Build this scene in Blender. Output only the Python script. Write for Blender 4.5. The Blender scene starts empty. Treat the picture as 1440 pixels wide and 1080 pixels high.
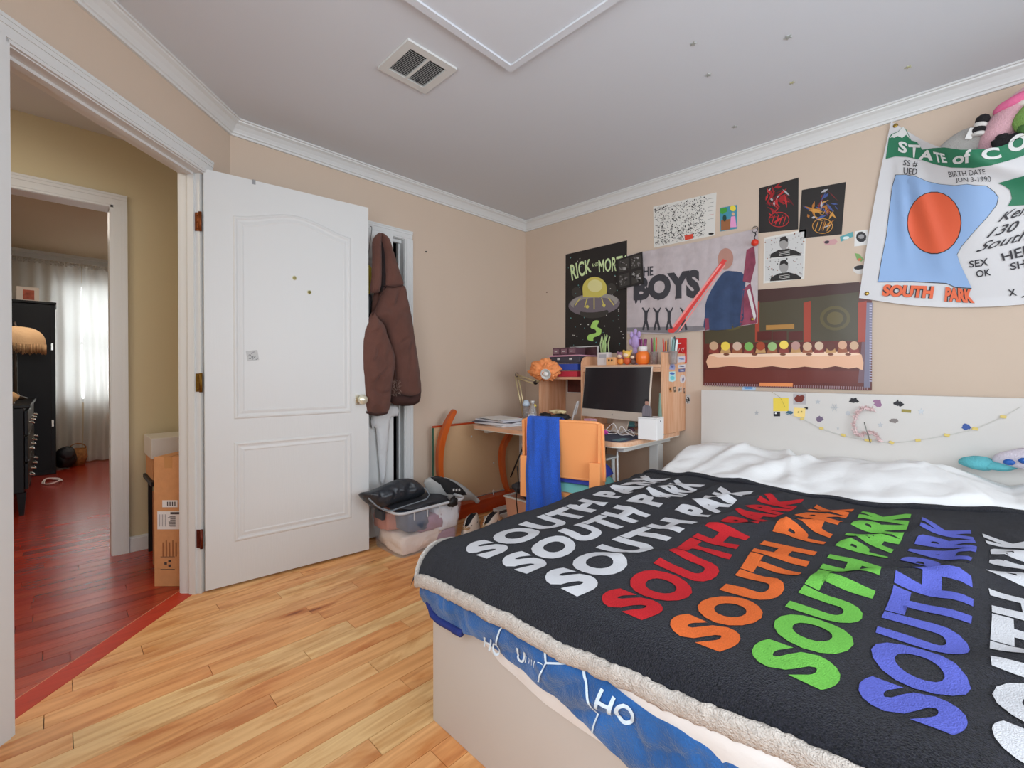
import bpy, bmesh, math, random
import numpy as np
from mathutils import Vector, Matrix, noise
from mathutils.geometry import tessellate_polygon

S = bpy.context.scene
COL = S.collection
rnd = random.Random(7)
PI = math.pi

# ------------------------------------------------------------------ camera, light, exposure
HC = 1.065            # camera height
AZ = math.radians(44.5)
FWD = Vector((math.cos(AZ), math.sin(AZ), 0))
RGT = Vector((math.sin(AZ), -math.cos(AZ), 0))
TH = math.radians(0.4)
FPX = 630.0
cam_d = bpy.data.cameras.new('camera'); cam = bpy.data.objects.new('camera', cam_d); COL.objects.link(cam)
cam_d.sensor_width = 36; cam_d.lens = FPX/1440*36; cam_d.shift_y = -11.6/1440; cam_d.clip_start = 0.02
CF = FWD*math.cos(TH) + Vector((0, 0, -math.sin(TH)))
CU = RGT.cross(CF)
cam.matrix_world = Matrix(((RGT.x, CU.x, -CF.x, 0), (RGT.y, CU.y, -CF.y, 0), (RGT.z, CU.z, -CF.z, HC), (0, 0, 0, 1)))
S.camera = cam
S.view_settings.view_transform = 'Standard'; S.view_settings.look = 'None'
S.view_settings.gamma = 1; S.view_settings.use_curve_mapping = False
S.view_settings.exposure = 0.0

def ray(px, py):
    return (CF + RGT*((px-720)/FPX) + CU*((528.4-py)/FPX))
def pt(px, py, x=None, y=None, z=None):
    """a point of the photograph put on a real plane of the room"""
    d = ray(px, py); o = Vector((0, 0, HC))
    if x is not None: t = x/d.x
    elif y is not None: t = y/d.y
    else: t = (z-HC)/d.z
    return o + d*t
def flr(px, py): return pt(px, py, z=0.0)

# room measures
XB, YA, ZC = 2.93, 2.711, 2.385          # poster wall, closet wall, ceiling
XL, YN = -0.62, -1.45                    # walls beside and behind the camera
HZ = 2.43                                # hallway ceiling

w = bpy.data.worlds.new('world'); S.world = w; w.use_nodes = True
nt = w.node_tree; bg = nt.nodes['Background']; bg.inputs[0].default_value = (0.86, 0.93, 1.0, 1); bg.inputs[1].default_value = 1.6

def area(name, loc, rot, sx, sy, power, col=(1, 1, 1), spread=180):
    l = bpy.data.lights.new(name, 'AREA'); l.shape = 'RECTANGLE'; l.size = sx; l.size_y = sy
    l.energy = power; l.color = col; l.spread = math.radians(spread)
    o = bpy.data.objects.new(name, l); o.location = loc; o.rotation_euler = rot; COL.objects.link(o); return o
area('window_daylight', (1.0, YN+0.05, 1.45), (math.radians(90), 0, 0), 2.2, 1.3, 35, (0.82, 0.91, 1.0), 150)
area('added_side_fill', (XL+0.05, 0.0, 1.5), (0, math.radians(-90), 0), 1.3, 1.8, 30, (0.82, 0.91, 1.0), 150)  # added fill, lights the headboard and posters from the front
area('hall_light', (-0.9, 2.6, HZ-0.03), (0, 0, 0), 0.4, 0.4, 13, (1.0, 0.88, 0.7))
area('bedroom_light', (0.2, 5.4, 2.4), (0, 0, 0), 1.2, 1.2, 17, (1.0, 0.93, 0.84))
area('bedroom_window_daylight', (0.7, 7.75, 1.4), (math.radians(-90), 0, 0), 1.9, 1.6, 42, (0.95, 0.98, 1.0))

# ------------------------------------------------------------------ materials
def lin(c):
    c = c/255.0
    return c/12.92 if c <= 0.04045 else ((c+0.055)/1.055)**2.4
def LC(rgb, k=1.0): return tuple(min(0.95, lin(v)*k) for v in rgb) + (1,)
MC = {}
def mat(name, rgb, rough=0.6, metal=0.0, k=1.12, bump=0.0, scale=60.0, var=0.0, spec=0.4, sheen=0.0, alpha=1.0, trans=0.0, emit=0.0, stretch=None, vscale=None):
    if name in MC: return MC[name]
    m = bpy.data.materials.new(name); m.use_nodes = True; n = m.node_tree; b = n.nodes['Principled BSDF']
    col = LC(rgb, k)
    b.inputs['Base Color'].default_value = col; b.inputs['Roughness'].default_value = rough
    b.inputs['Metallic'].default_value = metal; b.inputs['Specular IOR Level'].default_value = spec
    if sheen: b.inputs['Sheen Weight'].default_value = sheen
    if alpha < 1: b.inputs['Alpha'].default_value = alpha
    if trans: b.inputs['Transmission Weight'].default_value = trans
    if emit:
        b.inputs['Emission Color'].default_value = col; b.inputs['Emission Strength'].default_value = emit
    if bump or var:
        tc = n.nodes.new('ShaderNodeTexCoord'); mp = n.nodes.new('ShaderNodeMapping')
        n.links.new(tc.outputs['Object'], mp.inputs[0])
        if stretch: mp.inputs['Scale'].default_value = stretch
    if bump:
        t = n.nodes.new('ShaderNodeTexNoise'); t.inputs['Scale'].default_value = scale; t.inputs['Detail'].default_value = 4
        n.links.new(mp.outputs[0], t.inputs['Vector'])
        bp = n.nodes.new('ShaderNodeBump'); bp.inputs['Strength'].default_value = bump; bp.inputs['Distance'].default_value = 0.01
        n.links.new(t.outputs['Fac'], bp.inputs['Height']); n.links.new(bp.outputs[0], b.inputs['Normal'])
    if var:
        t2 = n.nodes.new('ShaderNodeTexNoise'); t2.inputs['Scale'].default_value = vscale or scale*0.3; t2.inputs['Detail'].default_value = 5
        n.links.new(mp.outputs[0], t2.inputs['Vector'])
        r = n.nodes.new('ShaderNodeValToRGB')
        r.color_ramp.elements[0].position = 0.3; r.color_ramp.elements[1].position = 0.7
        r.color_ramp.elements[0].color = tuple(v*(1-var) for v in col[:3])+(1,)
        r.color_ramp.elements[1].color = tuple(min(0.97, v*(1+var)) for v in col[:3])+(1,)
        n.links.new(t2.outputs['Fac'], r.inputs[0]); n.links.new(r.outputs[0], b.inputs['Base Color'])
    MC[name] = m
    return m

def wood(name, cols, rough=0.35, grain=(3.0, 38.0, 38.0), knots=0.5, k=1.12, dark=0.55, randomize=True, coat=0.2, mottle=0.0):
    m = bpy.data.materials.new(name); m.use_nodes = True; n = m.node_tree; b = n.nodes['Principled BSDF']; L = n.links.new
    b.inputs['Roughness'].default_value = rough; b.inputs['Coat Weight'].default_value = coat; b.inputs['Coat Roughness'].default_value = 0.25
    tc = n.nodes.new('ShaderNodeTexCoord'); oi = n.nodes.new('ShaderNodeObjectInfo')
    add = n.nodes.new('ShaderNodeVectorMath'); add.operation = 'MULTIPLY_ADD'
    comb = n.nodes.new('ShaderNodeCombineXYZ')
    for i in range(3): L(oi.outputs['Random'], comb.inputs[i])
    add.inputs[1].default_value = (37.0, 19.0, 11.0) if randomize else (0, 0, 0)
    L(comb.outputs[0], add.inputs[0]); L(tc.outputs['Object'], add.inputs[2])
    mp = n.nodes.new('ShaderNodeMapping'); mp.inputs['Scale'].default_value = grain; L(add.outputs[0], mp.inputs[0])
    g = n.nodes.new('ShaderNodeTexNoise'); g.inputs['Scale'].default_value = 1.0; g.inputs['Detail'].default_value = 7; g.inputs['Distortion'].default_value = 1.3
    L(mp.outputs[0], g.inputs['Vector'])
    base = n.nodes.new('ShaderNodeValToRGB'); base.color_ramp.interpolation = 'LINEAR'
    els = base.color_ramp.elements
    while len(els) < len(cols): els.new(0.5)
    for i, c in enumerate(cols):
        els[i].position = i/(len(cols)-1); els[i].color = LC(c, k)
    L(oi.outputs['Random'], base.inputs[0])
    r = n.nodes.new('ShaderNodeValToRGB'); r.color_ramp.elements[0].position = 0.28; r.color_ramp.elements[1].position = 0.62
    d = dark
    r.color_ramp.elements[0].color = (d+0.12, d*0.85, d*0.62, 1); r.color_ramp.elements[1].color = (1.05, 1.03, 1.0, 1)
    L(g.outputs['Fac'], r.inputs[0])
    mx = n.nodes.new('ShaderNodeMix'); mx.data_type = 'RGBA'; mx.blend_type = 'MULTIPLY'; mx.inputs[0].default_value = 0.85
    L(base.outputs[0], mx.inputs[6]); L(r.outputs[0], mx.inputs[7])
    out = mx.outputs[2]
    if mottle:
        mp3 = n.nodes.new('ShaderNodeMapping'); mp3.inputs['Scale'].default_value = (2.4, 9.0, 9.0); L(add.outputs[0], mp3.inputs[0])
        g3 = n.nodes.new('ShaderNodeTexNoise'); g3.inputs['Scale'].default_value = 1.0; g3.inputs['Detail'].default_value = 5; g3.inputs['Distortion'].default_value = 2.0; L(mp3.outputs[0], g3.inputs['Vector'])
        r3 = n.nodes.new('ShaderNodeValToRGB'); r3.color_ramp.elements[0].position = 0.50; r3.color_ramp.elements[1].position = 0.72
        r3.color_ramp.elements[0].color = (1, 1, 1, 1); r3.color_ramp.elements[1].color = (0.76, 0.50, 0.28, 1); L(g3.outputs['Fac'], r3.inputs[0])
        m3 = n.nodes.new('ShaderNodeMix'); m3.data_type = 'RGBA'; m3.blend_type = 'MULTIPLY'; m3.inputs[0].default_value = mottle
        L(out, m3.inputs[6]); L(r3.outputs[0], m3.inputs[7]); out = m3.outputs[2]
    if knots:
        mp2 = n.nodes.new('ShaderNodeMapping'); mp2.inputs['Scale'].default_value = (1.3, 7.0, 7.0); L(add.outputs[0], mp2.inputs[0])
        ds = n.nodes.new('ShaderNodeTexNoise'); ds.inputs['Scale'].default_value = 2.2; ds.inputs['Detail'].default_value = 3
        L(mp2.outputs[0], ds.inputs['Vector'])
        v = n.nodes.new('ShaderNodeMix'); v.data_type = 'VECTOR'; v.inputs[0].default_value = 0.25
        L(mp2.outputs[0], v.inputs[4]); L(ds.outputs['Color'], v.inputs[5])
        vo = n.nodes.new('ShaderNodeTexVoronoi'); vo.inputs['Scale'].default_value = 1.6; L(v.outputs[1], vo.inputs['Vector'])
        r2 = n.nodes.new('ShaderNodeValToRGB'); r2.color_ramp.elements[0].position = 0.04; r2.color_ramp.elements[1].position = 0.24
        r2.color_ramp.elements[0].color = (0.32, 0.16, 0.07, 1); r2.color_ramp.elements[1].color = (1, 1, 1, 1)
        e = r2.color_ramp.elements.new(0.10); e.color = (0.72, 0.5, 0.33, 1)
        L(vo.outputs['Distance'], r2.inputs[0])
        m2 = n.nodes.new('ShaderNodeMix'); m2.data_type = 'RGBA'; m2.blend_type = 'MULTIPLY'; m2.inputs[0].default_value = knots
        L(out, m2.inputs[6]); L(r2.outputs[0], m2.inputs[7]); out = m2.outputs[2]
    L(out, b.inputs['Base Color'])
    bp = n.nodes.new('ShaderNodeBump'); bp.inputs['Strength'].default_value = 0.05; bp.inputs['Distance'].default_value = 0.003
    L(g.outputs['Fac'], bp.inputs['Height']); L(bp.outputs[0], b.inputs['Normal'])
    MC[name] = m
    return m

WHITE = mat('white_gloss_paint', (210, 210, 208), 0.38, bump=0.02, scale=40)
WALLM = mat('tan_wall_paint', (200, 180, 161), 0.75, bump=0.05, scale=220, var=0.015, vscale=1.5)
CEIL = mat('ceiling_paint', (203, 205, 209), 0.85, bump=0.04, scale=260)
HALLM = mat('khaki_hall_paint', (198, 184, 150), 0.75, bump=0.04, scale=220)
BLACK = mat('black', (28, 27, 28), 0.5)
DARK = mat('dark_grey', (52, 52, 56), 0.6)
YOAK = wood('honey_plank_wood', [(234, 180, 122), (226, 166, 108), (238, 194, 138), (232, 172, 112), (220, 156, 98), (236, 184, 130)], knots=1.0, dark=0.62, rough=0.45, coat=0.06, grain=(2.2, 24.0, 24.0), mottle=0.9, k=1.22)
RED = wood('cherry_plank_wood', [(158, 44, 24), (172, 52, 28), (142, 36, 20), (180, 64, 36)], rough=0.25, knots=0.15, dark=0.5, coat=0.4)
REDT = wood('cherry_threshold_wood', [(190, 54, 26), (190, 54, 26)], rough=0.5, knots=0.1, dark=0.7, coat=0.05)
BEECH = wood('pale_beech_wood', [(222, 182, 152), (222, 182, 152)], rough=0.45, grain=(30, 3, 30), knots=0.1, dark=0.75, randomize=False)
BEECHV = wood('beech_panel_wood', [(222, 176, 142), (222, 176, 142)], rough=0.45, grain=(30, 30, 2.5), knots=0.15, dark=0.72, randomize=False)
OWOOD = wood('orange_stained_wood', [(196, 92, 34), (196, 92, 34)], rough=0.3, grain=(20, 20, 3), knots=0.0, dark=0.7, randomize=False)
RWOOD = wood('red_stained_wood', [(178, 66, 28), (178, 66, 28)], rough=0.3, grain=(3, 20, 20), knots=0.0, dark=0.65, randomize=False)

# ------------------------------------------------------------------ object helpers
FR = {}
def setp(o, label=None, cat=None, group=None, kind=None):
    if label: o['label'] = label
    if cat: o['category'] = cat
    if group: o['group'] = group
    if kind: o['kind'] = kind
    return o
def empty(name, loc=(0, 0, 0), rz=0.0, label=None, cat=None, group=None, kind=None, parent=None):
    o = bpy.data.objects.new(name, None); o.empty_display_size = 0.05; COL.objects.link(o)
    o.location = loc; o.rotation_euler = (0, 0, rz)
    FR[o.name] = Matrix.Translation(Vector(loc)) @ Matrix.Rotation(rz, 4, 'Z')
    return setp(o, label, cat, group, kind)

class MB:
    """collects shapes, becomes one mesh object"""
    def __init__(s): s.v = []; s.f = []; s.m = []; s.mats = []; s.sm = []
    def mi(s, m):
        if m not in s.mats: s.mats.append(m)
        return s.mats.index(m)
    def add(s, vs, fs, m=None, smooth=False):
        b = len(s.v); s.v += [tuple(v) for v in vs]; i = s.mi(m)
        for f in fs: s.f.append(tuple(b+k for k in f)); s.m.append(i); s.sm.append(smooth)
        return s
    def box(s, a, b, m=None, bev=0.0):
        x0, y0, z0 = a; x1, y1, z1 = b
        if x0 > x1: x0, x1 = x1, x0
        if y0 > y1: y0, y1 = y1, y0
        if z0 > z1: z0, z1 = z1, z0
        if bev <= 0 or min(x1-x0, y1-y0, z1-z0) < 2.2*bev:
            vs = [(x, y, z) for z in (z0, z1) for y in (y0, y1) for x in (x0, x1)]
            fs = [(0, 2, 3, 1), (4, 5, 7, 6), (0, 1, 5, 4), (2, 6, 7, 3), (0, 4, 6, 2), (1, 3, 7, 5)]
            return s.add(vs, fs, m)
        bm = bmesh.new(); bmesh.ops.create_cube(bm, size=1)
        for v in bm.verts: v.co = Vector(((x0+x1)/2+v.co.x*(x1-x0), (y0+y1)/2+v.co.y*(y1-y0), (z0+z1)/2+v.co.z*(z1-z0)))
        bmesh.ops.bevel(bm, geom=bm.edges[:], offset=bev, segments=2, affect='EDGES', profile=0.6)
        return s.bm(bm, m)
    def obox(s, c, sz, rz, m=None, bev=0.0, M=None):
        t = MB(); t.box((-sz[0]/2, -sz[1]/2, -sz[2]/2), (sz[0]/2, sz[1]/2, sz[2]/2), m, bev)
        T = Matrix.Translation(Vector(c)) @ (M if M is not None else Matrix.Rotation(rz, 4, 'Z'))
        return s.merge(t, T)
    def bm(s, bm, m=None, smooth=False):
        bm.verts.ensure_lookup_table()
        for i, v in enumerate(bm.verts): v.index = i
        s.add([v.co[:] for v in bm.verts], [[v.index for v in f.verts] for f in bm.faces], m, smooth); bm.free(); return s
    def merge(s, t, M=None):
        b = len(s.v)
        s.v += [tuple(M @ Vector(v)) if M is not None else v for v in t.v]
        mm = [s.mi(x) for x in t.mats]
        for f, i, sm in zip(t.f, t.m, t.sm): s.f.append(tuple(b+k for k in f)); s.m.append(mm[i]); s.sm.append(sm)
        return s
    def lathe(s, prof, c=(0, 0, 0), m=None, n=20, M=None, smooth=True):
        vs = []; fs = []; k = len(prof)
        for r, z in prof:
            for i in range(n):
                a = 2*PI*i/n; vs.append(Vector((r*math.cos(a), r*math.sin(a), z)))
        for j in range(k-1):
            for i in range(n):
                fs.append((j*n+i, j*n+(i+1) % n, (j+1)*n+(i+1) % n, (j+1)*n+i))
        if prof[0][0] > 1e-6: fs.append(tuple(range(n))[::-1])
        if prof[-1][0] > 1e-6: fs.append(tuple((k-1)*n+i for i in range(n)))
        T = Matrix.Translation(Vector(c)) @ (M if M is not None else Matrix.Identity(4))
        return s.add([T @ v for v in vs], fs, m, smooth)
    def tube(s, pts, r, m=None, n=8, closed=False, smooth=True):
        P = [Vector(p) for p in pts]; R = r if isinstance(r, (list, tuple)) else [r]*len(P)
        vs = []; fs = []; up = None
        for i, p in enumerate(P):
            a = P[i-1] if i > 0 else (P[-1] if closed else P[0]); b = P[(i+1) % len(P)] if (i < len(P)-1 or closed) else P[-1]
            t = (b-a).normalized() if (b-a).length > 1e-9 else Vector((0, 0, 1))
            if up is None: up = t.orthogonal().normalized()
            up = (up - t*up.dot(t)); up = up.normalized() if up.length > 1e-6 else t.orthogonal().normalized()
            q = t.cross(up)
            for j in range(n):
                an = 2*PI*j/n; vs.append(p + (up*math.cos(an)+q*math.sin(an))*R[i])
        K = len(P)
        for i in range(K if closed else K-1):
            for j in range(n):
                i2 = (i+1) % K
                fs.append((i*n+j, i*n+(j+1) % n, i2*n+(j+1) % n, i2*n+j))
        if not closed: fs += [tuple(range(n))[::-1], tuple((K-1)*n+j for j in range(n))]
        return s.add(vs, fs, m, smooth)
    def prism(s, poly, z0, z1, m=None, M=None):
        n = len(poly); T = M if M is not None else Matrix.Identity(4)
        vs = [T @ Vector((p[0], p[1], z0)) for p in poly] + [T @ Vector((p[0], p[1], z1)) for p in poly]
        fs = [tuple(range(n))[::-1], tuple(range(n, 2*n))] + [(i, (i+1) % n, n+(i+1) % n, n+i) for i in range(n)]
        return s.add(vs, fs, m)
    def grid(s, fn, nu, nv, m=None, smooth=True, flip=False):
        vs = [fn(i/nu, j/nv) for j in range(nv+1) for i in range(nu+1)]
        fs = []
        for j in range(nv):
            for i in range(nu):
                a = j*(nu+1)+i; q = (a, a+1, a+nu+2, a+nu+1); fs.append(q[::-1] if flip else q)
        return s.add(vs, fs, m, smooth)
    def blob(s, c, r, m=None, M=None, sub=3, nz=0.0, nf=6.0, seed=0):
        bm = bmesh.new(); bmesh.ops.create_icosphere(bm, subdivisions=sub, radius=1)
        for v in bm.verts:
            k = 1 + (nz*noise.noise(v.co*nf*0.3+Vector((seed, seed*2, 0))) if nz else 0)
            v.co = Vector((v.co.x*r[0]*k, v.co.y*r[1]*k, v.co.z*r[2]*k))
        T = Matrix.Translation(Vector(c)) @ (M if M is not None else Matrix.Identity(4))
        bm.transform(T)
        return s.bm(bm, m, True)
    def build(s, name, parent=None, world=False, label=None, cat=None, group=None, kind=None, origin=True, fixn=False):
        if parent is not None:
            F = FR[parent.name]
            if world:
                I = F.inverted(); s.v = [tuple(I @ Vector(v)) for v in s.v]
            off = Vector((0, 0, 0))
        else:
            F = Matrix.Identity(4); off = Vector((0, 0, 0))
            if origin and s.v:
                a = np.array(s.v); off = Vector((float((a[:, 0].min()+a[:, 0].max())/2), float((a[:, 1].min()+a[:, 1].max())/2), float(a[:, 2].min())))
                s.v = [(v[0]-off.x, v[1]-off.y, v[2]-off.z) for v in s.v]; F = Matrix.Translation(off)
        me = bpy.data.meshes.new(name); me.from_pydata(s.v, [], s.f)
        for m in s.mats:
            me.materials.append(m if m is not None else WHITE)
        me.polygons.foreach_set('material_index', s.m); me.polygons.foreach_set('use_smooth', s.sm)
        me.update()
        bm = bmesh.new(); bm.from_mesh(me)
        if fixn: bmesh.ops.recalc_face_normals(bm, faces=bm.faces)
        bm.to_mesh(me); bm.free()
        o = bpy.data.objects.new(name, me); COL.objects.link(o)
        if parent is not None: o.parent = parent
        else: o.location = off
        FR[o.name] = F
        return setp(o, label, cat, group, kind)

def kids(o): return [c for c in bpy.data.objects if c.parent == o]
def copy_tree(o, parent=None):
    c = o.copy(); COL.objects.link(c); c.parent = parent
    for ch in kids(o):
        if ch is not c: copy_tree(ch, c)
    return c

# ---- lettering as flat shapes
TC = {}
def text2d(s, bold=0.0, shear=0.0, spacing=1.0):
    key = (s, bold, shear, spacing)
    if key in TC: return TC[key]
    cu = bpy.data.curves.new('t', 'FONT'); cu.body = s; cu.size = 1; cu.offset = bold; cu.shear = shear; cu.space_character = spacing
    cu.resolution_u = 4; cu.fill_mode = 'FRONT'
    o = bpy.data.objects.new('t', cu); COL.objects.link(o)
    dg = bpy.context.evaluated_depsgraph_get(); dg.update()
    me = bpy.data.meshes.new_from_object(o.evaluated_get(dg))
    vs = [(v.co.x, v.co.y) for v in me.vertices]; fs = [tuple(p.vertices) for p in me.polygons]
    bpy.data.objects.remove(o); bpy.data.curves.remove(cu); bpy.data.meshes.remove(me)
    TC[key] = (vs, fs); return vs, fs
def unit_text(s, bold=0.0, shear=0.0, spacing=1.0):
    vs, fs = text2d(s, bold, shear, spacing)
    xs = [v[0] for v in vs]; ys = [v[1] for v in vs]; a, b, c, d = min(xs), max(xs), min(ys), max(ys)
    return [((x-a)/(b-a), (y-c)/(d-c)) for x, y in vs], fs
def slice2d(vs, fs, step, box=None):
    """cut flat faces along a grid so they can follow a curved surface"""
    bm = bmesh.new(); V = [bm.verts.new((x, y, 0)) for x, y in vs]
    for f in fs:
        try: bm.faces.new([V[i] for i in f])
        except ValueError: pass
    bm.normal_update(); bmesh.ops.triangulate(bm, faces=bm.faces[:])
    xs = [v[0] for v in vs]; ys = [v[1] for v in vs]
    for ax, lo, hi in ((0, min(xs), max(xs)), (1, min(ys), max(ys))):
        k = math.floor(lo/step)*step+step
        while k < hi:
            co = (k, 0, 0) if ax == 0 else (0, k, 0); no = (1, 0, 0) if ax == 0 else (0, 1, 0)
            bmesh.ops.bisect_plane(bm, geom=bm.verts[:]+bm.edges[:]+bm.faces[:], plane_co=co, plane_no=no, dist=1e-6)
            k += step
    bm.verts.ensure_lookup_table()
    for i, v in enumerate(bm.verts): v.index = i
    r = [(v.co.x, v.co.y) for v in bm.verts], [tuple(v.index for v in f.verts) for f in bm.faces]
    bm.free(); return r
def bil(q, u, v):   # q = tl,tr,br,bl ; v up
    a = (q[3][0]*(1-u)+q[2][0]*u, q[3][1]*(1-u)+q[2][1]*u); b = (q[0][0]*(1-u)+q[1][0]*u, q[0][1]*(1-u)+q[1][1]*u)
    return (a[0]*(1-v)+b[0]*v, a[1]*(1-v)+b[1]*v)
def smooth_poly(P, n=4, closed=True):
    out = []; K = len(P)
    for i in range(K if closed else K-1):
        p0, p1, p2, p3 = (P[(i+k) % K] if closed else P[max(0, min(K-1, i+k))] for k in (-1, 0, 1, 2))
        for j in range(n):
            t = j/n
            out.append(tuple(0.5*((2*p1[c])+(-p0[c]+p2[c])*t+(2*p0[c]-5*p1[c]+4*p2[c]-p3[c])*t*t+(-p0[c]+3*p1[c]-3*p2[c]+p3[c])*t**3) for c in range(len(p1))))
    if not closed: out.append(P[-1])
    return out
def catm(P, t):
    """smooth curve through P at t in 0..1"""
    K = len(P)-1; f = min(max(t, 0), 1)*K; i = min(int(f), K-1); t = f-i
    p0, p1, p2, p3 = P[max(i-1, 0)], P[i], P[i+1], P[min(i+2, K)]
    return Vector([0.5*((2*p1[c])+(-p0[c]+p2[c])*t+(2*p0[c]-5*p1[c]+4*p2[c]-p3[c])*t*t+(-p0[c]+3*p1[c]-3*p2[c]+p3[c])*t**3) for c in range(len(p1))])

class Plane:
    """flat print on a wall plane; shapes given where they stand in the photograph"""
    def __init__(s, mapf, nrm): s.map = mapf; s.n = Vector(nrm)
    def pts(s, P, lift): return [s.map(*p)+s.n*lift for p in P]
    def poly(s, mb, P, m, lift=0.001): P3 = s.pts(P, lift); mb.add(P3, [tuple(range(len(P)))], m)
    def text(s, mb, t, q, m, lift=0.0016, **k):
        vs, fs = unit_text(t, **k)
        mb.add(s.pts([bil(q, x, y) for x, y in vs], lift), fs, m)
    def disc(s, mb, c, r, m, lift=0.0014, n=14, r2=None):
        s.poly(mb, [(c[0]+r*math.cos(2*PI*i/n), c[1]+(r2 or r)*math.sin(2*PI*i/n)) for i in range(n)], m, lift)
    def line(s, mb, P, wd, m, lift=0.0016):
        for a, b in zip(P[:-1], P[1:]):
            d = Vector((b[0]-a[0], b[1]-a[1])); 
            if d.length < 1e-6: continue
            d.normalize(); q = (-d.y*wd/2, d.x*wd/2)
            s.poly(mb, [(a[0]+q[0], a[1]+q[1]), (b[0]+q[0], b[1]+q[1]), (b[0]-q[0], b[1]-q[1]), (a[0]-q[0], a[1]-q[1])], m, lift)
    def sheet(s, mb, P, m, th=0.0012):
        a = s.pts(P, 0.0002); b = s.pts(P, th); n = len(P)
        mb.add(a+b, [tuple(range(n))[::-1], tuple(range(n, 2*n))]+[(i, (i+1) % n, n+(i+1) % n, n+i) for i in range(n)], m)
def wallB(off=0.0): return Plane(lambda px, py: pt(px, py, x=XB-off), (-1, 0, 0))

def inside_dist(poly):
    A = np.array(poly); B = np.roll(A, -1, axis=0); D = B-A; LL = (D**2).sum(1)+1e-12
    def f(p):
        P = np.array(p); t = np.clip(((P-A)*D).sum(1)/LL, 0, 1); Q = A+D*t[:, None]
        return float(np.sqrt(((P-Q)**2).sum(1)).min())
    return f
def inflate(mb, poly, mapf, nrm, thick, m, step=0.015, r=None, back=0.6, wr=0.0, wf=20.0, seed=0, folds=None, flatback=False):
    """cushion-like solid from an outline (metres u,v); mapf(u,v) -> point on its mid plane"""
    poly = [tuple(p) for p in poly]
    vs, fs = slice2d(poly, [tuple(range(len(poly)))], step)
    df = inside_dist(poly); r = r or thick*1.4; n = Vector(nrm); fr = []; bk = []
    for u, v in vs:
        d = df((u, v)); e = min(d/r, 1); h = thick*math.sqrt(max(0, 1-(1-e)**2))
        p = mapf(u, v); w_ = 0
        if wr: w_ = wr*e*(noise.noise(Vector((u*wf+seed, v*wf*0.6, seed)))+0.5*noise.noise(Vector((u*wf*2.3, v*wf*1.7+seed, 3))))
        if folds: w_ += folds(u, v)*e
        fr.append(p+n*(h+w_)); bk.append(p-n*(h*back))
    K = len(vs)
    mb.add(fr, fs, m, True); mb.add(bk, [f[::-1] for f in fs], m, True)
    return mb
# ------------------------------------------------------------------ the setting
R45 = Matrix.Rotation(PI/4, 4, 'Z')      # local x runs along the doorway wall, local y away from the room
def D2(t, n): return ((t-n)/math.sqrt(2), (t+n)/math.sqrt(2))
def struct(mb, name, **k): return mb.build(name, kind='structure', **k)
T0, T1 = 1.327, 2.165                    # doorway opening along the slanted wall
N0, N1 = 1.46, 1.575

def clip(poly, a, b, c):                 # keep a*x+b*y<=c
    out = []
    for i in range(len(poly)):
        p, q = poly[i], poly[(i+1) % len(poly)]
        dp, dq = a*p[0]+b*p[1]-c, a*q[0]+b*q[1]-c
        if dp <= 0: out.append(p)
        if (dp < 0 < dq) or (dq < 0 < dp):
            t = dp/(dp-dq); out.append((p[0]+(q[0]-p[0])*t, p[1]+(q[1]-p[1])*t))
    return out
r2 = 1/math.sqrt(2)
def planks(base, x0, x1, y0, y1, w_, m, clips, seed, lo=0.5, hi=1.25, stuff=False, gap=0.0009):
    R = random.Random(seed); y = y0; mbs = MB()
    while y < y1-0.001:
        x = x0 - R.random()*0.7
        while x < x1:
            l = R.uniform(lo, hi)
            P = [(max(x, x0)+gap, y+gap), (min(x+l, x1)-gap, y+gap), (min(x+l, x1)-gap, min(y+w_, y1)-gap), (max(x, x0)+gap, min(y+w_, y1)-gap)]
            x += l
            if P[1][0]-P[0][0] < 0.03: continue
            for c in clips:
                if P: P = clip(P, *c)
            if len(P) < 3: continue
            if stuff: mbs.prism(P, -0.012, 0, m)
            else: MB().prism(P, -0.012, 0, m).build('plank', parent=base)
        y += w_
    if stuff: mbs.build('far_planks', parent=base, kind='stuff')
JOINT = mat('floor_joint', (74, 44, 26), 0.8)
fl = empty('floor', kind='structure')
MB().box((XL-0.2, YN-0.2, -0.06), (XB+0.1, YA+0.1, -0.013), JOINT).build('subfloor', parent=fl)
planks(fl, XL, XB, YN, YA+0.08, 0.0805, YOAK, [(-r2, r2, 1.515)], 11)
fh = empty('floor_hall', kind='structure')
MB().box((-1.7, YA+0.1, -0.06), (1.4, 7.6, -0.013), JOINT).box((XL-1.2, 1.3, -0.06), (XL-0.2, YA+0.1, -0.013), JOINT).build('subfloor', parent=fh)
planks(fh, -1.3, 0.9, 1.75, 4.73, 0.0805, RED, [(r2, -r2, -1.605)], 5, 0.5, 1.5)
planks(fh, -1.3, 1.4, 4.73, 7.55, 0.0805, RED, [], 6, 0.6, 1.5, stuff=True)
tb = MB(); t_ = MB().box((T0-0.02, 1.516, -0.012), (T1+0.06, 1.602, 0.001), REDT); tb.merge(t_, R45)
t_ = MB().box((T0-0.02, 1.6025, -0.004), (T1+0.06, 1.6045, 0.0012), mat('joint_filler', (226, 170, 130), 0.6)); tb.merge(t_, R45)
struct(tb, 'trim_threshold', origin=False)

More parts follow.
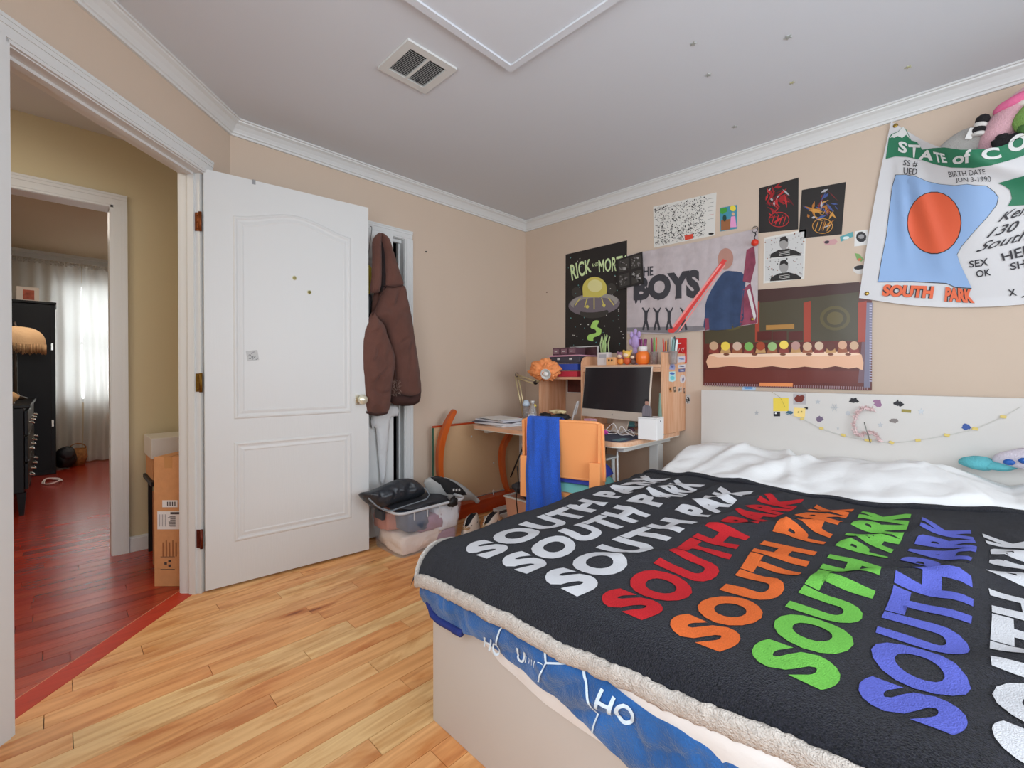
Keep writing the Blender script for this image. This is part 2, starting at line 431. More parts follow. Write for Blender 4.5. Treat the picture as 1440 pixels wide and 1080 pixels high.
# walls
A = MB()
CX0, CX1, CH = 0.97, 1.69, 1.985
A.box((0.60, YA, 0), (CX0-0.018, YA+0.1, ZC), WALLM).box((CX1+0.018, YA, 0), (XB+0.1, YA+0.1, ZC), WALLM).box((CX0-0.018, YA, CH+0.018), (CX1+0.018, YA+0.1, ZC), WALLM)
struct(A, 'wall_back')
struct(MB().box((XB, YN-0.1, 0), (XB+0.1, YA+0.1, ZC), WALLM), 'wall_right')
A = MB(); t_ = MB()
t_.box((0.585, N0, 0), (T0-0.018, N1, ZC), WALLM).box((T1+0.05, N0, 0), (2.374, N1, ZC), WALLM).box((T0-0.018, N0, 2.05), (T1+0.05, N1, ZC), WALLM)
A.merge(t_, R45); struct(A, 'wall_left')
WY0, WY1 = -0.95, 0.95
A = MB()
A.box((XL-0.1, YN-0.1, 0), (XL, WY0, ZC), WALLM).box((XL-0.1, WY1, 0), (XL, 1.46, ZC), WALLM).box((XL-0.1, WY0, 0), (XL, WY1, 0.8), WALLM).box((XL-0.1, WY0, 2.15), (XL, WY1, ZC), WALLM)
struct(A, 'wall_side')
A = MB(); VX0, VX1 = -0.1, 2.1
A.box((XL-0.1, YN-0.1, 0), (VX0, YN, ZC), WALLM).box((VX1, YN-0.1, 0), (XB+0.1, YN, ZC), WALLM).box((VX0, YN-0.1, 0), (VX1, YN, 0.8), WALLM).box((VX0, YN-0.1, 2.1), (VX1, YN, ZC), WALLM)
struct(A, 'wall_front')
GLASS = mat('window_glass', (235, 240, 240), 0.02, trans=1.0)
def window(name, a, b, z0, z1, ax, c):
    o = MB()
    def bx(u0, u1, za, zb, d0=-0.02, d1=0.02, m=WHITE):
        if ax == 'x': o.box((u0, c+d0, za), (u1, c+d1, zb), m)
        else: o.box((c+d0, u0, za), (c+d1, u1, zb), m)
    for u0, u1, za, zb in ((a, a+0.05, z0, z1), (b-0.05, b, z0, z1), (a+0.05, b-0.05, z0, z0+0.05), (a+0.05, b-0.05, z1-0.05, z1), ((a+b)/2-0.03, (a+b)/2+0.03, z0+0.05, z1-0.05), (a+0.05, (a+b)/2-0.03, (z0+z1)/2-0.02, (z0+z1)/2+0.02), ((a+b)/2+0.03, b-0.05, (z0+z1)/2-0.02, (z0+z1)/2+0.02)): bx(u0, u1, za, zb)
    w_ = o.build(name, kind='structure', origin=False)
    o = MB(); bx(a+0.05, b-0.05, z0+0.05, z1-0.05, -0.003, 0.003, GLASS); o.build('pane', parent=w_)
    return w_
window('window_1', VX0, VX1, 0.8, 2.1, 'x', YN-0.05)
window('added_window_2', WY0, WY1, 0.8, 2.15, 'y', XL-0.05)  # unseen window, added to go with the frontal side fill
struct(MB().box((XL-0.1, YN-0.1, ZC), (XB+0.1, YA, ZC+0.05), CEIL), 'ceiling')

# hallway and the bedroom across it
HY = 3.48; DX0, DX1 = -0.60, 0.22
A = MB().box((-1.7, HY, 0), (DX0-0.018, HY+0.12, 2.62), HALLM).box((DX1+0.018, HY, 0), (0.95, HY+0.12, 2.62), HALLM).box((DX0-0.018, HY, 2.05), (DX1+0.018, HY+0.12, 2.62), HALLM)
struct(A, 'wall_hall_far')
struct(MB().box((0.70, 2.86, 0), (0.75, HY, HZ), HALLM), 'wall_hall_right')
struct(MB().box((-1.75, 0.9, 0), (-1.65, HY, HZ), HALLM), 'wall_hall_left')
A = MB(); P = [D2(0.3, 1.575), D2(2.5, 1.575), (0.76, HY), (-1.75, HY), (-1.75, 0.9)]
A.prism(P, HZ, HZ+0.04, CEIL); struct(A, 'ceiling_hall')
BWALL = mat('warm_bedroom_paint', (200, 184, 158), 0.75, bump=0.04, scale=200)
A = MB(); FY = 7.5; BX0, BX1 = 0.0, 1.25
A.box((-2.0, FY, 0), (BX0, FY+0.12, 2.46), BWALL).box((BX1, FY, 0), (1.45, FY+0.12, 2.46), BWALL).box((BX0, FY, 0), (BX1, FY+0.12, 0.7), BWALL).box((BX0, FY, 2.15), (BX1, FY+0.12, 2.46), BWALL)
struct(A, 'wall_bedroom_far')
struct(MB().box((1.35, 3.6, 0), (1.45, FY, 2.46), BWALL), 'wall_bedroom_right')
struct(MB().box((-2.0, 3.6, 0), (-1.9, FY, 2.46), BWALL), 'wall_bedroom_left')
struct(MB().box((-2.0, 3.6, 2.46), (1.45, FY+0.12, 2.5), mat('bedroom_ceiling_paint', (190, 170, 140), 0.8)), 'ceiling_bedroom')
window('window_3', BX0, BX1, 0.7, 2.15, 'x', FY+0.06)
A = MB().box((-1.9, FY-0.018, 2.40), (1.35, FY, 2.425), WHITE).box((-1.9, FY-0.05, 2.425), (1.35, FY, 2.459), WHITE).box((-1.9, FY-0.03, 2.372), (1.35, FY, 2.40), WHITE)
struct(A, 'trim_bedroom_crown')

# crown moulding round the room
corners = [(XB, YA), (0.6466, YA), (XL, XL+1.46*math.sqrt(2)), (XL, YN), (XB, YN)]
prof = [(0.0, 2.312), (0.012, 2.312), (0.014, 2.322), (0.020, 2.325), (0.022, 2.331), (0.030, 2.345), (0.045, 2.362), (0.060, 2.370), (0.062, 2.376), (0.070, 2.377), (0.070, 2.385), (0.0, 2.385)]
def offset_poly(C, d):
    out = []; K = len(C)
    for i in range(K):
        a, b, c = Vector(C[i-1]), Vector(C[i]), Vector(C[(i+1) % K])
        e1 = (b-a).normalized(); e2 = (c-b).normalized(); n1 = Vector((-e1.y, e1.x)); n2 = Vector((-e2.y, e2.x))
        m = (n1+n2).normalized(); out.append(b+m*(d/m.dot(n1)))
    return out
OFF = {d: offset_poly(corners, d) for d in {p[0] for p in prof}}
for i in range(5):
    j = (i+1) % 5; mb = MB(); vs = []
    for d, z in prof: vs.append((*OFF[d][i], z))
    for d, z in prof: vs.append((*OFF[d][j], z))
    K = len(prof); mb.add(vs, [(k, (k+1) % K, K+(k+1) % K, K+k) for k in range(K)], WHITE)
    struct(mb, 'trim_%d' % (i+1), origin=False, fixn=True)
# baseboards
def base(name, p, q, h=0.09, th=0.014, m=WHITE):
    p, q = Vector((*p, 0)), Vector((*q, 0)); d = (q-p); L_ = d.length; a = math.atan2(d.y, d.x)
    t = MB().box((0, 0, 0), (L_, th, h-0.012), m).box((0, 0, h-0.012), (L_, th*0.6, h), m)
    struct(MB().merge(t, Matrix.Translation(p) @ Matrix.Rotation(a, 4, 'Z')), name, origin=False)
base('baseboard_back', (XB, YA), (CX1+0.075, YA))
base('baseboard_back_corner', (CX0-0.075, YA), (0.66, YA))
base('baseboard_right', (XB, YN), (XB, YA-0.015))
base('baseboard_hall', (0.70, HY), (DX1+0.08, HY))
base('baseboard_side', (XL, 1.40), (XL, YN)); base('baseboard_front', (XL, YN), (XB, YN))

# casings and jambs
def casing_profile(mb, x0, x1, y0, z0, z1, out, vertical=True, inner=1):
    """a stepped casing board; its thick side lies away from the opening"""
    w_ = (x1-x0) if vertical else (z1-z0)
    for a, b, th in ((0, 0.16, 0.010), (0.16, 0.62, 0.013), (0.62, 0.84, 0.017), (0.84, 1.0, 0.020)):
        if vertical:
            u0, u1 = (x0+a*w_, x0+b*w_) if inner > 0 else (x1-b*w_, x1-a*w_)
            mb.box((u0, y0, z0), (u1, y0+out*th, z1), WHITE)
        else: mb.box((x0, y0, z0+a*w_), (x1, y0+out*th, z0+b*w_), WHITE)
# doorway of the room
o = empty('door_1', kind='structure')
t = MB()
casing_profile(t, T0-0.085, T0-0.004, N0, 0, 2.04, -1, True, -1)
casing_profile(t, T0-0.085, T1+0.050, N0, 2.024, 2.095, -1, False)
MB().merge(t, R45).build('casing', parent=o)
t = MB(); t.box((T0-0.018, N0, 0), (T0, N1, 2.02), WHITE).box((T1, 1.478, 0), (T1+0.05, N1, 2.02), WHITE).box((T0-0.018, N0, 2.02), (T1+0.05, N1, 2.05), WHITE)
t.box((T0, 1.50, 0), (T0+0.011, 1.53, 2.02), WHITE).box((T1-0.011, 1.50, 0), (T1, 1.53, 2.02), WHITE).box((T0, 1.50, 2.009), (T1, 1.53, 2.02), WHITE)
MB().merge(t, R45).build('jamb', parent=o)
t = MB(); casing_profile(t, T1+0.004, T1+0.08, N1, 0, 2.04, 1, True, 1); casing_profile(t, T0-0.08, T0-0.004, N1, 0, 2.04, 1, True, -1); casing_profile(t, T0-0.08, T1+0.08, N1, 2.024, 2.095, 1, False)
MB().merge(t, R45).build('hall_casing', parent=o)
HINGE = [mat('hinge_rust', (122, 62, 22), 0.4, 0.6, bump=0.2, scale=300), mat('hinge_brass', (126, 92, 34), 0.35, 0.8, bump=0.2, scale=300), mat('hinge_dark_red', (96, 36, 22), 0.35, 0.5, bump=0.2, scale=300)]
for z, m in zip((1.788, 1.017, 0.265), HINGE):
    t = MB().box((T1-0.002, 1.4785, z-0.044), (T1+0.0005, 1.4995, z+0.044), m)
    t.tube([(T1-0.006, 1.472, z-0.046), (T1-0.006, 1.472, z+0.046)], 0.007, m, 10)
    for dz in (-0.03, 0, 0.03): t.lathe([(0.004, 0), (0.003, 0.001), (0, 0.0012)], (T1-0.002, 1.489, z+dz), m, 8, Matrix.Rotation(-PI/2, 4, 'Y'))
    MB().merge(t, R45).build('hinge', parent=o)
# closet opening
o = empty('door_2', kind='structure')
t = MB()
casing_profile(t, CX1+0.003, CX1+0.063, YA, 0, CH+0.003, -1, True, 1)
casing_profile(t, CX0-0.063, CX0-0.003, YA, 0, CH+0.003, -1, True, -1)
casing_profile(t, CX0-0.063, CX1+0.063, YA, CH+0.003, CH+0.063, -1, False)
t.build('casing', parent=o)
t = MB().box((CX0-0.018, YA, 0), (CX0, YA+0.1, CH), WHITE).box((CX1, YA, 0), (CX1+0.018, YA+0.1, CH), WHITE).box((CX0-0.018, YA, CH), (CX1+0.018, YA+0.1, CH+0.018), WHITE)
t.box((CX1-0.012, YA+0.05, 0), (CX1, YA+0.075, CH), WHITE).box((CX0, YA+0.03, CH-0.02), (CX1, YA+0.055, CH), WHITE)
t.build('jamb', parent=o)
# the bedroom doorway across the hall
o = empty('door_3', kind='structure')
t = MB()
casing_profile(t, DX1+0.004, DX1+0.078, HY, 0, 2.035, -1, True, 1); casing_profile(t, DX0-0.078, DX0-0.004, HY, 0, 2.035, -1, True, -1)
casing_profile(t, DX0-0.078, DX1+0.078, HY, 2.022, 2.10, -1, False); t.build('casing', parent=o)
MB().box((DX1, HY, 0), (DX1+0.018, HY+0.12, 2.02), WHITE).box((DX0-0.018, HY, 0), (DX0, HY+0.12, 2.02), WHITE).box((DX0-0.018, HY, 2.02), (DX1+0.018, HY+0.12, 2.038), WHITE).build('jamb', parent=o)
# closet interior
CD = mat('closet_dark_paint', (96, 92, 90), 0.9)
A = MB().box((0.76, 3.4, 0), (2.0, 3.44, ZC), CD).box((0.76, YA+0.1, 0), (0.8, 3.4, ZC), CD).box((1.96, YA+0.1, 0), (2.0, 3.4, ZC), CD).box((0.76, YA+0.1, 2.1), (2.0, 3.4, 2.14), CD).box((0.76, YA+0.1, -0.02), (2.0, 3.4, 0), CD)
struct(A, 'wall_closet')

# ceiling access panel, vent, stars
o = empty('access_panel', (0.93, 0.95, ZC-0.022), 0, 'large flat white panel with trim on the ceiling beside the vent', 'ceiling panel', kind='structure')
A = MB().box((0.481, 0.541, ZC-0.014), (1.354, 1.338, ZC-0.001), CEIL); A.build('board', o, world=True)
A = MB(); x0, x1, y0, y1 = 0.45, 1.385, 0.51, 1.369
for a, b in (((x0, y0), (x1, y0+0.03)), ((x0, y1-0.03), (x1, y1)), ((x0, y0+0.03), (x0+0.03, y1-0.03)), ((x1-0.03, y0+0.03), (x1, y1-0.03))): A.box((*a, ZC-0.022), (*b, ZC-0.0005), CEIL)
A.build('trim_strip', o, world=True)
o = empty('ceiling_vent', (1.1, 1.655, ZC-0.02), 0, 'square white metal air vent with fine louvres on the ceiling', 'vent')
x0, x1, y0, y1 = 0.978, 1.224, 1.535, 1.775
VW = mat('vent_white', (204, 204, 200), 0.45)
A = MB()
for a, b in (((x0, y0), (x1, y0+0.034)), ((x0, y1-0.034), (x1, y1)), ((x0, y0+0.034), (x0+0.034, y1-0.034)), ((x1-0.034, y0+0.034), (x1, y1-0.034)), ((1.096, y0+0.034), (1.106, y1-0.034))): A.box((*a, ZC-0.010), (*b, ZC-0.0005), VW)
A.build('frame', o, world=True)
MB().box((x0+0.0345, y0+0.0345, ZC-0.002), (x1-0.0345, y1-0.0345, ZC-0.0005), BLACK).build('duct', o, world=True)
MB().box((1.14, y1-0.07, ZC-0.016), (1.145, y1-0.05, ZC-0.004), DARK).build('damper_lever', o, world=True)
for half in ((x0+0.034, 1.096), (1.106, x1-0.034)):
    for k in range(17):
        y = y0+0.040+k*0.0099
        t = MB().box((-0.5, -0.0035, -0.0004), (0.5, 0.0035, 0.0004), VW)
        M = Matrix.Translation(((half[0]+half[1])/2, y, ZC-0.006)) @ Matrix.Rotation(math.radians(38), 4, 'X') @ Matrix.Diagonal((half[1]-half[0], 1, 1, 1))
        MB().merge(t, M).build('louvre', o, world=True)
def star_poly(c, r, a=0.0, k=0.42):
    return [(c[0]+(r if i % 2 == 0 else r*k)*math.cos(a+PI*i/5), c[1]+(r if i % 2 == 0 else r*k)*math.sin(a+PI*i/5)) for i in range(10)]
sm = [mat('glow_star_grey', (158, 160, 154), 0.5), mat('glow_star_yellow', (178, 176, 140), 0.5)]
sl = ['small grey star on the ceiling, leftmost of the upper pair', 'small grey star on the ceiling, highest of all, right of the middle', 'small grey star on the ceiling just below the leftmost one', 'small yellowish star on the ceiling below the highest star', 'small yellowish star on the ceiling farthest to the right', 'small grey star on the ceiling nearest the crown moulding above the posters']
for i, (px, py, r) in enumerate(((975, 61, .014), (1108, 52, .016), (996, 105, .014), (1114, 116, .012), (1277, 94, .013), (1033, 178, .015))):
    p = pt(px, py, z=ZC); MB().prism(star_poly((p.x, p.y), r, 0.4*i), ZC-0.003, ZC, sm[1 if i in (3, 4) else 0]).build('glow_star', label=sl[i], cat='ceiling star', group='glow stars on the ceiling')

# ------------------------------------------------------------------ the white room door
hinge = Vector((0.4985, 2.559, 0)); da = math.atan2(-0.0841, 0.8047); DW = 0.809
dr = empty('panel_door', hinge, da, 'white moulded two panel door standing open on the left', 'door')
DWH = mat('door_white', (210, 210, 208), 0.42, bump=0.05, scale=26, stretch=(5, 1, 0.5))
A = MB().box((0, -0.0, 0.012), (DW, 0.035, 2.043), DWH, 0.0015); A.build('leaf', dr)
def moulding(x0, x1, z0, ztop, name):
    rings = [(0, 0.0), (0.006, 0.0045), (0.012, 0.005), (0.018, 0.0018), (0.026, 0.0006), (0.036, 0.0028), (0.041, 0.0032), (0.046, 0.0012), (0.050, 0.0010)]
    mb = MB(); vs = []; NS = 40
    for d, h in rings:
        ring = [(x0+d, z0+d), (x1-d, z0+d)]
        for k in range(NS+1):
            s = 1-k/NS; ring.append((x0+d+(x1-x0-2*d)*s, ztop(s)-d))
        vs += [(p[0], -h, p[1]) for p in ring]
    K = NS+3
    fs = [(j*K+i, j*K+(i+1) % K, (j+1)*K+(i+1) % K, (j+1)*K+i) for j in range(len(rings)-1) for i in range(K)]
    fs.append(tuple((len(rings)-1)*K+i for i in range(K)))
    mb.add(vs, fs, DWH); return mb.build(name, dr, fixn=False)
moulding(0.12, 0.705, 0.833, lambda s: 1.845+0.062*(0.5-0.5*math.cos(2*PI*s))**0.85, 'upper_panel')
moulding(0.12, 0.705, 0.221, lambda s: 0.718, 'lower_panel')
BR = mat('satin_nickel', (214, 210, 196), 0.25, 0.9)
kn = MB().box((0.727, -0.006, 0.878), (0.783, 0, 0.938), BR, 0.002)
RX = Matrix.Rotation(PI/2, 4, 'X')
kn.lathe([(0.013, 0.004), (0.012, 0.028), (0.022, 0.036), (0.027, 0.046), (0.027, 0.056), (0.021, 0.064), (0, 0.066)], (0.755, 0, 0.908), mat('cream_knob', (222, 218, 196), 0.25, 0.5), 20, RX)
kn.build('door_knob', dr)
# small stickers and hook
def on_door(px, py):
    nrm = Vector((math.sin(da), -math.cos(da), 0)); d = ray(px, py); o_ = Vector((0, 0, HC))
    p = o_ + d*((hinge-o_).dot(nrm)/d.dot(nrm)); q = FR[dr.name].inverted() @ p; return q.x, q.z
for px, py, m in ((414, 391, (158, 148, 96)), (435, 411, (126, 118, 60))):
    x, z = on_door(px, py); A = MB()
    A.lathe([(0.012, 0), (0.012, 0.0012), (0, 0.0014)], (x, 0, z), mat('pale_sticker_rim', (214, 210, 178), 0.4), 14, RX)
    A.lathe([(0.008, 0.0014), (0.008, 0.002), (0, 0.0021)], (x, 0, z), mat('sticker_%d' % px, m, 0.4), 10, RX); A.build('sticker', dr)
x, z = on_door(355, 500); A = MB(); A.obox((x, -0.0008, z), (0.052, 0.0012, 0.052), 0, mat('sticker_grey', (186, 186, 184), 0.5), M=Matrix.Rotation(-0.15, 4, 'Y'))
for i in range(14):
    a, b = rnd.uniform(-.02, .02), rnd.uniform(-.02, .02); A.obox((x+a, -0.0018, z+b), (rnd.uniform(.004, .012), 0.0006, 0.0025), 0, mat('sticker_ink', (92, 92, 96), 0.5), M=Matrix.Rotation(rnd.uniform(-1, 1), 4, 'Y'))
A.build('sticker', dr)
x, z = on_door(357, 253); MB().box((x-0.007, -0.003, 2.022), (x+0.007, 0.037, 2.0445), mat('steel_hook', (150, 150, 150), 0.4, 0.7)).build('over_door_hook', dr)
# the closet door, ajar behind it
cd = empty('closet_door', (CX0+0.005, YA-0.012, 0), math.radians(-4), 'narrow white panelled closet door ajar behind the brown jacket', 'door')
A = MB().box((0, -0.034, 0.012), (0.585, 0, CH-0.012), DWH, 0.0015)
A.build('leaf', cd)
A = MB()
for (x0, x1, z0, z1) in ((0.08, 0.26, 0.2, 0.72), (0.33, 0.51, 0.2, 0.72), (0.08, 0.26, 0.82, 1.8), (0.33, 0.51, 0.82, 1.8)):
    for a, b in (((x0, z0), (x1, z0+0.014)), ((x0, z1-0.014), (x1, z1)), ((x0, z0), (x0+0.014, z1)), ((x1-0.014, z0), (x1, z1))): A.box((a[0], -0.040, a[1]), (b[0], -0.034, b[1]), DWH, 0.002)
    A.box((x0+0.035, -0.038, z0+0.035), (x1-0.035, -0.034, z1-0.035), DWH, 0.002)
A.build('raised_panels', cd)
MB().tube([(0.545, -0.034, 1.90), (0.545, -0.06, 1.90), (0.545, -0.075, 1.87), (0.545, -0.085, 1.885)], 0.004, BR).build('coat_hook', cd)
# ------------------------------------------------------------------ the bed
BX, BH, BL, BR_ = 0.805, 2.855, 1.131, -0.55      # foot face, headboard face, left side, right side
LAQ = mat('white_bed_lacquer', (204, 199, 193), 0.35, bump=0.01)
bed = empty('bed', ((BX+BH)/2, (BL+BR_)/2, 0), 0, 'low white lacquered double bed with a flat sticker-covered headboard', 'bed')
MB().box((BX, BR_, 0), (BX+0.04, BL, 0.358), mat('foot_panel_shaded_lacquer', (194, 189, 183), 0.4), 0.003).build('foot_panel', bed, world=True)  # white bed lacquer darkened; the panel's dimmer light is put into the colour
for y in (BL-0.03, BR_): MB().box((BX+0.04, y, 0), (BH, y+0.03, 0.33), LAQ, 0.003).build('side_panel', bed, world=True)
MB().box((BH, BR_, 0), (BH+0.05, BL, 0.957), LAQ, 0.003).build('headboard', bed, world=True)
HB = [c for c in kids(bed) if c.name == 'headboard'][0]
MB().box((BX+0.04, BR_+0.03, 0.16), (BH, BL-0.03, 0.20), mat('slat_board', (190, 170, 140), 0.6)).build('slat_base', bed, world=True)
MB().box((BX+0.045, BR_+0.04, 0.20), (BH-0.01, BL-0.04, 0.47), mat('mattress_white', (214, 212, 206), 0.8, bump=0.1, scale=80), 0.05).build('mattress', label='thick white mattress inside the bed frame', cat='mattress')

HPL = Plane(lambda px, py: pt(px, py, x=BH), (-1, 0, 0))
def hsticker(fn):
    mb = MB(); fn(mb); mb.build('sticker', HB, world=True)
def HP(cx, cy): return (1050+cx/3.692, 540+cy/3.692)     # close-up coordinates -> photograph
def hrect(mb, x0, y0, x1, y1, m, lift=0.0008, rot=0.0):
    cx, cy = (x0+x1)/2, (y0+y1)/2; P = []
    for x, y in ((x0, y0), (x1, y0), (x1, y1), (x0, y1)):
        dx, dy = x-cx, y-cy; P.append(HP(cx+dx*math.cos(rot)-dy*math.sin(rot), cy+dx*math.sin(rot)+dy*math.cos(rot)))
    HPL.poly(mb, P, m, lift)
def hblot(mb, cx, cy, rx, ry, m, seed, lift=0.001, n=16, j=0.35):
    R = random.Random(seed)
    HPL.poly(mb, [HP(cx+rx*math.cos(2*PI*i/n)*R.uniform(1-j, 1+j*0.5), cy+ry*math.sin(2*PI*i/n)*R.uniform(1-j, 1+j*0.5)) for i in range(n)], m, lift)
def hstar(mb, cx, cy, r, m): HPL.poly(mb, [HP(*p) for p in star_poly((cx, cy), r, -0.3)], m, 0.0008)
sy = mat('note_yellow', (228, 200, 76), 0.6); sy2 = mat('note_light_yellow', (240, 208, 130), 0.6); sb = mat('print_brown', (112, 44, 32), 0.5); sk = mat('print_black', (36, 34, 38), 0.5)
sp = mat('print_mauve', (150, 110, 140), 0.5); sg = mat('silver_star', (178, 180, 182), 0.35, 0.3); sbl = mat('print_blue', (54, 84, 150), 0.5); sol = mat('print_olive', (146, 132, 66), 0.5); paper = mat('paper_white', (226, 224, 220), 0.7)
pinkm = mat('pale_pink', (222, 196, 194), 0.8)
hsticker(lambda m: (hrect(m, 138, 72, 218, 141, sy), HPL.line(m, [HP(130, 40), HP(175, 70), HP(200, 120)], 0.4, sol)))
hsticker(lambda m: (hrect(m, 242, 50, 308, 106, mat('photo_grey', (176, 170, 170), 0.5)), hblot(m, 275, 76, 28, 22, sb, 3, 0.0014)))
hsticker(lambda m: (hrect(m, 245, 124, 304, 172, sy2, rot=0.06), hblot(m, 268, 146, 4, 5, sol, 2, 0.0014), hblot(m, 286, 144, 4, 5, sol, 4, 0.0014)))
hsticker(lambda m: hrect(m, 300, 120, 318, 131, sk))
hsticker(lambda m: (hrect(m, 140, 144, 174, 168, sk), hblot(m, 152, 152, 6, 5, paper, 9, 0.0014)))
hsticker(lambda m: hblot(m, 222, 150, 24, 10, mat('print_teal', (60, 100, 120), 0.5), 8))
hsticker(lambda m: hblot(m, 378, 182, 24, 16, mat('print_greyviolet', (112, 96, 118), 0.5), 12))
hsticker(lambda m: hblot(m, 556, 86, 26, 16, sk, 17, j=0.45))
hsticker(lambda m: hblot(m, 682, 100, 24, 26, sp, 21, j=0.45))
hsticker(lambda m: hblot(m, 790, 100, 26, 17, sk, 25, j=0.6))
hsticker(lambda m: hblot(m, 764, 190, 24, 13, mat('print_taupe', (130, 120, 116), 0.5), 29))
hsticker(lambda m: hrect(m, 804, 132, 854, 148, sol, rot=0.08))
hsticker(lambda m: hblot(m, 1140, 222, 24, 17, sbl, 33))
hsticker(lambda m: hblot(m, 526, 152, 14, 12, sg, 31, j=0.15))
for cx, cy, r in ((52, 150, 15), (370, 92, 15), (906, 143, 19), (694, 212, 17), (474, 230, 8)): hsticker(lambda m: hstar(m, cx, cy, r, sg))
def flake(m):
    for k in range(3):
        a = k*PI/3; HPL.line(m, [HP(456-22*math.cos(a), 122-22*math.sin(a)), HP(456+22*math.cos(a), 122+22*math.sin(a))], 0.7, sg)
        for s_ in (-1, 1):
            for rr in (12,): 
                c_ = (456+s_*rr*math.cos(a), 122+s_*rr*math.sin(a)); HPL.line(m, [HP(c_[0]+7*math.cos(a+1.9), c_[1]+7*math.sin(a+1.9)), HP(*c_), HP(c_[0]+7*math.cos(a-1.9), c_[1]+7*math.sin(a-1.9))], 0.5, sg)
hsticker(flake)
# garland of small yellow tags on a thread, feathery boa and a thin stick hung on the headboard
gp = [(200, 150), (288, 180), (388, 230), (502, 266), (630, 292), (752, 304), (890, 292), (1040, 266), (1186, 232), (1332, 170), (1420, 120)]
gar = empty('tag_garland', pt(*HP(752, 304), x=BH-0.01), 0, 'thread garland of small yellow tags sagging across the white headboard', 'garland')
G3 = [pt(*HP(*p), x=BH-0.006) for p in gp]
MB().tube([catm(G3, i/60) for i in range(61)], 0.0012, mat('thread', (200, 198, 190), 0.8), 4).build('thread', gar, world=True)
for i, p in enumerate(G3[1:-1]):
    MB().obox(p, (0.004, 0.019 if i != 3 else 0.028, 0.012), 0, mat('tag_yellow', (214, 190, 110), 0.6), 0.001, M=Matrix.Rotation(rnd.uniform(-.6, .6), 4, 'X')).build('tag', gar, world=True)
boa = empty('feather_garland', pt(*HP(600, 220), x=BH-0.02), 0, 'pale pink feathery garland looped on the white headboard', 'garland')
A = MB(); fp = [pt(*HP(*p), x=BH-0.02) for p in ((660, 135), (610, 122), (575, 150), (555, 205), (572, 258), (600, 262), (640, 250), (672, 268), (694, 296))]
R = random.Random(3)
for i in range(420):
    c = catm(fp, R.random()); r_ = 0.022
    d = Vector((R.uniform(-0.6, .2), R.uniform(-1, 1), R.uniform(-1, 1))).normalized(); q = c+d*R.uniform(.2, 1)*r_
    u = d.orthogonal().normalized()*0.004
    A.add([c+d*0.004-u, c+d*0.004+u, q+d.cross(u)*0.8], [(0, 1, 2)], pinkm, False)
A.build('feathers', boa, world=True, kind='stuff')
MB().tube(fp, 0.0035, pinkm, 6).build('core', boa, world=True)
MB().tube([pt(*HP(610, 198), x=BH-0.05), pt(*HP(642, 306), x=BH-0.03)], 0.002, mat('wire_grey', (120, 122, 116), 0.4, 0.6), 6).build('thin_stick', label='thin grey stick hanging in the pink feathery garland', cat='stick')

# --- the bedding surfaces
def n3(x, y, z=0.0): return noise.noise(Vector((x, y, z)))
def topz(x, y):
    z = 0.557 + 0.012*n3(x*2.2, y*2.2, 1) + 0.008*n3(x*5+y*3, y*6, 5)
    # long soft folds of the throw
    for (ax, ay, bx, by, h, w_) in ((1.15, 0.35, 1.75, -0.25, 0.018, 0.035), (1.35, 0.62, 1.95, 0.10, 0.014, 0.03), (1.0, 0.1, 1.5, -0.5, 0.014, 0.04), (1.6, 0.75, 2.1, 0.45, 0.016, 0.028), (0.95, 0.72, 1.35, 0.42, 0.007, 0.03), (1.25, 0.0, 1.95, -0.05, 0.013, 0.03), (1.5, 0.95, 2.1, 0.8, 0.012, 0.04)):
        dx, dy = bx-ax, by-ay; L2 = dx*dx+dy*dy; t = ((x-ax)*dx+(y-ay)*dy)/L2; t = min(max(t, 0), 1)
        qx, qy = ax+dx*t, ay+dy*t; d = math.hypot(x-qx, y-qy)
        z += 1.5*h*math.exp(-(d/w_)**2)*math.sin(PI*min(max(t, 0.06), 0.94))
    z += 0.012*max(0, n3(x*3.0+y*6, y*2.5-x*2, 31))+0.012*max(0, 1-abs(n3(x*2.5+y*4.5, y*1.6-x*3.3, 12))*3.2)**2*min(1, max(0, (x-1.15)*2))
    return z
R0 = 0.100
def throw_pt(a, b, lift=0.0):
    """a: distance along the bed, b: across; below the mattress edge the cloth rolls over it"""
    def edge(v, e, sgn, r=R0):
        # returns position, drop, normal mix
        s = (e-v) if sgn > 0 else (v-e)
        if s <= 0: return v, 0.0, 0.0
        if s < r*PI/2:
            th = s/r; o_ = r*math.sin(th); return e-sgn*o_ if sgn > 0 else e+o_, r*(1-math.cos(th)), th
        o_ = r; dz = r+(s-r*PI/2)
        return (e-o_ if sgn > 0 else e+o_), dz, PI/2
    ex = 0.857 + 0.008*n3(b*3.1, 2.2)
    x, dzx, tx = edge(a, ex, 1)
    y, dzy, ty = edge(b, 1.085, -1)
    z = topz(max(x, 0.86), min(y, 1.1)) - dzx - dzy
    t = tx if dzx > dzy else ty
    nx = Vector((-math.sin(tx), math.sin(ty), max(math.cos(t), 0.0))).normalized() if (tx or ty) else Vector((0, 0, 1))
    ripple = 0.006*n3(b*14, a*3, 4)*min(1, dzx/0.05) if tx else 0
    return Vector((x-ripple, y, z)) + nx*lift
FL = mat('charcoal_fleece', (31, 31, 39), 0.95, bump=0.9, scale=420, var=0.85, vscale=260, sheen=0.12, spec=0.1)
def head_edge(y):      # where the end of the throw lies
    return float(np.interp(y, [-0.62, -0.19, 0.10, 0.27, 0.70, 1.2], [2.42, 2.36, 2.20, 2.12, 2.12, 2.17])) + 0.03*n3(y*2.0, 7.7)
FX = 0.722
def FXb(b): return FX+0.045*min(1, max(0, (0.62-b)/0.5))
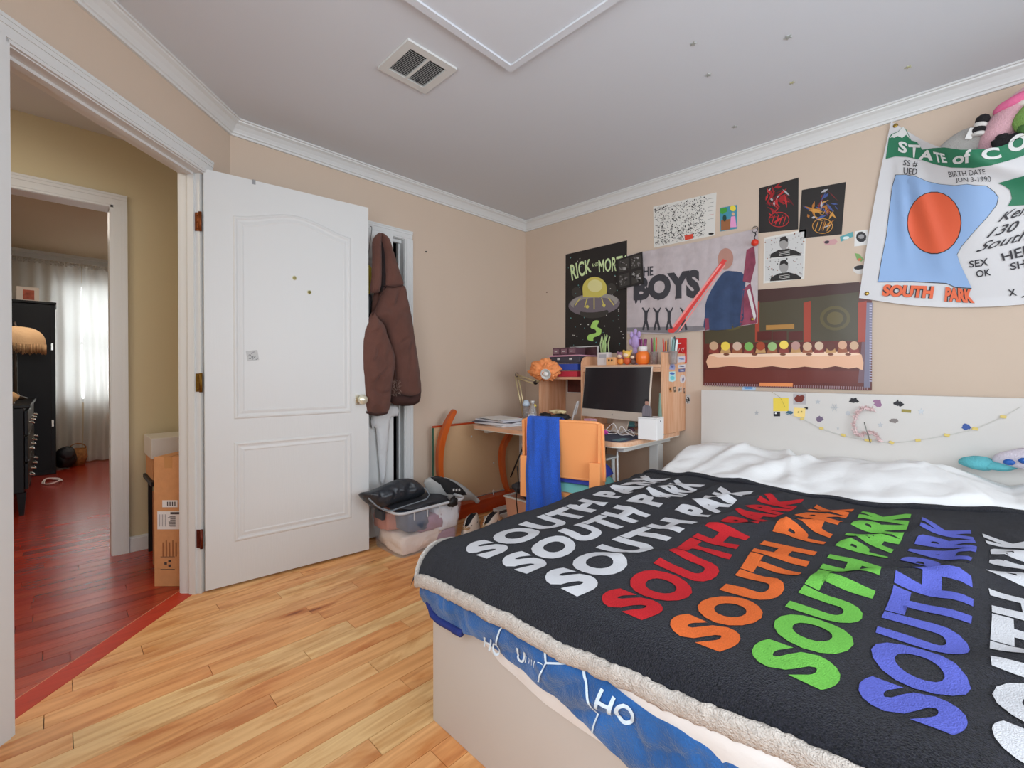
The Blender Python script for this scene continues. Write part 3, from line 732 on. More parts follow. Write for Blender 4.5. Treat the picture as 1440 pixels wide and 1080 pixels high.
def tf(u, v):
    b = -0.62 + (1.215+0.62)*v; a = FXb(b) + (head_edge(b)-FXb(b))*u; return throw_pt(a, b, 0.004)
throw = empty('throw_blanket', ((0.8+2.1)/2, 0.3, 0.56), 0, 'charcoal fleece throw printed with rows of big white and coloured letters, spread over the bed', 'blanket')
MB().grid(tf, 170, 190, FL).build('fleece', throw, world=True)
# fold at the head end: rolled rim with a visible dark back
def rim(u, v):
    b = -0.62+1.80*u; th = v*2*PI; r = 0.013+0.005*n3(b*5, 3.3); p = throw_pt(head_edge(b), b, 0.006)
    return p + Vector((r*math.cos(th)*1.6, 0, r*math.sin(th)*0.9))
MB().grid(rim, 150, 10, FL).build('rolled_edge', throw, world=True)
# sherpa hem
SH = mat('cream_sherpa', (216, 206, 196), 0.95, bump=1.0, scale=300, var=0.10, vscale=160, spec=0.1)
def hem(u, v):
    if u < 0.88:
        b = -0.62 + (1.14+0.62)*(u/0.88); p = throw_pt(FXb(b)-0.014, b, 0.0)
    else:
        w_ = (u-0.88)/0.12; b = 1.14+0.09*w_; p = throw_pt(FX-0.014+0.5*w_, b, 0.0); 
    th = v*2*PI; k = 1+0.22*n3(b*60, math.cos(th)*4, math.sin(th)*4+u*90)
    r = 0.013*k
    return p + Vector((-0.006+r*0.85*math.cos(th), 0, r*1.55*math.sin(th)))
MB().grid(hem, 700, 14, SH).build('sherpa_hem', throw, world=True)
LW = mat('print_fleece_white', (200, 200, 203), 0.95, bump=0.5, scale=420, spec=0.1)
def fle(name, c): return mat(name, c, 0.95, k=1.0, bump=0.6, scale=420, var=0.10, vscale=300, spec=0.1)
rows = [(0.952, LW), (0.802, LW), (0.650, LW), (0.498, fle('print_red', (196, 44, 50))), (0.346, fle('print_orange', (224, 110, 56))), (0.196, fle('print_green', (116, 190, 82))), (0.046, fle('print_violet_blue', (100, 108, 200))), (-0.104, LW), (-0.256, LW), (-0.408, LW)]
for yc, m in rows:
    vs, fs = unit_text('SOUTH PARK', bold=0.055, spacing=1.12)
    X0, X1, hh = 0.822, 2.02, 0.126
    X0 = 0.822+0.055*max(0, 0.65-yc); X1 = 2.035
    P = [(X0+x*(X1-X0), yc-hh/2+y*hh+float(np.interp(yc, [0.35, 0.65, 0.8, 0.95], [-0.03, 0.0, 0.035, 0.05]))*x*(X1-X0)) for x, y in vs]
    P, F = slice2d(P, fs, 0.016)
    P = [(x+0.020*n3(x*4+3, y*4)*min(1, max(0, x-.8)*4), y+0.026*n3(x*3.5, y*3.5+9, 5)*min(1, max(0, x-.75)*3)) for x, y in P]
    for word in (0, 1):
        G = [f for f in F if (sum(P[i][0] for i in f)/len(f) > X0+0.555*(X1-X0)) == bool(word)]
        use = sorted({i for f in G for i in f}); ix = {k: n for n, k in enumerate(use)}
        MB().add([throw_pt(P[i][0], P[i][1], 0.0062) for i in use], [tuple(ix[i] for i in f) for f in G], m, True).build('lettering', throw, world=True)

# white duvet over pillows near the headboard
WL = mat('white_cotton', (222, 222, 221), 0.8, bump=0.25, scale=22, k=1.15, stretch=(1, 1, 1))
def duv(x, y):
    t = min(max((x-2.20)/0.40, 0), 1); t = t*t*(3-2*t)
    pil = 0.0
    for (cy, sy_, h) in ((0.88, 0.30, 0.095), (0.20, 0.36, 0.085), (-0.42, 0.28, 0.05)):
        pil = max(pil, h*math.exp(-((y-cy)/sy_)**4))
    z = 0.566 + pil*t*(1-0.35*max(0, (x-2.68)/0.17))
    z += 0.016*n3(x*4.2+y*2.2, y*4.4-x*1.5, 2) + 0.012*n3(x*9-y*5, y*8+x*5, 6) + 0.012*abs(n3(x*5+y*7, y*2-x*3, 9))
    for (ax, ay, bx, by, h, w_) in ((2.20, 0.72, 2.60, 0.52, 0.05, 0.05), (2.25, 0.50, 2.75, 0.62, 0.03, 0.035), (2.2, 0.95, 2.6, 0.8, 0.02, 0.03), (2.35, 0.3, 2.8, -0.05, 0.02, 0.05), (2.3, -0.2, 2.7, 0.15, 0.02, 0.03)):
        dx, dy = bx-ax, by-ay; L2 = dx*dx+dy*dy; tt = min(max(((x-ax)*dx+(y-ay)*dy)/L2, 0), 1); d = math.hypot(x-ax-dx*tt, y-ay-dy*tt)
        z += h*math.exp(-(d/w_)**2)*(0.4+0.6*tt)
    return z
def duvet(u, v):
    y = -0.60+1.78*v; x = 2.02+(2.85-2.02)*u
    z = duv(x, min(y, 1.08)); 
    he = head_edge(y)
    if x < he+0.10: k_ = min(1, (he+0.10-x)/0.10); z = z*(1-k_)+(0.535)*k_
    if y > 1.07: s = y-1.07; z -= min(s*s*8, .12)+s*0.6
    return Vector((x, y, z))
dv = empty('duvet', (1.8, 0.3, 0.5), 0, 'crumpled white duvet over the pillows, below the headboard', 'duvet')
MB().grid(duvet, 130, 200, WL).build('cover', dv, world=True)
# duvet and fitted sheet hanging over the foot
def foot_strip(name, parent, y0, y1, ztop, zbot, xo, m, nu=150, nv=26, wr=0.006, wf=9, seed=0, lean=0.0):
    def f(u, v):
        y = y0+(y1-y0)*u; zt, zb = ztop(y), zbot(y); z = zb+(zt-zb)*v
        bulge = math.sin(PI*min(max(v, 0), 1))*0.010
        fold = wr*n3(y*wf+z*wf*1.2, z*5, seed)+0.5*wr*n3(y*wf*2.4-z*9, z*8, seed+3)
        tuck = 0.05*max(0, (z-(ztop(y)-0.05))/0.05)**2
        x = xo - bulge - fold*math.sin(PI*(0.15+0.7*v)) + tuck - lean*(1-v)
        return Vector((x, y, z))
    return MB().grid(f, nu, nv, m, flip=True).build(name, parent, world=True)
def interp(P):
    P = sorted(P)
    def f(y): return float(np.interp(y, [p[0] for p in P], [p[1] for p in P]))
    return f
sheet_b = interp([(1.12, 0.40), (0.98, 0.385), (0.93, 0.362), (0.83, 0.318), (0.67, 0.292), (0.46, 0.288), (0.2, 0.27), (-0.5, 0.28)])
blue_b = interp([(1.15, 0.372), (1.06, 0.350), (0.97, 0.350), (0.90, 0.365), (0.80, 0.362), (0.68, 0.345), (0.54, 0.326), (0.44, 0.300), (0.30, 0.26), (0.1, 0.24), (-0.5, 0.25)])
duv_b = interp([(1.1, 0.47), (0.62, 0.47), (0.50, 0.452), (0.42, 0.430), (0.30, 0.415), (0.1, 0.405), (-0.5, 0.40)])
fs_ = empty('fitted_sheet', (0.8, 0.3, 0.3), 0, 'white sheet spilling over the foot of the bed under the blue blanket', 'sheet')
foot_strip('sheet_edge', fs_, -0.5, 1.08, lambda y: 0.48, sheet_b, 0.797, WL, wr=0.006, wf=6, seed=4)
foot_strip('hanging_side', dv, -0.5, 0.72, lambda y: 0.505+0.03*min(1, max(0, (0.62-y)/0.5)), duv_b, 0.770, WL, wr=0.006, wf=6, seed=14)
BLU = mat('blue_plush', (28, 92, 158), 0.7, bump=0.5, scale=240, var=0.32, vscale=9, sheen=0.3)
NAVY = mat('navy_plush', (36, 52, 120), 0.8, bump=0.5, scale=240)
bl = empty('blue_blanket', (0.78, 0.5, 0.4), 0, 'blue plush blanket with white hexagon lines and letters hanging over the foot of the bed', 'blanket')
def bfun(y, z):
    xo = 0.779; zb = blue_b(y); v = min(max((z-zb)/(0.53-zb), 0), 1)
    fold = (0.034*abs(n3(y*8+z*11, z*5, 20))+0.014*abs(n3(y*20-z*9, z*8, 23)))*min(1, max(0.1, (0.46-z)/0.06))
    return Vector((xo-math.sin(PI*v)*0.012-fold*math.sin(PI*(0.15+0.7*v))+0.04*max(0, (z-0.43)/0.06)**1.5 + 0.002, y, z))
def bgrid(u, v):
    y = -0.5+1.64*u; zb = blue_b(y); return bfun(y, zb+(0.49-zb)*v)
MB().grid(bgrid, 220, 40, BLU, flip=True).build('cloth', bl, world=True)
def bcorner(u, v):
    th = PI/2*u; zb = 0.36+0.02*math.sin(u*3); z = zb+(0.5-zb)*v
    return Vector((0.86-0.078*math.cos(th)-0.010*math.sin(PI*v), 1.10+0.055*math.sin(th)+0.006*n3(u*8, z*20), z))
MB().grid(bcorner, 30, 20, BLU).build('folded_corner', bl, world=True)
MB().tube([Vector((0.775, 0.99-0.0*k, 0.348)) if False else bcorner(k/12, 0.0)+Vector((-0.004, 0, 0.004)) for k in range(13)][::-1]+[bgrid((1.08-j*0.012+0.5)/1.64, 0.0)+Vector((-0.006, 0, 0.002)) for j in range(12)], 0.010, NAVY, 8).build('navy_binding', bl, world=True)
# printed lines and letters on it (placed on the cloth surface where the photo shows them)
BW = mat('print_white_line', (206, 222, 234), 0.8)
def bmap(px, py, lift=0.006):
    p = pt(px, py, x=0.772); q = bfun(p.y, p.z); return q+Vector((-lift, 0, 0))
def C3(cx, cy): return (600+cx/2.4548, 640+cy/2.4548)
A = MB()
def bline(P, w_):
    P = [C3(*p) for p in P]
    for a, b in zip(P[:-1], P[1:]):
        d = Vector((b[0]-a[0], b[1]-a[1])); L_ = d.length; d.normalize(); q = (-d.y*w_/2, d.x*w_/2); N = max(1, int(L_/4))
        for k in range(N):
            s0, s1 = k/N, (k+1)/N; a_ = (a[0]+(b[0]-a[0])*s0, a[1]+(b[1]-a[1])*s0); b_ = (a[0]+(b[0]-a[0])*s1, a[1]+(b[1]-a[1])*s1)
            A.add([bmap(a_[0]+q[0], a_[1]+q[1]), bmap(b_[0]+q[0], b_[1]+q[1]), bmap(b_[0]-q[0], b_[1]-q[1]), bmap(a_[0]-q[0], a_[1]-q[1])], [(0, 1, 2, 3)], BW)
bline([(268, 520), (280, 566), (262, 600), (250, 650)], 2.4); bline([(280, 566), (330, 572)], 2.4)
bline([(400, 625), (428, 706), (396, 775)], 2.4); bline([(428, 706), (540, 716)], 2.6); bline([(540, 716), (562, 780), (600, 885), (580, 950)], 2.6)
for k in range(4): bline([(352+k*12, 688+k*4), (346+k*12, 712+k*4)], 1.3)
bline([(398, 704), (416, 712)], 1.2)
for s, q in (('HO', ((205, 622), (262, 655), (250, 700), (195, 660))), ('U', ((325, 655), (352, 675), (340, 720), (315, 700))), ('HO', ((615, 790), (742, 870), (716, 935), (600, 855)))):
    vs, fs = unit_text(s, bold=0.02); Q = [C3(*p) for p in q]
    P, F = slice2d([bil(Q, x, y) for x, y in vs], fs, 5.0)
    A.add([bmap(*p) for p in P], F, BW)
A.build('printed_lines', bl, world=True, kind='stuff')
# ------------------------------------------------------------------ posters and flags on the wall
PW = wallB(0.0)
def c7(x, y): return (760+x/3.856, 240+y/3.856)
def c8(x, y): return (1040+x/3.2725, 230+y/3.2725)
def c9(x, y): return (1180+x/3.177, 100+y/3.177)
INK = mat('poster_black', (40, 36, 34), 0.55); INK2 = mat('poster_charcoal', (62, 58, 54), 0.55); PAP = mat('poster_paper', (214, 210, 202), 0.6)
GRN = mat('poster_slime_green', (170, 214, 110), 0.5); LGR = mat('poster_pale_green', (206, 224, 168), 0.5)
def grit(mb, cv, x0, y0, x1, y1, n, rmin, rmax, mats, seed, lift=0.0018, pl=None, inside=None, k=7):
    R = random.Random(seed); pl = pl or PW
    i = 0
    while i < n:
        x, y = R.uniform(x0, x1), R.uniform(y0, y1)
        if inside and not inside(x, y): i += 0.2; continue
        i += 1; r = R.uniform(rmin, rmax); a0 = R.random()*6
        pl.poly(mb, [cv(x+r*R.uniform(.5, 1)*math.cos(a0+2*PI*j/k), y+r*R.uniform(.5, 1)*math.sin(a0+2*PI*j/k)) for j in range(k)], R.choice(mats), lift)
def quad_in(q):
    def f(x, y):
        s = None
        for i in range(len(q)):
            a, b = q[i], q[(i+1) % len(q)]; c = (b[0]-a[0])*(y-a[1])-(b[1]-a[1])*(x-a[0])
            if s is None: s = c > 0
            elif s != (c > 0): return False
        return True
    return f
def P_(cv, pts): return [cv(*p) for p in pts]

# black poster with green lettering and a plain flying saucer
A = MB(); Q = [(137, 455), (470, 378), (468, 985), (135, 1000)]; PW.sheet(A, P_(c7, Q), INK)
PW.text(A, 'RICK', P_(c7, [(160, 510), (272, 476), (278, 550), (172, 598)]), LGR, bold=0.02)
PW.text(A, 'AND', P_(c7, [(278, 505), (314, 495), (314, 515), (280, 525)]), LGR)
PW.text(A, 'MORTY', P_(c7, [(315, 485), (468, 455), (464, 540), (318, 552)]), LGR, bold=0.02)
sg1 = mat('saucer_grey', (116, 106, 112), 0.5); sg2 = mat('saucer_light', (152, 146, 140), 0.5); sy3 = mat('saucer_yellow', (206, 192, 96), 0.5)
def ell(cx, cy, rx, ry, a=0.0, n=26): return [(cx+rx*math.cos(t)*math.cos(a)-ry*math.sin(t)*math.sin(a), cy+rx*math.cos(t)*math.sin(a)+ry*math.sin(t)*math.cos(a)) for t in [2*PI*i/n for i in range(n)]]
PW.poly(A, P_(c7, ell(196, 660, 26, 28)), INK2, 0.0013); PW.poly(A, P_(c7, ell(385, 640, 26, 30)), INK2, 0.0013)
PW.poly(A, P_(c7, ell(292, 725, 140, 62, -0.08)), sg1, 0.0016); PW.poly(A, P_(c7, ell(292, 770, 78, 30, -0.05)), INK2, 0.0018)
PW.poly(A, P_(c7, ell(292, 712, 130, 44, -0.08)), sg2, 0.0019); PW.poly(A, P_(c7, ell(292, 728, 112, 40, -0.08)), sg1, 0.0021)
for dx in (-104, -52, 0, 56, 108): PW.line(A, P_(c7, [(292+dx*.72, 690), (292+dx, 752-abs(dx)*.2)]), 1.3, sy3, 0.0023)
PW.poly(A, P_(c7, [(232, 685)]+[(295+66*math.cos(t), 640-64*math.sin(t)) for t in [PI-PI*i/14 for i in range(15)]]+[(360, 665), (320, 688)]), sy3, 0.0022)
PW.poly(A, P_(c7, ell(297, 625, 40, 34)), mat('saucer_pale', (222, 214, 150), 0.5), 0.0024)
for x, y in ((255, 738), (345, 730)): PW.poly(A, P_(c7, ell(x, y, 9, 9)), sy3, 0.0025)
tr = smooth_poly([(290, 815), (318, 815), (308, 845), (330, 860), (325, 890), (290, 905), (285, 925), (255, 915), (262, 890), (300, 880), (298, 862), (272, 850)], 4)
PW.poly(A, P_(c7, tr), GRN, 0.0016)
for x in (330, 352, 372): PW.line(A, P_(c7, [(x, 985), (x-4, 940), (x+4, 900)]), 1.6, LGR, 0.0017)
grit(A, c7, 145, 470, 462, 960, 70, 2, 5, [PAP, mat('poster_dot_teal', (96, 150, 150), 0.5)], 4, 0.0014, inside=quad_in(Q))
A.build('saucer_poster', label='black poster with green RICK AND MORTY lettering and a grey flying saucer', cat='poster')

# cloth flag with THE BOYS lettering
BF = mat('flag_grey_violet', (186, 174, 174), 0.8, bump=0.3, scale=30, var=0.10, vscale=14)
fo = wallB(0.0)
def ff(px, py):
    d = ray(px, py); y, z = (pt(px, py, x=XB)).y, (pt(px, py, x=XB)).z
    off = 0.012+0.005*n3(y*6, z*5, 3)+0.004*n3(y*16, z*4, 7)
    return pt(px, py, x=XB-off)
FB = Plane(ff, (-1, 0, 0))
topc = [(470, 462), (555, 440), (700, 413), (860, 384), (1000, 352), (1100, 330), (1180, 312)]
botc = [(470, 884), (560, 884), (700, 884), (800, 872), (900, 866), (1050, 848), (1178, 828)]
A = MB()
def fg(u, v):
    a = catm(topc, u); b = catm(botc, u); sag = 0
    return ff(*c7(a[0]+(b[0]-a[0])*v, a[1]+(b[1]-a[1])*v))
A.grid(fg, 80, 44, BF)
fk = mat('flag_black', (62, 60, 64), 0.75)
def fpoly(P, m, lift=0.0016, step=18.0):
    V, F = slice2d([tuple(p) for p in P], [tuple(range(len(P)))], step); A.add([FB.map(*c7(*p))+FB.n*lift for p in V], F, m)
def ftext(t, q, m, lift=0.002, cv=c7, pl=None, B=None, step=18.0, **k):
    vs, fs = unit_text(t, **k); V, F = slice2d([bil(q, x, y) for x, y in vs], fs, step)
    (B or A).add([(pl or FB).map(*cv(*p))+(pl or FB).n*lift for p in V], F, m)
ftext('HE', [(560, 522), (612, 518), (612, 568), (560, 574)], fk, bold=0.02)
ftext('BOYS', [(505, 580), (864, 532), (866, 690), (505, 706)], fk, bold=0.06)
for x, y, r in ((520, 700, 14), (545, 706, 8), (640, 690, 10), (735, 688, 9), (560, 600, 12), (770, 560, 8)): fpoly(ell(x, y, r*.5, r*1.6, 0.1, 10), fk, 0.0021)
for i, x in enumerate((572, 632, 698, 778)):
    fpoly([(x-8, 770), (x-22, 745), (x-16, 740), (x-4, 758), (x+8, 758), (x+18, 740), (x+22, 746), (x+10, 772), (x+8, 810), (x+20, 862), (x+8, 866), (x, 826), (x-10, 866), (x-20, 862), (x-8, 812)], fk, 0.0017)
fpoly([(470, 872), (470, 850), (900, 842), (900, 862), (700, 882)], mat('flag_grey', (128, 122, 124), 0.8), 0.0012)
# plain colour blocks in place of the figure
db = mat('flag_navy_block', (52, 68, 98), 0.75, var=0.2, scale=50); mr = mat('flag_maroon_block', (132, 62, 80), 0.75, var=0.25, scale=60)
fpoly(smooth_poly([(905, 690), (985, 560), (1040, 545), (1110, 570), (1100, 700), (1085, 840), (900, 862), (892, 790)], 3), db, 0.0015)
fpoly([(1098, 600), (1118, 430), (1160, 410), (1168, 500), (1140, 610)], mr, 0.0016)
fpoly([(1100, 640), (1140, 610), (1172, 760), (1176, 826), (1080, 842)], mr, 0.0015)
fpoly([(1120, 650), (1136, 640), (1170, 790), (1160, 815)], mat('flag_white_block', (206, 200, 198), 0.75), 0.0018)
fpoly([(892, 800), (912, 800), (916, 860), (894, 866)], mr, 0.0017)
fpoly(ell(1004, 478, 42, 58, 0.1), mat('flag_tan_block', (176, 130, 116), 0.75), 0.0017)
red1 = mat('flag_beam_red', (220, 70, 66), 0.7); red2 = mat('flag_beam_pale', (240, 150, 144), 0.7)
fpoly([(990, 478), (1012, 488), (742, 862), (722, 880), (706, 872)], red1, 0.0021)
fpoly([(976, 505), (984, 508), (726, 850), (714, 846)], red2, 0.0023); fpoly([(1000, 508), (1006, 510), (760, 866), (742, 880)], red2, 0.0023)
fpoly(ell(712, 868, 20, 12), red1, 0.0024)
fl1 = A.build('cloth_flag', label='grey cloth flag with big black BOYS lettering and a red beam', cat='flag')
MB().lathe([(0.006, 0), (0.009, 0.001), (0.006, 0.002)], ff(*c7(1150, 805))+Vector((-0.003, 0, 0)), mat('brass', (170, 140, 70), 0.3, 0.9), 12, Matrix.Rotation(-PI/2, 4, 'Y')).build('grommet', fl1, world=True)
# keyring with a red ball pinned at its corner
kr = empty('keyring', ff(*c7(1165, 390)), 0, 'red ball charm on a black clip at the flag corner', 'keyring')
kp = pt(*c7(1163, 390), x=XB-0.035)
MB().blob(kp, (0.019, 0.021, 0.021), mat('charm_red', (206, 54, 34), 0.35), sub=2).build('charm', kr, world=True)
MB().tube([kp+Vector((0, 0.004*math.sin(i), 0.02+0.006*i)) for i in range(8)], 0.003, BLACK, 6).tube([kp+Vector((0, 0.016*math.cos(a), 0.078+0.018*math.sin(a))) for a in [2*PI*i/12 for i in range(12)]], 0.002, BLACK, 5, True).tube([kp+Vector((0, 0, 0.09)), kp+Vector((0.034, 0, 0.09))], 0.002, BLACK, 5).build('clip', kr, world=True)

# small black panel of eight pictures overlapping both
A = MB(); Q = [(415, 482), (553, 440), (560, 612), (424, 645)]
W2 = wallB(0.026); W2.sheet(A, P_(c7, Q), INK, 0.003)
for i in range(2):
    for j in range(2):
        u0, u1, v0, v1 = 0.06+i*0.48, 0.46+i*0.48, 0.55-j*0.48, 0.94-j*0.48
        W2.poly(A, P_(c7, [bil(Q, u0, v1), bil(Q, u1, v1), bil(Q, u1, v0), bil(Q, u0, v0)]), INK2, 0.0036)
        c = bil(Q, (u0+u1)/2, (v0+v1)/2); grit(A, c7, c[0]-22, c[1]-24, c[0]+22, c[1]+24, 12, 3, 12, [INK, mat('poster_mid_grey', (110, 106, 104), 0.5), mat('poster_light_grey', (158, 154, 150), 0.5)], 30+i*2+j, 0.0042, W2)
A.build('small_poster', label='small black panel of grey pictures overlapping the black poster and the flag', cat='picture')

# white doodle poster
A = MB(); Q = [(612, 196), (955, 118), (945, 350), (616, 418)]; PW.sheet(A, P_(c7, Q), PAP)
fin = quad_in([(618, 204), (898, 140), (890, 352), (622, 410)])
grit(A, c7, 618, 140, 898, 410, 620, 1.5, 5.5, [INK, INK, INK2, mat('doodle_grey', (126, 122, 116), 0.6)], 8, 0.0015, inside=fin, k=5)
R = random.Random(12)
for i in range(240):
    x, y = R.uniform(622, 895), R.uniform(145, 405)
    if fin(x, y): a = R.random()*6; l = R.uniform(5, 14); PW.line(A, P_(c7, [(x, y), (x+l*math.cos(a), y+l*math.sin(a)), (x+l*math.cos(a+.9), y+l*math.sin(a+.9))]), 0.3, INK2, 0.0017)
for y in range(0, 6): PW.line(A, P_(c7, [(908, 155+y*22), (940, 148+y*22)]), 0.35, INK2 if y != 4 else mat('doodle_red', (196, 60, 60), 0.6), 0.0015)
PW.poly(A, P_(c7, ell(926, 342, 15, 6, -0.1)), INK, 0.0016)
PW.poly(A, P_(c7, [(782, 352), (830, 342), (828, 368), (784, 378)]), mat('tape_red', (206, 70, 52), 0.5), 0.0022)
A.build('doodle_poster', label='white poster crowded with tiny black doodles, red tape at its lower edge', cat='poster')
# small colourful card
A = MB(); Q = [(973, 202), (1066, 186), (1068, 314), (976, 330)]; PW.sheet(A, P_(c7, Q), mat('card_teal', (70, 140, 160), 0.5))
for P, c in (([(976, 206), (1010, 200), (1012, 222), (990, 236), (976, 232)], (70, 150, 60)), (ell(1045, 205, 16, 16), (226, 204, 70)), ([(1034, 250), (1056, 246), (1064, 306), (1028, 308)], (222, 150, 190)), ([(980, 270), (1030, 262), (1030, 318), (980, 326)], (150, 96, 60)), (ell(1000, 258, 10, 18), (40, 70, 62)), (ell(1046, 236, 8, 9), (210, 170, 140))):
    PW.poly(A, P_(c7, P), mat('card_%d_%d_%d' % c, c, 0.5), 0.0016+0.0001*len(P))
A.build('colourful_card', label='small colourful card between the doodle poster and the black art prints', cat='card')
# two dark art prints with abstract swirls
def artprint(Q, cols, seed, label, cx, cy, R_):
    A = MB(); PW.sheet(A, P_(c8, Q), INK); R = random.Random(seed)
    for i in range(46):
        a = R.uniform(0, 2*PI); r = R_*R.uniform(0.15, 1); x, y = cx+r*math.cos(a)*0.8, cy+r*math.sin(a)
        l = R.uniform(10, 34); b = a+R.choice((PI/2, 1.0, 0.4)); c = cols[min(len(cols)-1, int(abs(R.gauss(0, .45))*len(cols)))]
        m = mat('art_%d_%d_%d' % c, c, 0.5); q = (math.cos(b+PI/2), math.sin(b+PI/2)); w_ = R.uniform(2, 7)
        PW.poly(A, P_(c8, [(x-l*math.cos(b), y-l*math.sin(b)), (x+q[0]*w_, y+q[1]*w_), (x+l*math.cos(b), y+l*math.sin(b)), (x-q[0]*w_, y-q[1]*w_)]), m, 0.0014+0.00002*i)
    c = cols[0]; m = mat('art_%d_%d_%d' % c, c, 0.5)
    for k in range(20): a, b = 2*PI*k/20, 2*PI*(k+1)/20; PW.line(A, P_(c8, [(cx+46*math.cos(a), cy+78+34*math.sin(a)), (cx+46*math.cos(b), cy+78+34*math.sin(b))]), 0.9, m, 0.0025)
    for k in range(4): PW.line(A, P_(c8, [(cx-34+k*18, cy+100), (cx-20+k*18, cy+58)]), 1.1, m, 0.0026)
    return A
artprint([(91, 114), (272, 65), (270, 303), (88, 320)], [(186, 42, 44), (150, 30, 34), (96, 26, 30), (170, 168, 170)], 5, '', 182, 180, 84).build('art_print', label='black art print with abstract red strokes, the left one of the dark pair', cat='poster')
artprint([(287, 122), (490, 85), (470, 326), (272, 345)], [(196, 140, 62), (66, 84, 140), (168, 106, 44), (180, 176, 180), (120, 40, 40)], 9, '', 382, 210, 92).build('art_print', label='black art print with abstract gold and blue strokes, the right one of the dark pair', cat='poster')
# black and white photo poster
A = MB(); Q = [(112, 342), (306, 302), (298, 530), (110, 552)]; PW.sheet(A, P_(c8, Q), PAP)
I_ = [(118, 350), (298, 312), (292, 522), (117, 542)]
PW.poly(A, P_(c8, I_), mat('bw_ground', (196, 194, 190), 0.6), 0.0014)
fin = quad_in(I_); grit(A, c8, 118, 312, 298, 542, 120, 1.5, 5, [INK2, mat('bw_mid', (140, 134, 130), 0.6), mat('rust_fleck', (150, 92, 66), 0.6)], 14, 0.0016, inside=fin)
for cy in (372, 480):
    PW.poly(A, P_(c8, [(140, cy+66-4), (145, cy+44), (180, cy+26), (225, cy+20), (262, cy+30), (285, cy+44), (282, cy+52)]), INK, 0.0019)
    PW.poly(A, P_(c8, ell(204, cy-6, 21, 30)), mat('bw_face', (150, 146, 142), 0.6), 0.0021); PW.poly(A, P_(c8, [(184, cy-12), (190, cy-32), (212, cy-38), (224, cy-22), (222, cy-10), (206, cy-20)]), INK, 0.0022)
    for k in range(3): PW.line(A, P_(c8, [(182, cy+38+k*7), (232, cy+30+k*7)]), 0.5, PAP, 0.0024)
PW.line(A, P_(c8, [(118, 442), (296, 418)]), 0.6, PAP, 0.0026)
A.build('photo_poster', label='black and white print of two portraits stacked, white border', cat='poster')
# little stickers on the wall beside
for (pts, c, dots, lab) in (
    ([(385, 358), (440, 346), (452, 360), (440, 372), (395, 376)], (196, 150, 150), [(402, 362, 12, 7, (60, 50, 56))], 'small pink and black sticker below the gold and blue art print'),
    ([(462, 336), (520, 314), (524, 336), (466, 360)], (92, 156, 160), [(490, 342, 16, 7, (210, 220, 216))], 'small teal sticker below the gold and blue art print'),
    ([(530, 312), (590, 304), (590, 374), (528, 382)], (218, 216, 212), [(560, 338, 24, 25, (48, 46, 48)), (560, 336, 14, 10, (150, 148, 148))], 'small white bordered dark photo beside the flag edge'),
    ([(530, 412), (550, 416), (572, 440), (560, 452), (540, 440)], (120, 158, 92), [(552, 442, 10, 6, (196, 110, 70))], 'tiny green and orange sticker below the white bordered photo'),
    (ell(552, 488, 30, 20), (206, 200, 194), [(552, 478, 26, 10, (40, 36, 38))], 'small oval black and white sticker by the corner of the wall flag')):
    A = MB(); PW.sheet(A, P_(c8, pts), mat('stk_%d_%d_%d' % c, c, 0.5))
    for i, (x, y, rx, ry, cc) in enumerate(dots): PW.poly(A, P_(c8, ell(x, y, rx, ry, -0.15, 10)), mat('stk_%d_%d_%d' % cc, cc, 0.5), 0.0016+0.0004*i)
    A.build('wall_sticker', label=lab, cat='sticker', group='little stickers on the wall above the bed')

# satin poster of a long table
A = MB(); MRN = mat('satin_maroon', (96, 42, 36), 0.35, var=0.25, scale=20)
OFFS = 0.006
W3 = Plane(lambda px, py: pt(px, py, x=XB-OFFS-0.006*(0.5+0.5*n3(px*0.02, py*0.02))), (-1, 0, 0))
Q = [(990, 420), (1212, 396), (1228, 424), (1224, 549), (988, 541)]
def sg_(u, v):
    x = 989+(1226-989)*u; yt = float(np.interp(x, [989, 1063, 1210, 1228], [421, 411, 397, 396])); yb = 541.5+(549-541.5)*u; return W3.map(x, yt+(yb-yt)*v)
A.grid(sg_, 40, 24, MRN)
def sp3(P, c, lift, cv=c8, nm=None):
    m = mat('satin_%d_%d_%d' % c, c, 0.35); V, F = slice2d([cv(*p) for p in P], [tuple(range(len(P)))], 9.0); A.add([W3.map(*p)+W3.n*lift for p in V], F, m)
sp3([(-160, 628), (75, 606), (550, 560), (545, 815), (-160, 830)], (74, 66, 48), 0.0010)
sp3([(-165, 640), (-158, 600), (550, 545), (560, 590), (100, 640)], (66, 40, 36), 0.0013)
for x0, x1 in ((72, 92), (295, 328), (545, 585)): sp3([(x0, 640), (x1, 632), (x1, 820), (x0, 822)], (158, 62, 44), 0.0017)
for x in (-40, 440): 
    for k in range(3): sp3(ell(x, 712, 70-k*16, 56-k*13), ((92, 82, 50), (74, 66, 46), (98, 86, 52))[k], 0.0016+k*0.0003)
sp3([(122, 744), (252, 738), (252, 760), (122, 766)], (168, 122, 62), 0.0019)
for x in (82, 152, 226): sp3([(x, 774), (x+66, 770), (x+66, 812), (x, 815)], (84, 34, 30), 0.0019)
cl_ = smooth_poly([(-140, 880), (-60, 872), (100, 876), (300, 868), (500, 866), (562, 880), (568, 950), (540, 938), (500, 944), (440, 932), (380, 944), (300, 934), (230, 944), (150, 932), (60, 942), (-40, 930), (-144, 940)], 2)
sp3(cl_, (222, 172, 140), 0.0021)
sp3([(-140, 880), (-60, 872), (100, 876), (300, 868), (500, 866), (562, 880), (500, 884), (200, 888), (-100, 892)], (236, 200, 172), 0.0023)
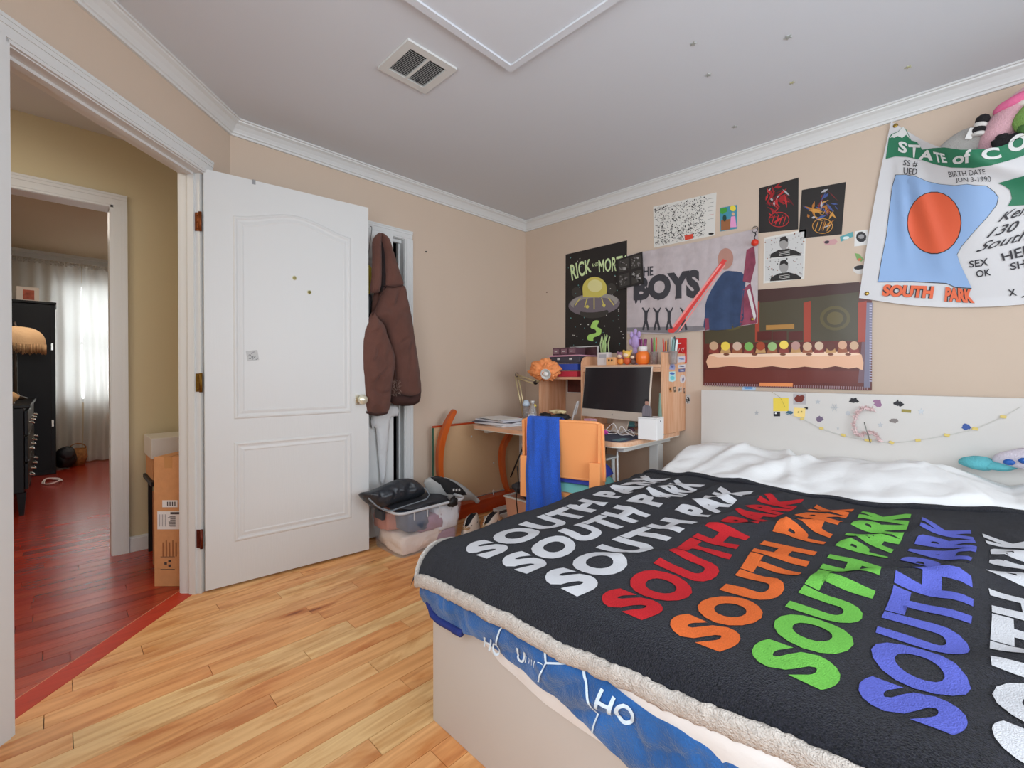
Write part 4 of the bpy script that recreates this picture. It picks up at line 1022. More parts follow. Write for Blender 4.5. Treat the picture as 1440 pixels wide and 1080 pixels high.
R = random.Random(5); cols = [(196, 160, 128), (150, 182, 120), (96, 50, 40), (120, 170, 90), (206, 170, 140), (230, 200, 80), (236, 206, 90), (206, 160, 130), (160, 70, 44), (204, 176, 150), (200, 170, 150), (180, 140, 130)]
for i, x in enumerate(np.linspace(-118, 528, 13)):
    c = cols[(i*5) % len(cols)]; sp3([(x-24, 872), (x-18, 848), (x+18, 846), (x+24, 870)], ((136, 60, 52), (190, 146, 96), (150, 88, 60))[i % 3], 0.0022+i*0.00002)
    sp3(ell(x, 838+R.uniform(-4, 4), 21, 20, 0, 12), c, 0.0026+i*0.00002)
for x in (-60, 70, 200, 320, 420, 500): sp3(ell(x, 878, 14, 6, 0, 10), (120, 70, 50), 0.0032)
sp3([(-160, 950), (560, 955), (548, 1012), (-160, 1005)], (104, 44, 36), 0.0012); 
for k in range(70): x = -160+k*10.8; sp3([(x, 1010+k*.25), (x+6, 1010+k*.25), (x+5, 1024+k*.25), (x, 1024+k*.25)], (150, 120, 124), 0.0018)
sp3([(585, 640), (612, 640), (602, 1030), (572, 1030)], (120, 116, 136), 0.0019); sp3([(565, 800), (590, 760), (590, 1010), (545, 1010)], (112, 84, 92), 0.0016)
for k in range(30): sp3([(598, 650+k*12), (610, 651+k*12), (609, 656+k*12), (598, 655+k*12)], (176, 170, 190), 0.0022)
A.build('table_scene_poster', label='dark red satin poster of a long table with a cream cloth above the headboard', cat='poster')
A = MB(); PW.sheet(A, P_(c8, [(96, 1008), (248, 1010), (247, 1026), (94, 1024)]), mat('tag_orange', (226, 140, 84), 0.5), 0.017); A.build('orange_strip', label='thin orange strip tucked under the dark red table poster', cat='strip')
A = MB(); PW.sheet(A, P_(c8, [(12, 1020), (76, 1020), (74, 1044), (14, 1044)]), mat('card_pale_blue', (176, 196, 214), 0.5), 0.004); PW.poly(A, P_(c8, [(22, 1026), (62, 1026), (60, 1038), (24, 1038)]), mat('card_blue', (110, 156, 204), 0.5), 0.0046); A.build('blue_card', label='small pale blue card on the wall just above the headboard', cat='card')
for (px, py, x_, y_, lab) in ((599, 354, None, YA, 'tiny black pin on the closet wall right of the closet door'), (769, 411, XB, None, 'tiny dark mark of a pin near the room corner, left of the black poster')):
    p = pt(px, py, x=x_, y=y_); A = MB(); A.blob(p, (0.008, 0.008, 0.006), BLACK if y_ else mat('pin_brown', (140, 110, 96), 0.6), sub=1); A.build('wall_pin', label=lab, cat='pin')

# big white flag sagging from the wall with toys behind it
FW = mat('flag_white_satin', (208, 206, 206), 0.55, bump=0.15, scale=9)
def goff(y, z):
    # distance from the wall: held by pins at its upper corners, pushed out by the toys
    a = min(max((0.20-y)/0.30, 0), 1); a = a*a*(3-2*a)
    b = min(max((z-1.40)/0.65, 0), 1)
    o_ = 0.012 + 0.15*a*b + 0.010*n3(y*5, z*3, 2)*min(1, a*3+.3)
    for (ya, za, yb, zb, h, w_) in ((0.20, 2.28, 0.03, 1.55, 0.016, 0.03), (0.18, 2.25, -0.25, 1.9, 0.022, 0.035), (0.2, 2.2, 0.16, 1.6, 0.014, 0.022), (0.05, 2.1, -0.5, 1.75, 0.016, 0.05)):
        dx, dz = yb-ya, zb-za; L2 = dx*dx+dz*dz; t = min(max(((y-ya)*dx+(z-za)*dz)/L2, 0), 1); d = math.hypot(y-ya-dx*t, z-za-dz*t)
        o_ += h*math.exp(-(d/w_)**2)*math.sin(PI*min(max(t, .08), .92))
    return o_
def gf(px, py):
    p = pt(px, py, x=XB); return pt(px, py, x=XB-goff(p.y, p.z))
GF = Plane(gf, (-1, 0, 0.15))
gtop = [(1253, 171), (1275, 184), (1300, 198), (1325, 208), (1352, 212), (1385, 211), (1412, 206), (1440, 197), (1520, 170), (1640, 118), (1800, 30), (1930, -70)]
gbot = [(1208, 419), (1235, 423), (1262, 427), (1290, 430), (1325, 432), (1360, 432), (1400, 431), (1440, 428), (1540, 420), (1680, 405), (1850, 380), (1980, 350)]
A = MB()
def gg(u, v):
    a = catm(gtop, u); b = catm(gbot, u); x = a[0]+(b[0]-a[0])*v; y = a[1]+(b[1]-a[1])*v
    if u < 0.3: x += 3.0*math.sin(PI*v)*(-1)*(1-u/0.3)
    return gf(x, y)
A.grid(gg, 300, 120, FW)
def gp(P, c, lift=0.002, sm=0, cv=c9, step=5.0, rough=0.55):
    if sm: P = smooth_poly(P, sm)
    V, F = slice2d([cv(*p) for p in P], [tuple(range(len(P)))], step); n = GF.n.normalized()
    A.add([gf(*p)+n*(lift*2.6-0.003) for p in V], F, mat('gf_%d_%d_%d' % c, c, rough), True)
def gt(t, q, c, lift=0.003, **k):
    vs, fs = unit_text(t, **k); V, F = slice2d([c9(*bil(q, x, y)) for x, y in vs], fs, 5.0); n = GF.n.normalized()
    A.add([gf(*p)+n*(lift*2.6-0.003) for p in V], F, mat('gf_%d_%d_%d' % c, c, 0.55), True)
G_ = (44, 116, 84); K_ = (48, 46, 50); W_ = (214, 214, 210)
gp([(222, 300), (234, 282), (262, 272), (285, 250), (300, 262), (322, 310), (348, 318), (372, 352), (420, 345), (470, 342), (540, 352), (600, 352), (660, 348), (720, 338), (780, 315), (830, 285), (900, 240), (1100, 120), (1500, -150), (1500, -20), (1100, 240), (900, 345), (826, 378), (760, 400), (680, 422), (600, 434), (500, 432), (430, 418), (370, 398), (300, 384), (250, 382), (208, 394)], G_, 0.002)
gp([(225, 302), (240, 284), (264, 274), (286, 250), (296, 262), (318, 306), (300, 286), (282, 300), (262, 292), (246, 300), (236, 296)], W_, 0.0026)
for s, q in (('S', [(266, 312), (306, 322), (302, 372), (264, 362)]), ('T', [(308, 330), (366, 332), (346, 392), (322, 385)]), ('A', [(372, 348), (420, 362), (418, 402), (352, 398)]), ('TE', [(420, 362), (470, 372), (484, 412), (430, 410)])): gt(s, q, W_, bold=0.035)
gt('of', [(508, 372), (590, 350), (590, 412), (506, 420)], W_, bold=0.03)
gt('C', [(632, 352), (712, 340), (728, 392), (640, 402)], W_, bold=0.04); gt('O', [(744, 318), (830, 262), (850, 338), (770, 374)], W_, bold=0.04)
gt('SS #', [(290, 398), (352, 405), (350, 432), (284, 424)], K_); gt('UED', [(288, 432), (352, 437), (346, 466), (288, 462)], K_, bold=0.01)
gt('BIRTH DATE', [(486, 452), (650, 440), (655, 462), (492, 476)], K_); gt('JUN 3-1990', [(518, 480), (676, 472), (680, 504), (522, 502)], K_)
bp_ = [(254, 466), (300, 466), (345, 474), (395, 496), (450, 508), (515, 514), (570, 508), (606, 513), (655, 515), (690, 540), (709, 565), (702, 600), (660, 655), (600, 720), (545, 785), (526, 820), (540, 862), (568, 920), (591, 970), (520, 966), (480, 948), (330, 940), (175, 941), (190, 850), (212, 740), (226, 620), (238, 520)]
gp([( (x-430)*1.012+430, (y-700)*1.012+700) for x, y in bp_], K_, 0.0022); gp(bp_, (142, 172, 212), 0.0028)
gp(ell(425, 680, 122, 140), K_, 0.0032); gp(ell(425, 680, 118, 136), (222, 96, 62), 0.0036)
for s, q in (('SOUTH', [(200, 954), (426, 962), (418, 1018), (190, 1006)]), ('PARK', [(476, 965), (592, 976), (606, 1038), (470, 1030)])):
    gt(s, q, K_, 0.0028, bold=0.11); gt(s, q, (222, 104, 66), 0.0034, bold=0.055)
gt('SEX', [(580, 850), (664, 836), (668, 870), (582, 880)], K_, bold=0.015); gt('OK', [(610, 893), (674, 884), (680, 914), (614, 924)], K_, bold=0.015)
gt('HEI', [(722, 818), (828, 782), (836, 828), (732, 850)], K_, bold=0.015); gt('SH', [(762, 862), (830, 840), (838, 880), (766, 890)], K_, bold=0.015)
gt('Ken', [(728, 638), (860, 590), (840, 640), (708, 678)], K_, bold=0.01, shear=0.35); gt('130', [(676, 706), (806, 668), (800, 712), (656, 748)], K_, bold=0.01, shear=0.4); gt('South', [(640, 768), (850, 706), (848, 752), (608, 812)], K_, bold=0.005, shear=0.4)
gp([(710, 502), (826, 470), (900, 450), (900, 590), (826, 600), (754, 604), (772, 570), (764, 534), (740, 516)], G_, 0.0024)
gt('x', [(752, 978), (786, 974), (796, 1004), (760, 1006)], K_); gp([(815, 1008), (850, 998), (850, 1003), (815, 1014)], K_, 0.0024)
wf_ = A.build('wall_flag', label='large white and green flag with SOUTH lettering sagging at the upper right', cat='flag')
for x, y in ((124, 994), (252, 244)):
    MB().lathe([(0.004, 0), (0.009, 0.0015), (0.010, 0.003), (0.004, 0.004)], gf(*c9(x, y))+Vector((0.001, 0, 0)), mat('brass', (170, 140, 70), 0.3, 0.9), 14, Matrix.Rotation(-PI/2, 4, 'Y')).lathe([(0.004, 0.0), (0.0, 0.0)], gf(*c9(x, y))+Vector((-0.0025, 0, 0)), BLACK, 10, Matrix.Rotation(-PI/2, 4, 'Y')).build('grommet', wf_, world=True)

# plush toys held by that flag
PG = mat('plush_grey', (166, 162, 156), 0.95, bump=0.6, scale=200, sheen=0.3); PK = mat('plush_pink', (214, 166, 174), 0.95, bump=0.6, scale=200, sheen=0.3); PB = mat('plush_black', (34, 32, 34), 0.95, bump=0.6, scale=200); PG2 = mat('plush_green', (128, 168, 88), 0.95, bump=0.6, scale=200); HPK = mat('plush_hot_pink', (222, 110, 150), 0.9, bump=0.4, scale=200)
X_ = XB-0.068
o = empty('grey_plush', pt(*c9(545, 310), x=X_), 0, 'grey plush toy with a white label, leftmost behind the big flag', 'plush toy')
MB().blob(pt(*c9(560, 335), x=XB-0.05), (0.045, 0.105, 0.07), PG, Matrix.Rotation(-0.35, 4, 'X'), nz=.08).build('body', o, world=True)
p = pt(*c9(588, 278), x=XB-0.105); MB().obox(p, (0.002, 0.022, 0.045), 0, paper, M=Matrix.Rotation(0.35, 4, 'X')).build('label_tag', o, world=True)
o = empty('striped_plush', pt(*c9(640, 230), x=X_), 0, 'black and white striped tail of a plush toy leaning on the pink one', 'plush toy')
T_ = [pt(*c9(*p), x=XB-0.10) for p in ((622, 290), (626, 262), (634, 235), (642, 216))]
for i, (a, b) in enumerate(((0, .2), (.2, .45), (.45, .7), (.7, 1.0))):
    MB().tube([catm(T_, a+(b-a)*k/6) for k in range(7)], [0.020+0.003*math.sin(PI*k/6) for k in range(7)], PB if i % 2 else mat('plush_white', (206, 202, 196), 0.95), 12).build('stripe', o, world=True)
MB().blob(T_[-1], (0.022, 0.024, 0.022), PB, sub=2).build('tail_tip', o, world=True)
o = empty('pink_plush', pt(*c9(740, 230), x=X_), 0, 'plump pale pink plush toy slumped behind the big flag', 'plush toy')
MB().blob(pt(*c9(765, 215), x=XB-0.072), (0.065, 0.062, 0.150), PK, Matrix.Rotation(0.62, 4, 'X'), nz=.05).build('body', o, world=True)
MB().blob(pt(*c9(800, 135), x=X_-0.03), (0.05, 0.075, 0.028), HPK, Matrix.Rotation(-0.3, 4, 'X'), nz=.1).build('ear', o, world=True)
MB().blob(pt(*c9(840, 140), x=X_-0.055), (0.022, 0.03, 0.018), mat('plush_cream', (224, 214, 204), 0.9), nz=.1).build('snout', o, world=True)
o = empty('black_plush', pt(*c9(760, 318), x=X_-.03), 0, 'black plush toy under the pink one at the flag edge', 'plush toy')
MB().blob(pt(*c9(755, 318), x=XB-.14), (0.02, 0.05, 0.035), PB, nz=.3, seed=4).build('body', o, world=True)
MB().blob(pt(*c9(728, 300), x=XB-.14), (0.016, 0.02, 0.02), PB, nz=.3, seed=4).build('ear', o, world=True)
o = empty('green_plush', pt(*c9(822, 250), x=X_-.03), 0, 'green plush toy at the right picture edge behind the flag', 'plush toy')
MB().blob(pt(*c9(855, 215), x=X_-.06), (0.04, 0.05, 0.06), PG2, nz=.2, seed=6).blob(pt(*c9(828, 262), x=X_-.06), (0.028, 0.022, 0.032), PG2, nz=.2, seed=7).build('body', o, world=True)
MB().blob(pt(*c9(822, 258), x=X_-.085), (0.012, 0.016, 0.02), mat('plush_dark_green', (64, 100, 50), 0.9), nz=.2).build('spot', o, world=True)
# toys on the bed by the headboard
TQ = mat('plush_teal', (96, 176, 184), 0.9, bump=0.5, scale=200); LV = mat('plush_pale_lilac', (208, 200, 210), 0.9, bump=0.5, scale=200); BLE = mat('toy_eye_blue', (36, 86, 160), 0.2)
o = empty('teal_plush', pt(1385, 652, x=2.78), 0, 'teal plush toy lying on the white duvet against the headboard', 'plush toy')
MB().blob(pt(1376, 651, x=2.77), (0.04, 0.06, 0.030), TQ, nz=.1).blob(pt(1400, 654, x=2.77), (0.04, 0.06, 0.022), TQ, nz=.2).build('body', o, world=True)
MB().blob(pt(1363, 649, x=2.765), (0.012, 0.020, 0.010), BLACK, sub=2).build('nose', o, world=True)
o = empty('lilac_plush', pt(1425, 648, x=2.76), 0, 'pale lilac plush toy with shiny blue eyes beside the teal one', 'plush toy')
MB().blob(pt(1452, 645, x=2.76), (0.05, 0.11, 0.045), LV, Matrix.Rotation(-0.15, 4, 'X'), nz=.12).build('body', o, world=True)
MB().blob(pt(1419, 650, x=2.70), (0.010, 0.018, 0.013), BLE, sub=2).blob(pt(1441, 648, x=2.70), (0.010, 0.018, 0.013), BLE, sub=2).build('eyes', o, world=True)
# ------------------------------------------------------------------ desk with hutch and everything on it
DZ = 0.682                                # top of the desk
DXF, DYR, DYL = 2.13, 1.262, 2.545
METW = mat('white_metal', (206, 206, 202), 0.4, 0.1); ALU = mat('aluminium', (206, 192, 178), 0.35, 0.35)
desk = empty('desk', ((DXF+XB)/2, (DYR+DYL)/2, 0), 0, 'pale beech crank desk in the corner with white metal legs', 'desk')
def rrect(x0, y0, x1, y1, r, n=6):
    P = []
    for cx, cy, a0 in ((x1-r, y1-r, 0), (x0+r, y1-r, 90), (x0+r, y0+r, 180), (x1-r, y0+r, 270)):
        P += [(cx+r*math.cos(math.radians(a0+90*k/n)), cy+r*math.sin(math.radians(a0+90*k/n))) for k in range(n+1)]
    return P
MB().prism(rrect(DXF, DYR, XB-0.02, DYL, 0.09), DZ-0.024, DZ, BEECH).build('desk_top', desk, world=True)
MB().prism(rrect(DXF+0.002, DYR+0.002, XB-0.022, DYL-0.002, 0.088), DZ-0.030, DZ-0.0245, mat('edge_white', (216, 210, 198), 0.5)).build('edge_board', desk, world=True)
A = MB()
for y in (DYR+0.05, DYL-0.10): A.box((DXF+0.10, y, DZ-0.065), (XB-0.12, y+0.04, DZ-0.031), METW, 0.003)
A.box((DXF+0.30, DYR+0.092, DZ-0.062), (DXF+0.36, DYL-0.102, DZ-0.032), METW, 0.003)
A.build('frame', desk, world=True)
for y in (DYR+0.04, DYL-0.11):
    A = MB().box((2.62, y, 0.03), (2.69, y+0.06, DZ-0.066), METW, 0.004).box((DXF+0.2, y, 0), (XB-0.06, y+0.06, 0.029), METW, 0.004); A.build('leg', desk, world=True)
A = MB(); cy = DYR+0.10
c0 = pt(868, 636, x=2.26); hx, hy = c0.x, c0.y
A.tube([(hx+0.16, hy, DZ-0.05), (hx, hy, DZ-0.05), (hx, hy, DZ-0.08), (hx, hy-0.004, DZ-0.25), (hx-0.02, hy+0.02, DZ-0.27), (hx-0.11, hy+0.05, DZ-0.268)], 0.006, METW)
A.tube([(hx-0.02, hy+0.018, DZ-0.27), (hx-0.10, hy+0.05, DZ-0.268)], 0.012, METW, 10)
A.build('crank_handle', desk, world=True)
q0 = pt(853, 640, x=2.36); q1 = pt(862, 645, x=2.36)
MB().tube([q1, q1+Vector((0.02, 0, -0.5))], 0.012, METW, 8).box((q0.x-0.06, q0.y-0.04, q0.z-0.02), (q0.x+0.08, q0.y+0.06, q0.z-0.008), METW, 0.003).build('cable_tray', desk, world=True)
# hutch
HX = 2.61; HYR, HYM, HYL = 1.262, 1.862, 2.275
hut = empty('desk_hutch', ((HX+XB)/2, (HYR+HYL)/2, DZ+0.001), 0, 'beech shelf unit standing on the desk behind the computer', 'shelf unit')
MB().box((HX, HYR, DZ+0.001), (XB-0.004, HYR+0.018, 1.19), BEECHV, 0.002).build('side_panel', hut, world=True)
SP = [k for k in kids(hut)][0]
MB().box((HX, HYL-0.018, DZ+0.001), (XB-0.004, HYL, 1.035), BEECHV, 0.002).build('side_panel', hut, world=True)
A = MB(); pr = [(HX, DZ+0.001)]+[(HX, 1.12)]+[(HX+0.06-0.06*math.cos(a), 1.12+0.06*math.sin(a)) for a in [PI/2*k/8 for k in range(1, 9)]]+[(XB-0.004, 1.18), (XB-0.004, DZ+0.001)]
Mx = Matrix(((1, 0, 0, 0), (0, 0, 1, HYM), (0, 1, 0, 0), (0, 0, 0, 1)))
A.prism(pr, 0, 0.018, BEECHV, Mx).build('middle_panel', hut, world=True)
MB().box((HX, HYR+0.019, 1.098), (XB-0.004, HYM-0.001, 1.116), BEECH, 0.002).build('shelf', hut, world=True)
MB().box((HX, HYM+0.019, 1.015), (XB-0.004, HYL-0.019, 1.033), BEECH, 0.002).build('shelf', hut, world=True)
MB().box((HX+0.002, HYR+0.019, 1.07), (HX+0.016, HYM-0.001, 1.097), BEECH).build('rail', hut, world=True)
# rounded arch block with a little orange drawing
A = MB(); pr = [(-0.035, 0), (0.035, 0), (0.035, 0.03)]+[(0.035*math.cos(a), 0.03+0.03*math.sin(a)) for a in [PI*k/10 for k in range(11)]]
# stickers on the right side panel (its face looks towards the bed)
SPL = Plane(lambda px, py: pt(px, py, y=HYR), (0, -1, 0))
def c10(x, y): return (775+x/7.2, 460+y/7.2)
for P, c, inner in (
    ([(1222, 300), (1236, 350), (1256, 400), (1250, 432), (1196, 428), (1200, 395), (1214, 350)], (150, 160, 200), [(1225, 400, 14, 10, (90, 100, 160))]),
    ([(1278, 300), (1360, 292), (1364, 350), (1280, 358)], (210, 210, 222), [(1320, 322, 30, 8, (120, 140, 186))]),
    ([(1284, 384), (1358, 376), (1358, 410), (1286, 416)], (214, 214, 220), [(1320, 396, 28, 7, (86, 90, 120))]),
    ([(1288, 424), (1356, 418), (1354, 452), (1290, 456)], (90, 100, 150), [(1322, 438, 22, 7, (190, 196, 214))]),
    ([(1194, 452), (1256, 448), (1262, 540), (1230, 556), (1192, 548)], (190, 224, 224), [(1224, 470, 26, 12, (66, 110, 180)), (1226, 514, 24, 20, (110, 200, 206))]),
    (ell(1330, 525, 28, 44, 0.1), (214, 206, 208), [(1335, 530, 9, 24, (90, 86, 130))]),
    ([(1190, 612), (1216, 606), (1222, 655), (1200, 660)], (186, 120, 66), [(1205, 630, 8, 14, (90, 70, 50))]),
    ([(1236, 606), (1262, 602), (1266, 655), (1242, 660)], (110, 92, 74), [(1250, 626, 7, 12, (190, 170, 150))]),
    ([(1282, 610), (1324, 602), (1322, 656), (1286, 660)], (206, 186, 170), [(1296, 634, 6, 16, (60, 52, 50)), (1312, 626, 5, 12, (60, 52, 50))]),
    ([(1340, 618), (1352, 616), (1354, 670), (1342, 672)], (90, 70, 60), [(1347, 640, 3, 14, (190, 160, 140))])):
    A = MB(); SPL.poly(A, P_(c10, P), mat('sk_%d_%d_%d' % c, c, 0.5), 0.0006)
    for i, (x, y, rx, ry, cc) in enumerate(inner): SPL.poly(A, P_(c10, ell(x, y, rx, ry, 0.1, 10)), mat('sk_%d_%d_%d' % cc, cc, 0.5), 0.0010+0.0003*i)
    A.build('sticker', SP, world=True)
A = MB(); PW.sheet(A, P_(c10, [(1362, 682), (1412, 682), (1410, 776), (1364, 772)]), mat('bw_card', (190, 186, 182), 0.6))
grit(A, c10, 1366, 686, 1408, 772, 26, 3, 9, [INK], 44, 0.0016); A.build('wall_sticker', label='small black and white patterned sticker on the wall right of the desk shelf', cat='sticker')
# all-in-one computer
cz = DZ+0.001
mp = pt(868, 585, x=2.47); mc = empty('desktop_computer', (mp.x, mp.y, cz), 0, 'slim silver desktop computer with a large dark screen on the desk', 'computer')
pL, pR = pt(823, 516, x=2.50), pt(917, 515, x=2.43)
yaw = math.atan2(pR.y-pL.y, pR.x-pL.x); wd = (pR-pL).length; ctr = (pL+pR)/2
zt = 1.103; zb_ = 0.775; H_ = zt-zb_; tilt = math.radians(-7)
MM = Matrix.Translation((ctr.x, ctr.y, zt)) @ Matrix.Rotation(yaw, 4, 'Z') @ Matrix.Rotation(tilt, 4, 'X')
def mm(t): return MB().merge(t, MM)
mm(MB().box((-wd/2, 0, -H_), (wd/2, 0.012, 0), ALU, 0.004)).build('casing', mc, world=True)
mm(MB().box((-wd/2+0.006, -0.0015, -H_+0.052), (wd/2-0.006, -0.0002, -0.006), mat('screen_glass', (42, 38, 40), 0.12, spec=0.6))).build('screen', mc, world=True)
mm(MB().box((-wd/2+0.002, -0.001, -H_+0.001), (wd/2-0.002, -0.0001, -H_+0.050), ALU)).build('chin', mc, world=True)
n_ = Vector((-math.sin(yaw), math.cos(yaw), 0)); b_ = Vector((ctr.x, ctr.y, 0))+n_*0.10
MB().obox((b_.x, b_.y, cz+0.004), (0.2, 0.17, 0.008), yaw, ALU, 0.002).obox((b_.x-n_.x*0.03, b_.y-n_.y*.03, cz+0.13), (0.12, 0.008, 0.25), 0, ALU, 0.002, M=Matrix.Rotation(yaw, 4, 'Z') @ Matrix.Rotation(-0.35, 4, 'X')).build('stand', mc, world=True)
pg = MM @ Vector((0, -0.0012, -H_+0.026)); MB().blob(pg, (0.006, 0.002, 0.007), mat('badge_grey', (150, 140, 132), 0.4, 0.4), Matrix.Rotation(yaw, 4, 'Z'), sub=1).build('badge', mc, world=True)

def at(px, py, x, z): p = pt(px, py, x=x); return Vector((p.x, p.y, z))
UZ = 1.117; LZ = 1.034
# on the lower left shelf: drawers, boxes, picture
p = at(806, 520, 2.72, LZ)
def boxthing(name, px, py, x, z, sz, m, label, cat, rz=0.0, bev=0.003, extra=None, group=None):
    p = at(px, py, x, z); o = empty(name, p, rz, label, cat, group)
    MB().box((-sz[0]/2, -sz[1]/2, 0), (sz[0]/2, sz[1]/2, sz[2]), m, bev).build('body', o)
    if extra: extra(o, sz)
    return o
CLR = mat('clear_plastic', (226, 222, 226), 0.12, trans=0.6, alpha=0.5)
def lidded(c):
    def f(o, s): MB().box((-s[0]/2-.004, -s[1]/2-.004, s[2]), (s[0]/2+.004, s[1]/2+.004, s[2]+0.008), c, 0.002).build('lid', o)
    return f
bxr = boxthing('storage_box', 808, 530, 2.72, LZ, (0.2, 0.19, 0.042), mat('box_red', (196, 60, 76), 0.3), 'red plastic box, lowest of the stack on the left shelf', 'box', extra=lidded(CLR), group='plastic boxes stacked on the desk shelf')
bxb = boxthing('storage_box', 808, 530, 2.72, LZ+0.0505, (0.2, 0.20, 0.044), mat('box_blue', (60, 84, 170), 0.3), 'blue plastic box above the red one on the left shelf', 'box', extra=lidded(CLR), group='plastic boxes stacked on the desk shelf')
def clasp(o, s):
    for k in (-0.06, 0.05): MB().box((-s[0]/2-0.004, k-0.012, s[2]*0.45), (-s[0]/2, k+0.012, s[2]*0.75), METW, 0.001).build('latch', o)
    MB().box((-s[0]/2-.006, -s[1]/2-.006, s[2]), (s[0]/2+.006, s[1]/2+.006, s[2]+0.010), mat('lid_pink', (204, 150, 168), 0.4), 0.002).build('lid', o)
boxthing('storage_box', 806, 530, 2.72, LZ+0.104, (0.22, 0.27, 0.045), mat('box_charcoal', (70, 68, 76), 0.35), 'dark grey latched box with pink lid on top of the blue one', 'box', extra=clasp, group='plastic boxes stacked on the desk shelf')
for k, (px, nm) in enumerate(((789, 'smoky translucent little drawer box, left one on the pink lid'), (800, 'smoky translucent little drawer box, middle one on the pink lid'), (811, 'smoky translucent little drawer box, right one on the pink lid'))):
    def fr(o, s): MB().box((-s[0]/2-0.003, -s[1]/2+0.008, 0.012), (-s[0]/2, s[1]/2-0.008, 0.045), mat('drawer_front', (130, 96, 104), 0.3), 0.001).build('drawer', o); MB().box((-s[0]/2-0.007, -0.01, 0.026), (-s[0]/2-0.003, 0.01, 0.031), METW).build('handle', o)
    boxthing('drawer_box', px, 530, 2.70, LZ+0.160, (0.12, 0.066, 0.056), mat('smoky_plastic', (96, 66, 76), 0.2, spec=0.6), nm, 'drawer box', extra=fr, group='little drawer boxes on the pink lid')
o = empty('framed_picture', at(821, 497, 2.80, LZ+0.160), 0, 'dark landscape picture with white border behind the little drawer boxes', 'picture')
pl, pr_ = pt(801, 479, x=2.82), pt(841, 479, x=2.82)
MB().box((2.82, pr_.y, LZ+0.0), (2.83, pl.y, 1.265), mat('frame_white', (214, 210, 206), 0.5)).build('frame', o, world=True)
MB().box((2.8185, pr_.y+0.006, LZ+0.01), (2.8199, pl.y-0.006, 1.258), mat('picture_dark', (72, 44, 48), 0.4, var=0.5, scale=60)).build('print', o, world=True)
# photograph pinned inside the lower shelf
pa, pb = pt(798, 533, x=XB), pt(819, 553, x=XB)
A = MB(); A.box((XB-0.003, pb.y, pb.z), (XB-0.0005, pa.y, pa.z+0.0), mat('frame_white', (214, 210, 206), 0.5)); A.box((XB-0.004, pb.y+0.004, pb.z+0.006), (XB-0.003, pa.y-0.005, pa.z-0.004), mat('photo_maroon', (84, 40, 34), 0.4, var=0.4, scale=70))
A.build('pinned_photo', label='dark brown photo pinned to the wall inside the lower desk shelf', cat='photo')
# top shelf
def tuft(o, z, n, r, h, m, seed):
    R = random.Random(seed); A = MB()
    for i in range(n):
        a, rr = R.uniform(0, 6.28), R.uniform(0, r); x, y = rr*math.cos(a), rr*math.sin(a); hh = h*R.uniform(.6, 1)
        A.tube([(x, y, z), (x+R.uniform(-.01, .01), y+R.uniform(-.01, .01), z+hh*.6), (x+R.uniform(-.015, .015), y+R.uniform(-.015, .015), z+hh)], [0.0045, 0.004, 0.001], m, 6)
    A.build('stems', o, kind='stuff')
boxthing('white_caddy', 850, 512, 2.68, UZ, (0.05, 0.085, 0.088), mat('caddy_white', (214, 204, 200), 0.5), 'small white box holding pale green cactus stems on the top shelf', 'plant box', extra=lambda o, s: (tuft(o, s[2], 9, 0.03, 0.13, mat('cactus_green', (170, 196, 130), 0.6), 5), MB().box((-s[0]/2-0.001, -0.03, 0.05), (-s[0]/2, 0.03, 0.075), mat('caddy_grey', (170, 166, 170), 0.5)).build('print', o)))
boxthing('wooden_face_block', 861, 512, 2.66, UZ, (0.045, 0.07, 0.052), mat('block_wood', (226, 168, 112), 0.6), 'little tan wooden block with two dark eyes on the top shelf', 'figurine', extra=lambda o, s: [MB().blob((-s[0]/2, k, 0.032), (0.003, 0.007, 0.009), BLACK, sub=2).build('eye', o) for k in (-0.010, 0.012)])
def figurine(px, c1, c2, c3, lab, sc=1.0):
    o = empty('figurine', at(px, 512, 2.67, UZ), 0, lab, 'figurine', 'round figurines on the top shelf')
    MB().blob((0, 0, 0.024*sc), (0.02*sc, 0.024*sc, 0.024*sc), c1, sub=2).build('body', o)
    MB().blob((0, 0, 0.062*sc), (0.026*sc, 0.030*sc, 0.027*sc), c2, sub=2).build('head', o)
    MB().blob((-0.018*sc, 0, 0.058*sc), (0.011*sc, 0.018*sc, 0.013*sc), c3, sub=2).build('face', o)
    A = MB()
    for k in (-1, 1): A.blob((0, 0.024*sc*k, 0.082*sc), (0.007, 0.010*sc, 0.011*sc), c2, sub=1)
    A.build('ears', o)
f_o = mat('fig_orange', (232, 150, 66), 0.5); f_p = mat('fig_mauve', (150, 110, 130), 0.5); f_y = mat('fig_yellow', (232, 186, 84), 0.5); f_b = mat('fig_brown', (112, 84, 78), 0.5); f_r = mat('fig_red', (206, 92, 52), 0.5); f_c = mat('fig_cream', (232, 204, 176), 0.5)
figurine(873, f_o, f_p, f_c, 'round mauve and orange figurine, leftmost of three on the top shelf'); figurine(882, f_r, f_y, f_c, 'round yellow and red figurine, middle of three on the top shelf', 1.1); figurine(891, f_b, f_b, f_c, 'round brown figurine, rightmost of three on the top shelf', 0.85)
o = empty('orange_jar', at(904, 512, 2.68, UZ), 0, 'round orange jar with a white neck holding purple markers on the top shelf', 'jar')
MB().lathe([(0.028, 0), (0.042, 0.012), (0.046, 0.045), (0.042, 0.072), (0.030, 0.086)], (0, 0, 0), mat('jar_orange', (238, 120, 46), 0.3), 20).build('bowl', o)
MB().lathe([(0.029, 0.086), (0.029, 0.118), (0.026, 0.118), (0.026, 0.088)], (0, 0, 0), mat('jar_white', (226, 218, 214), 0.4), 20).build('neck', o)
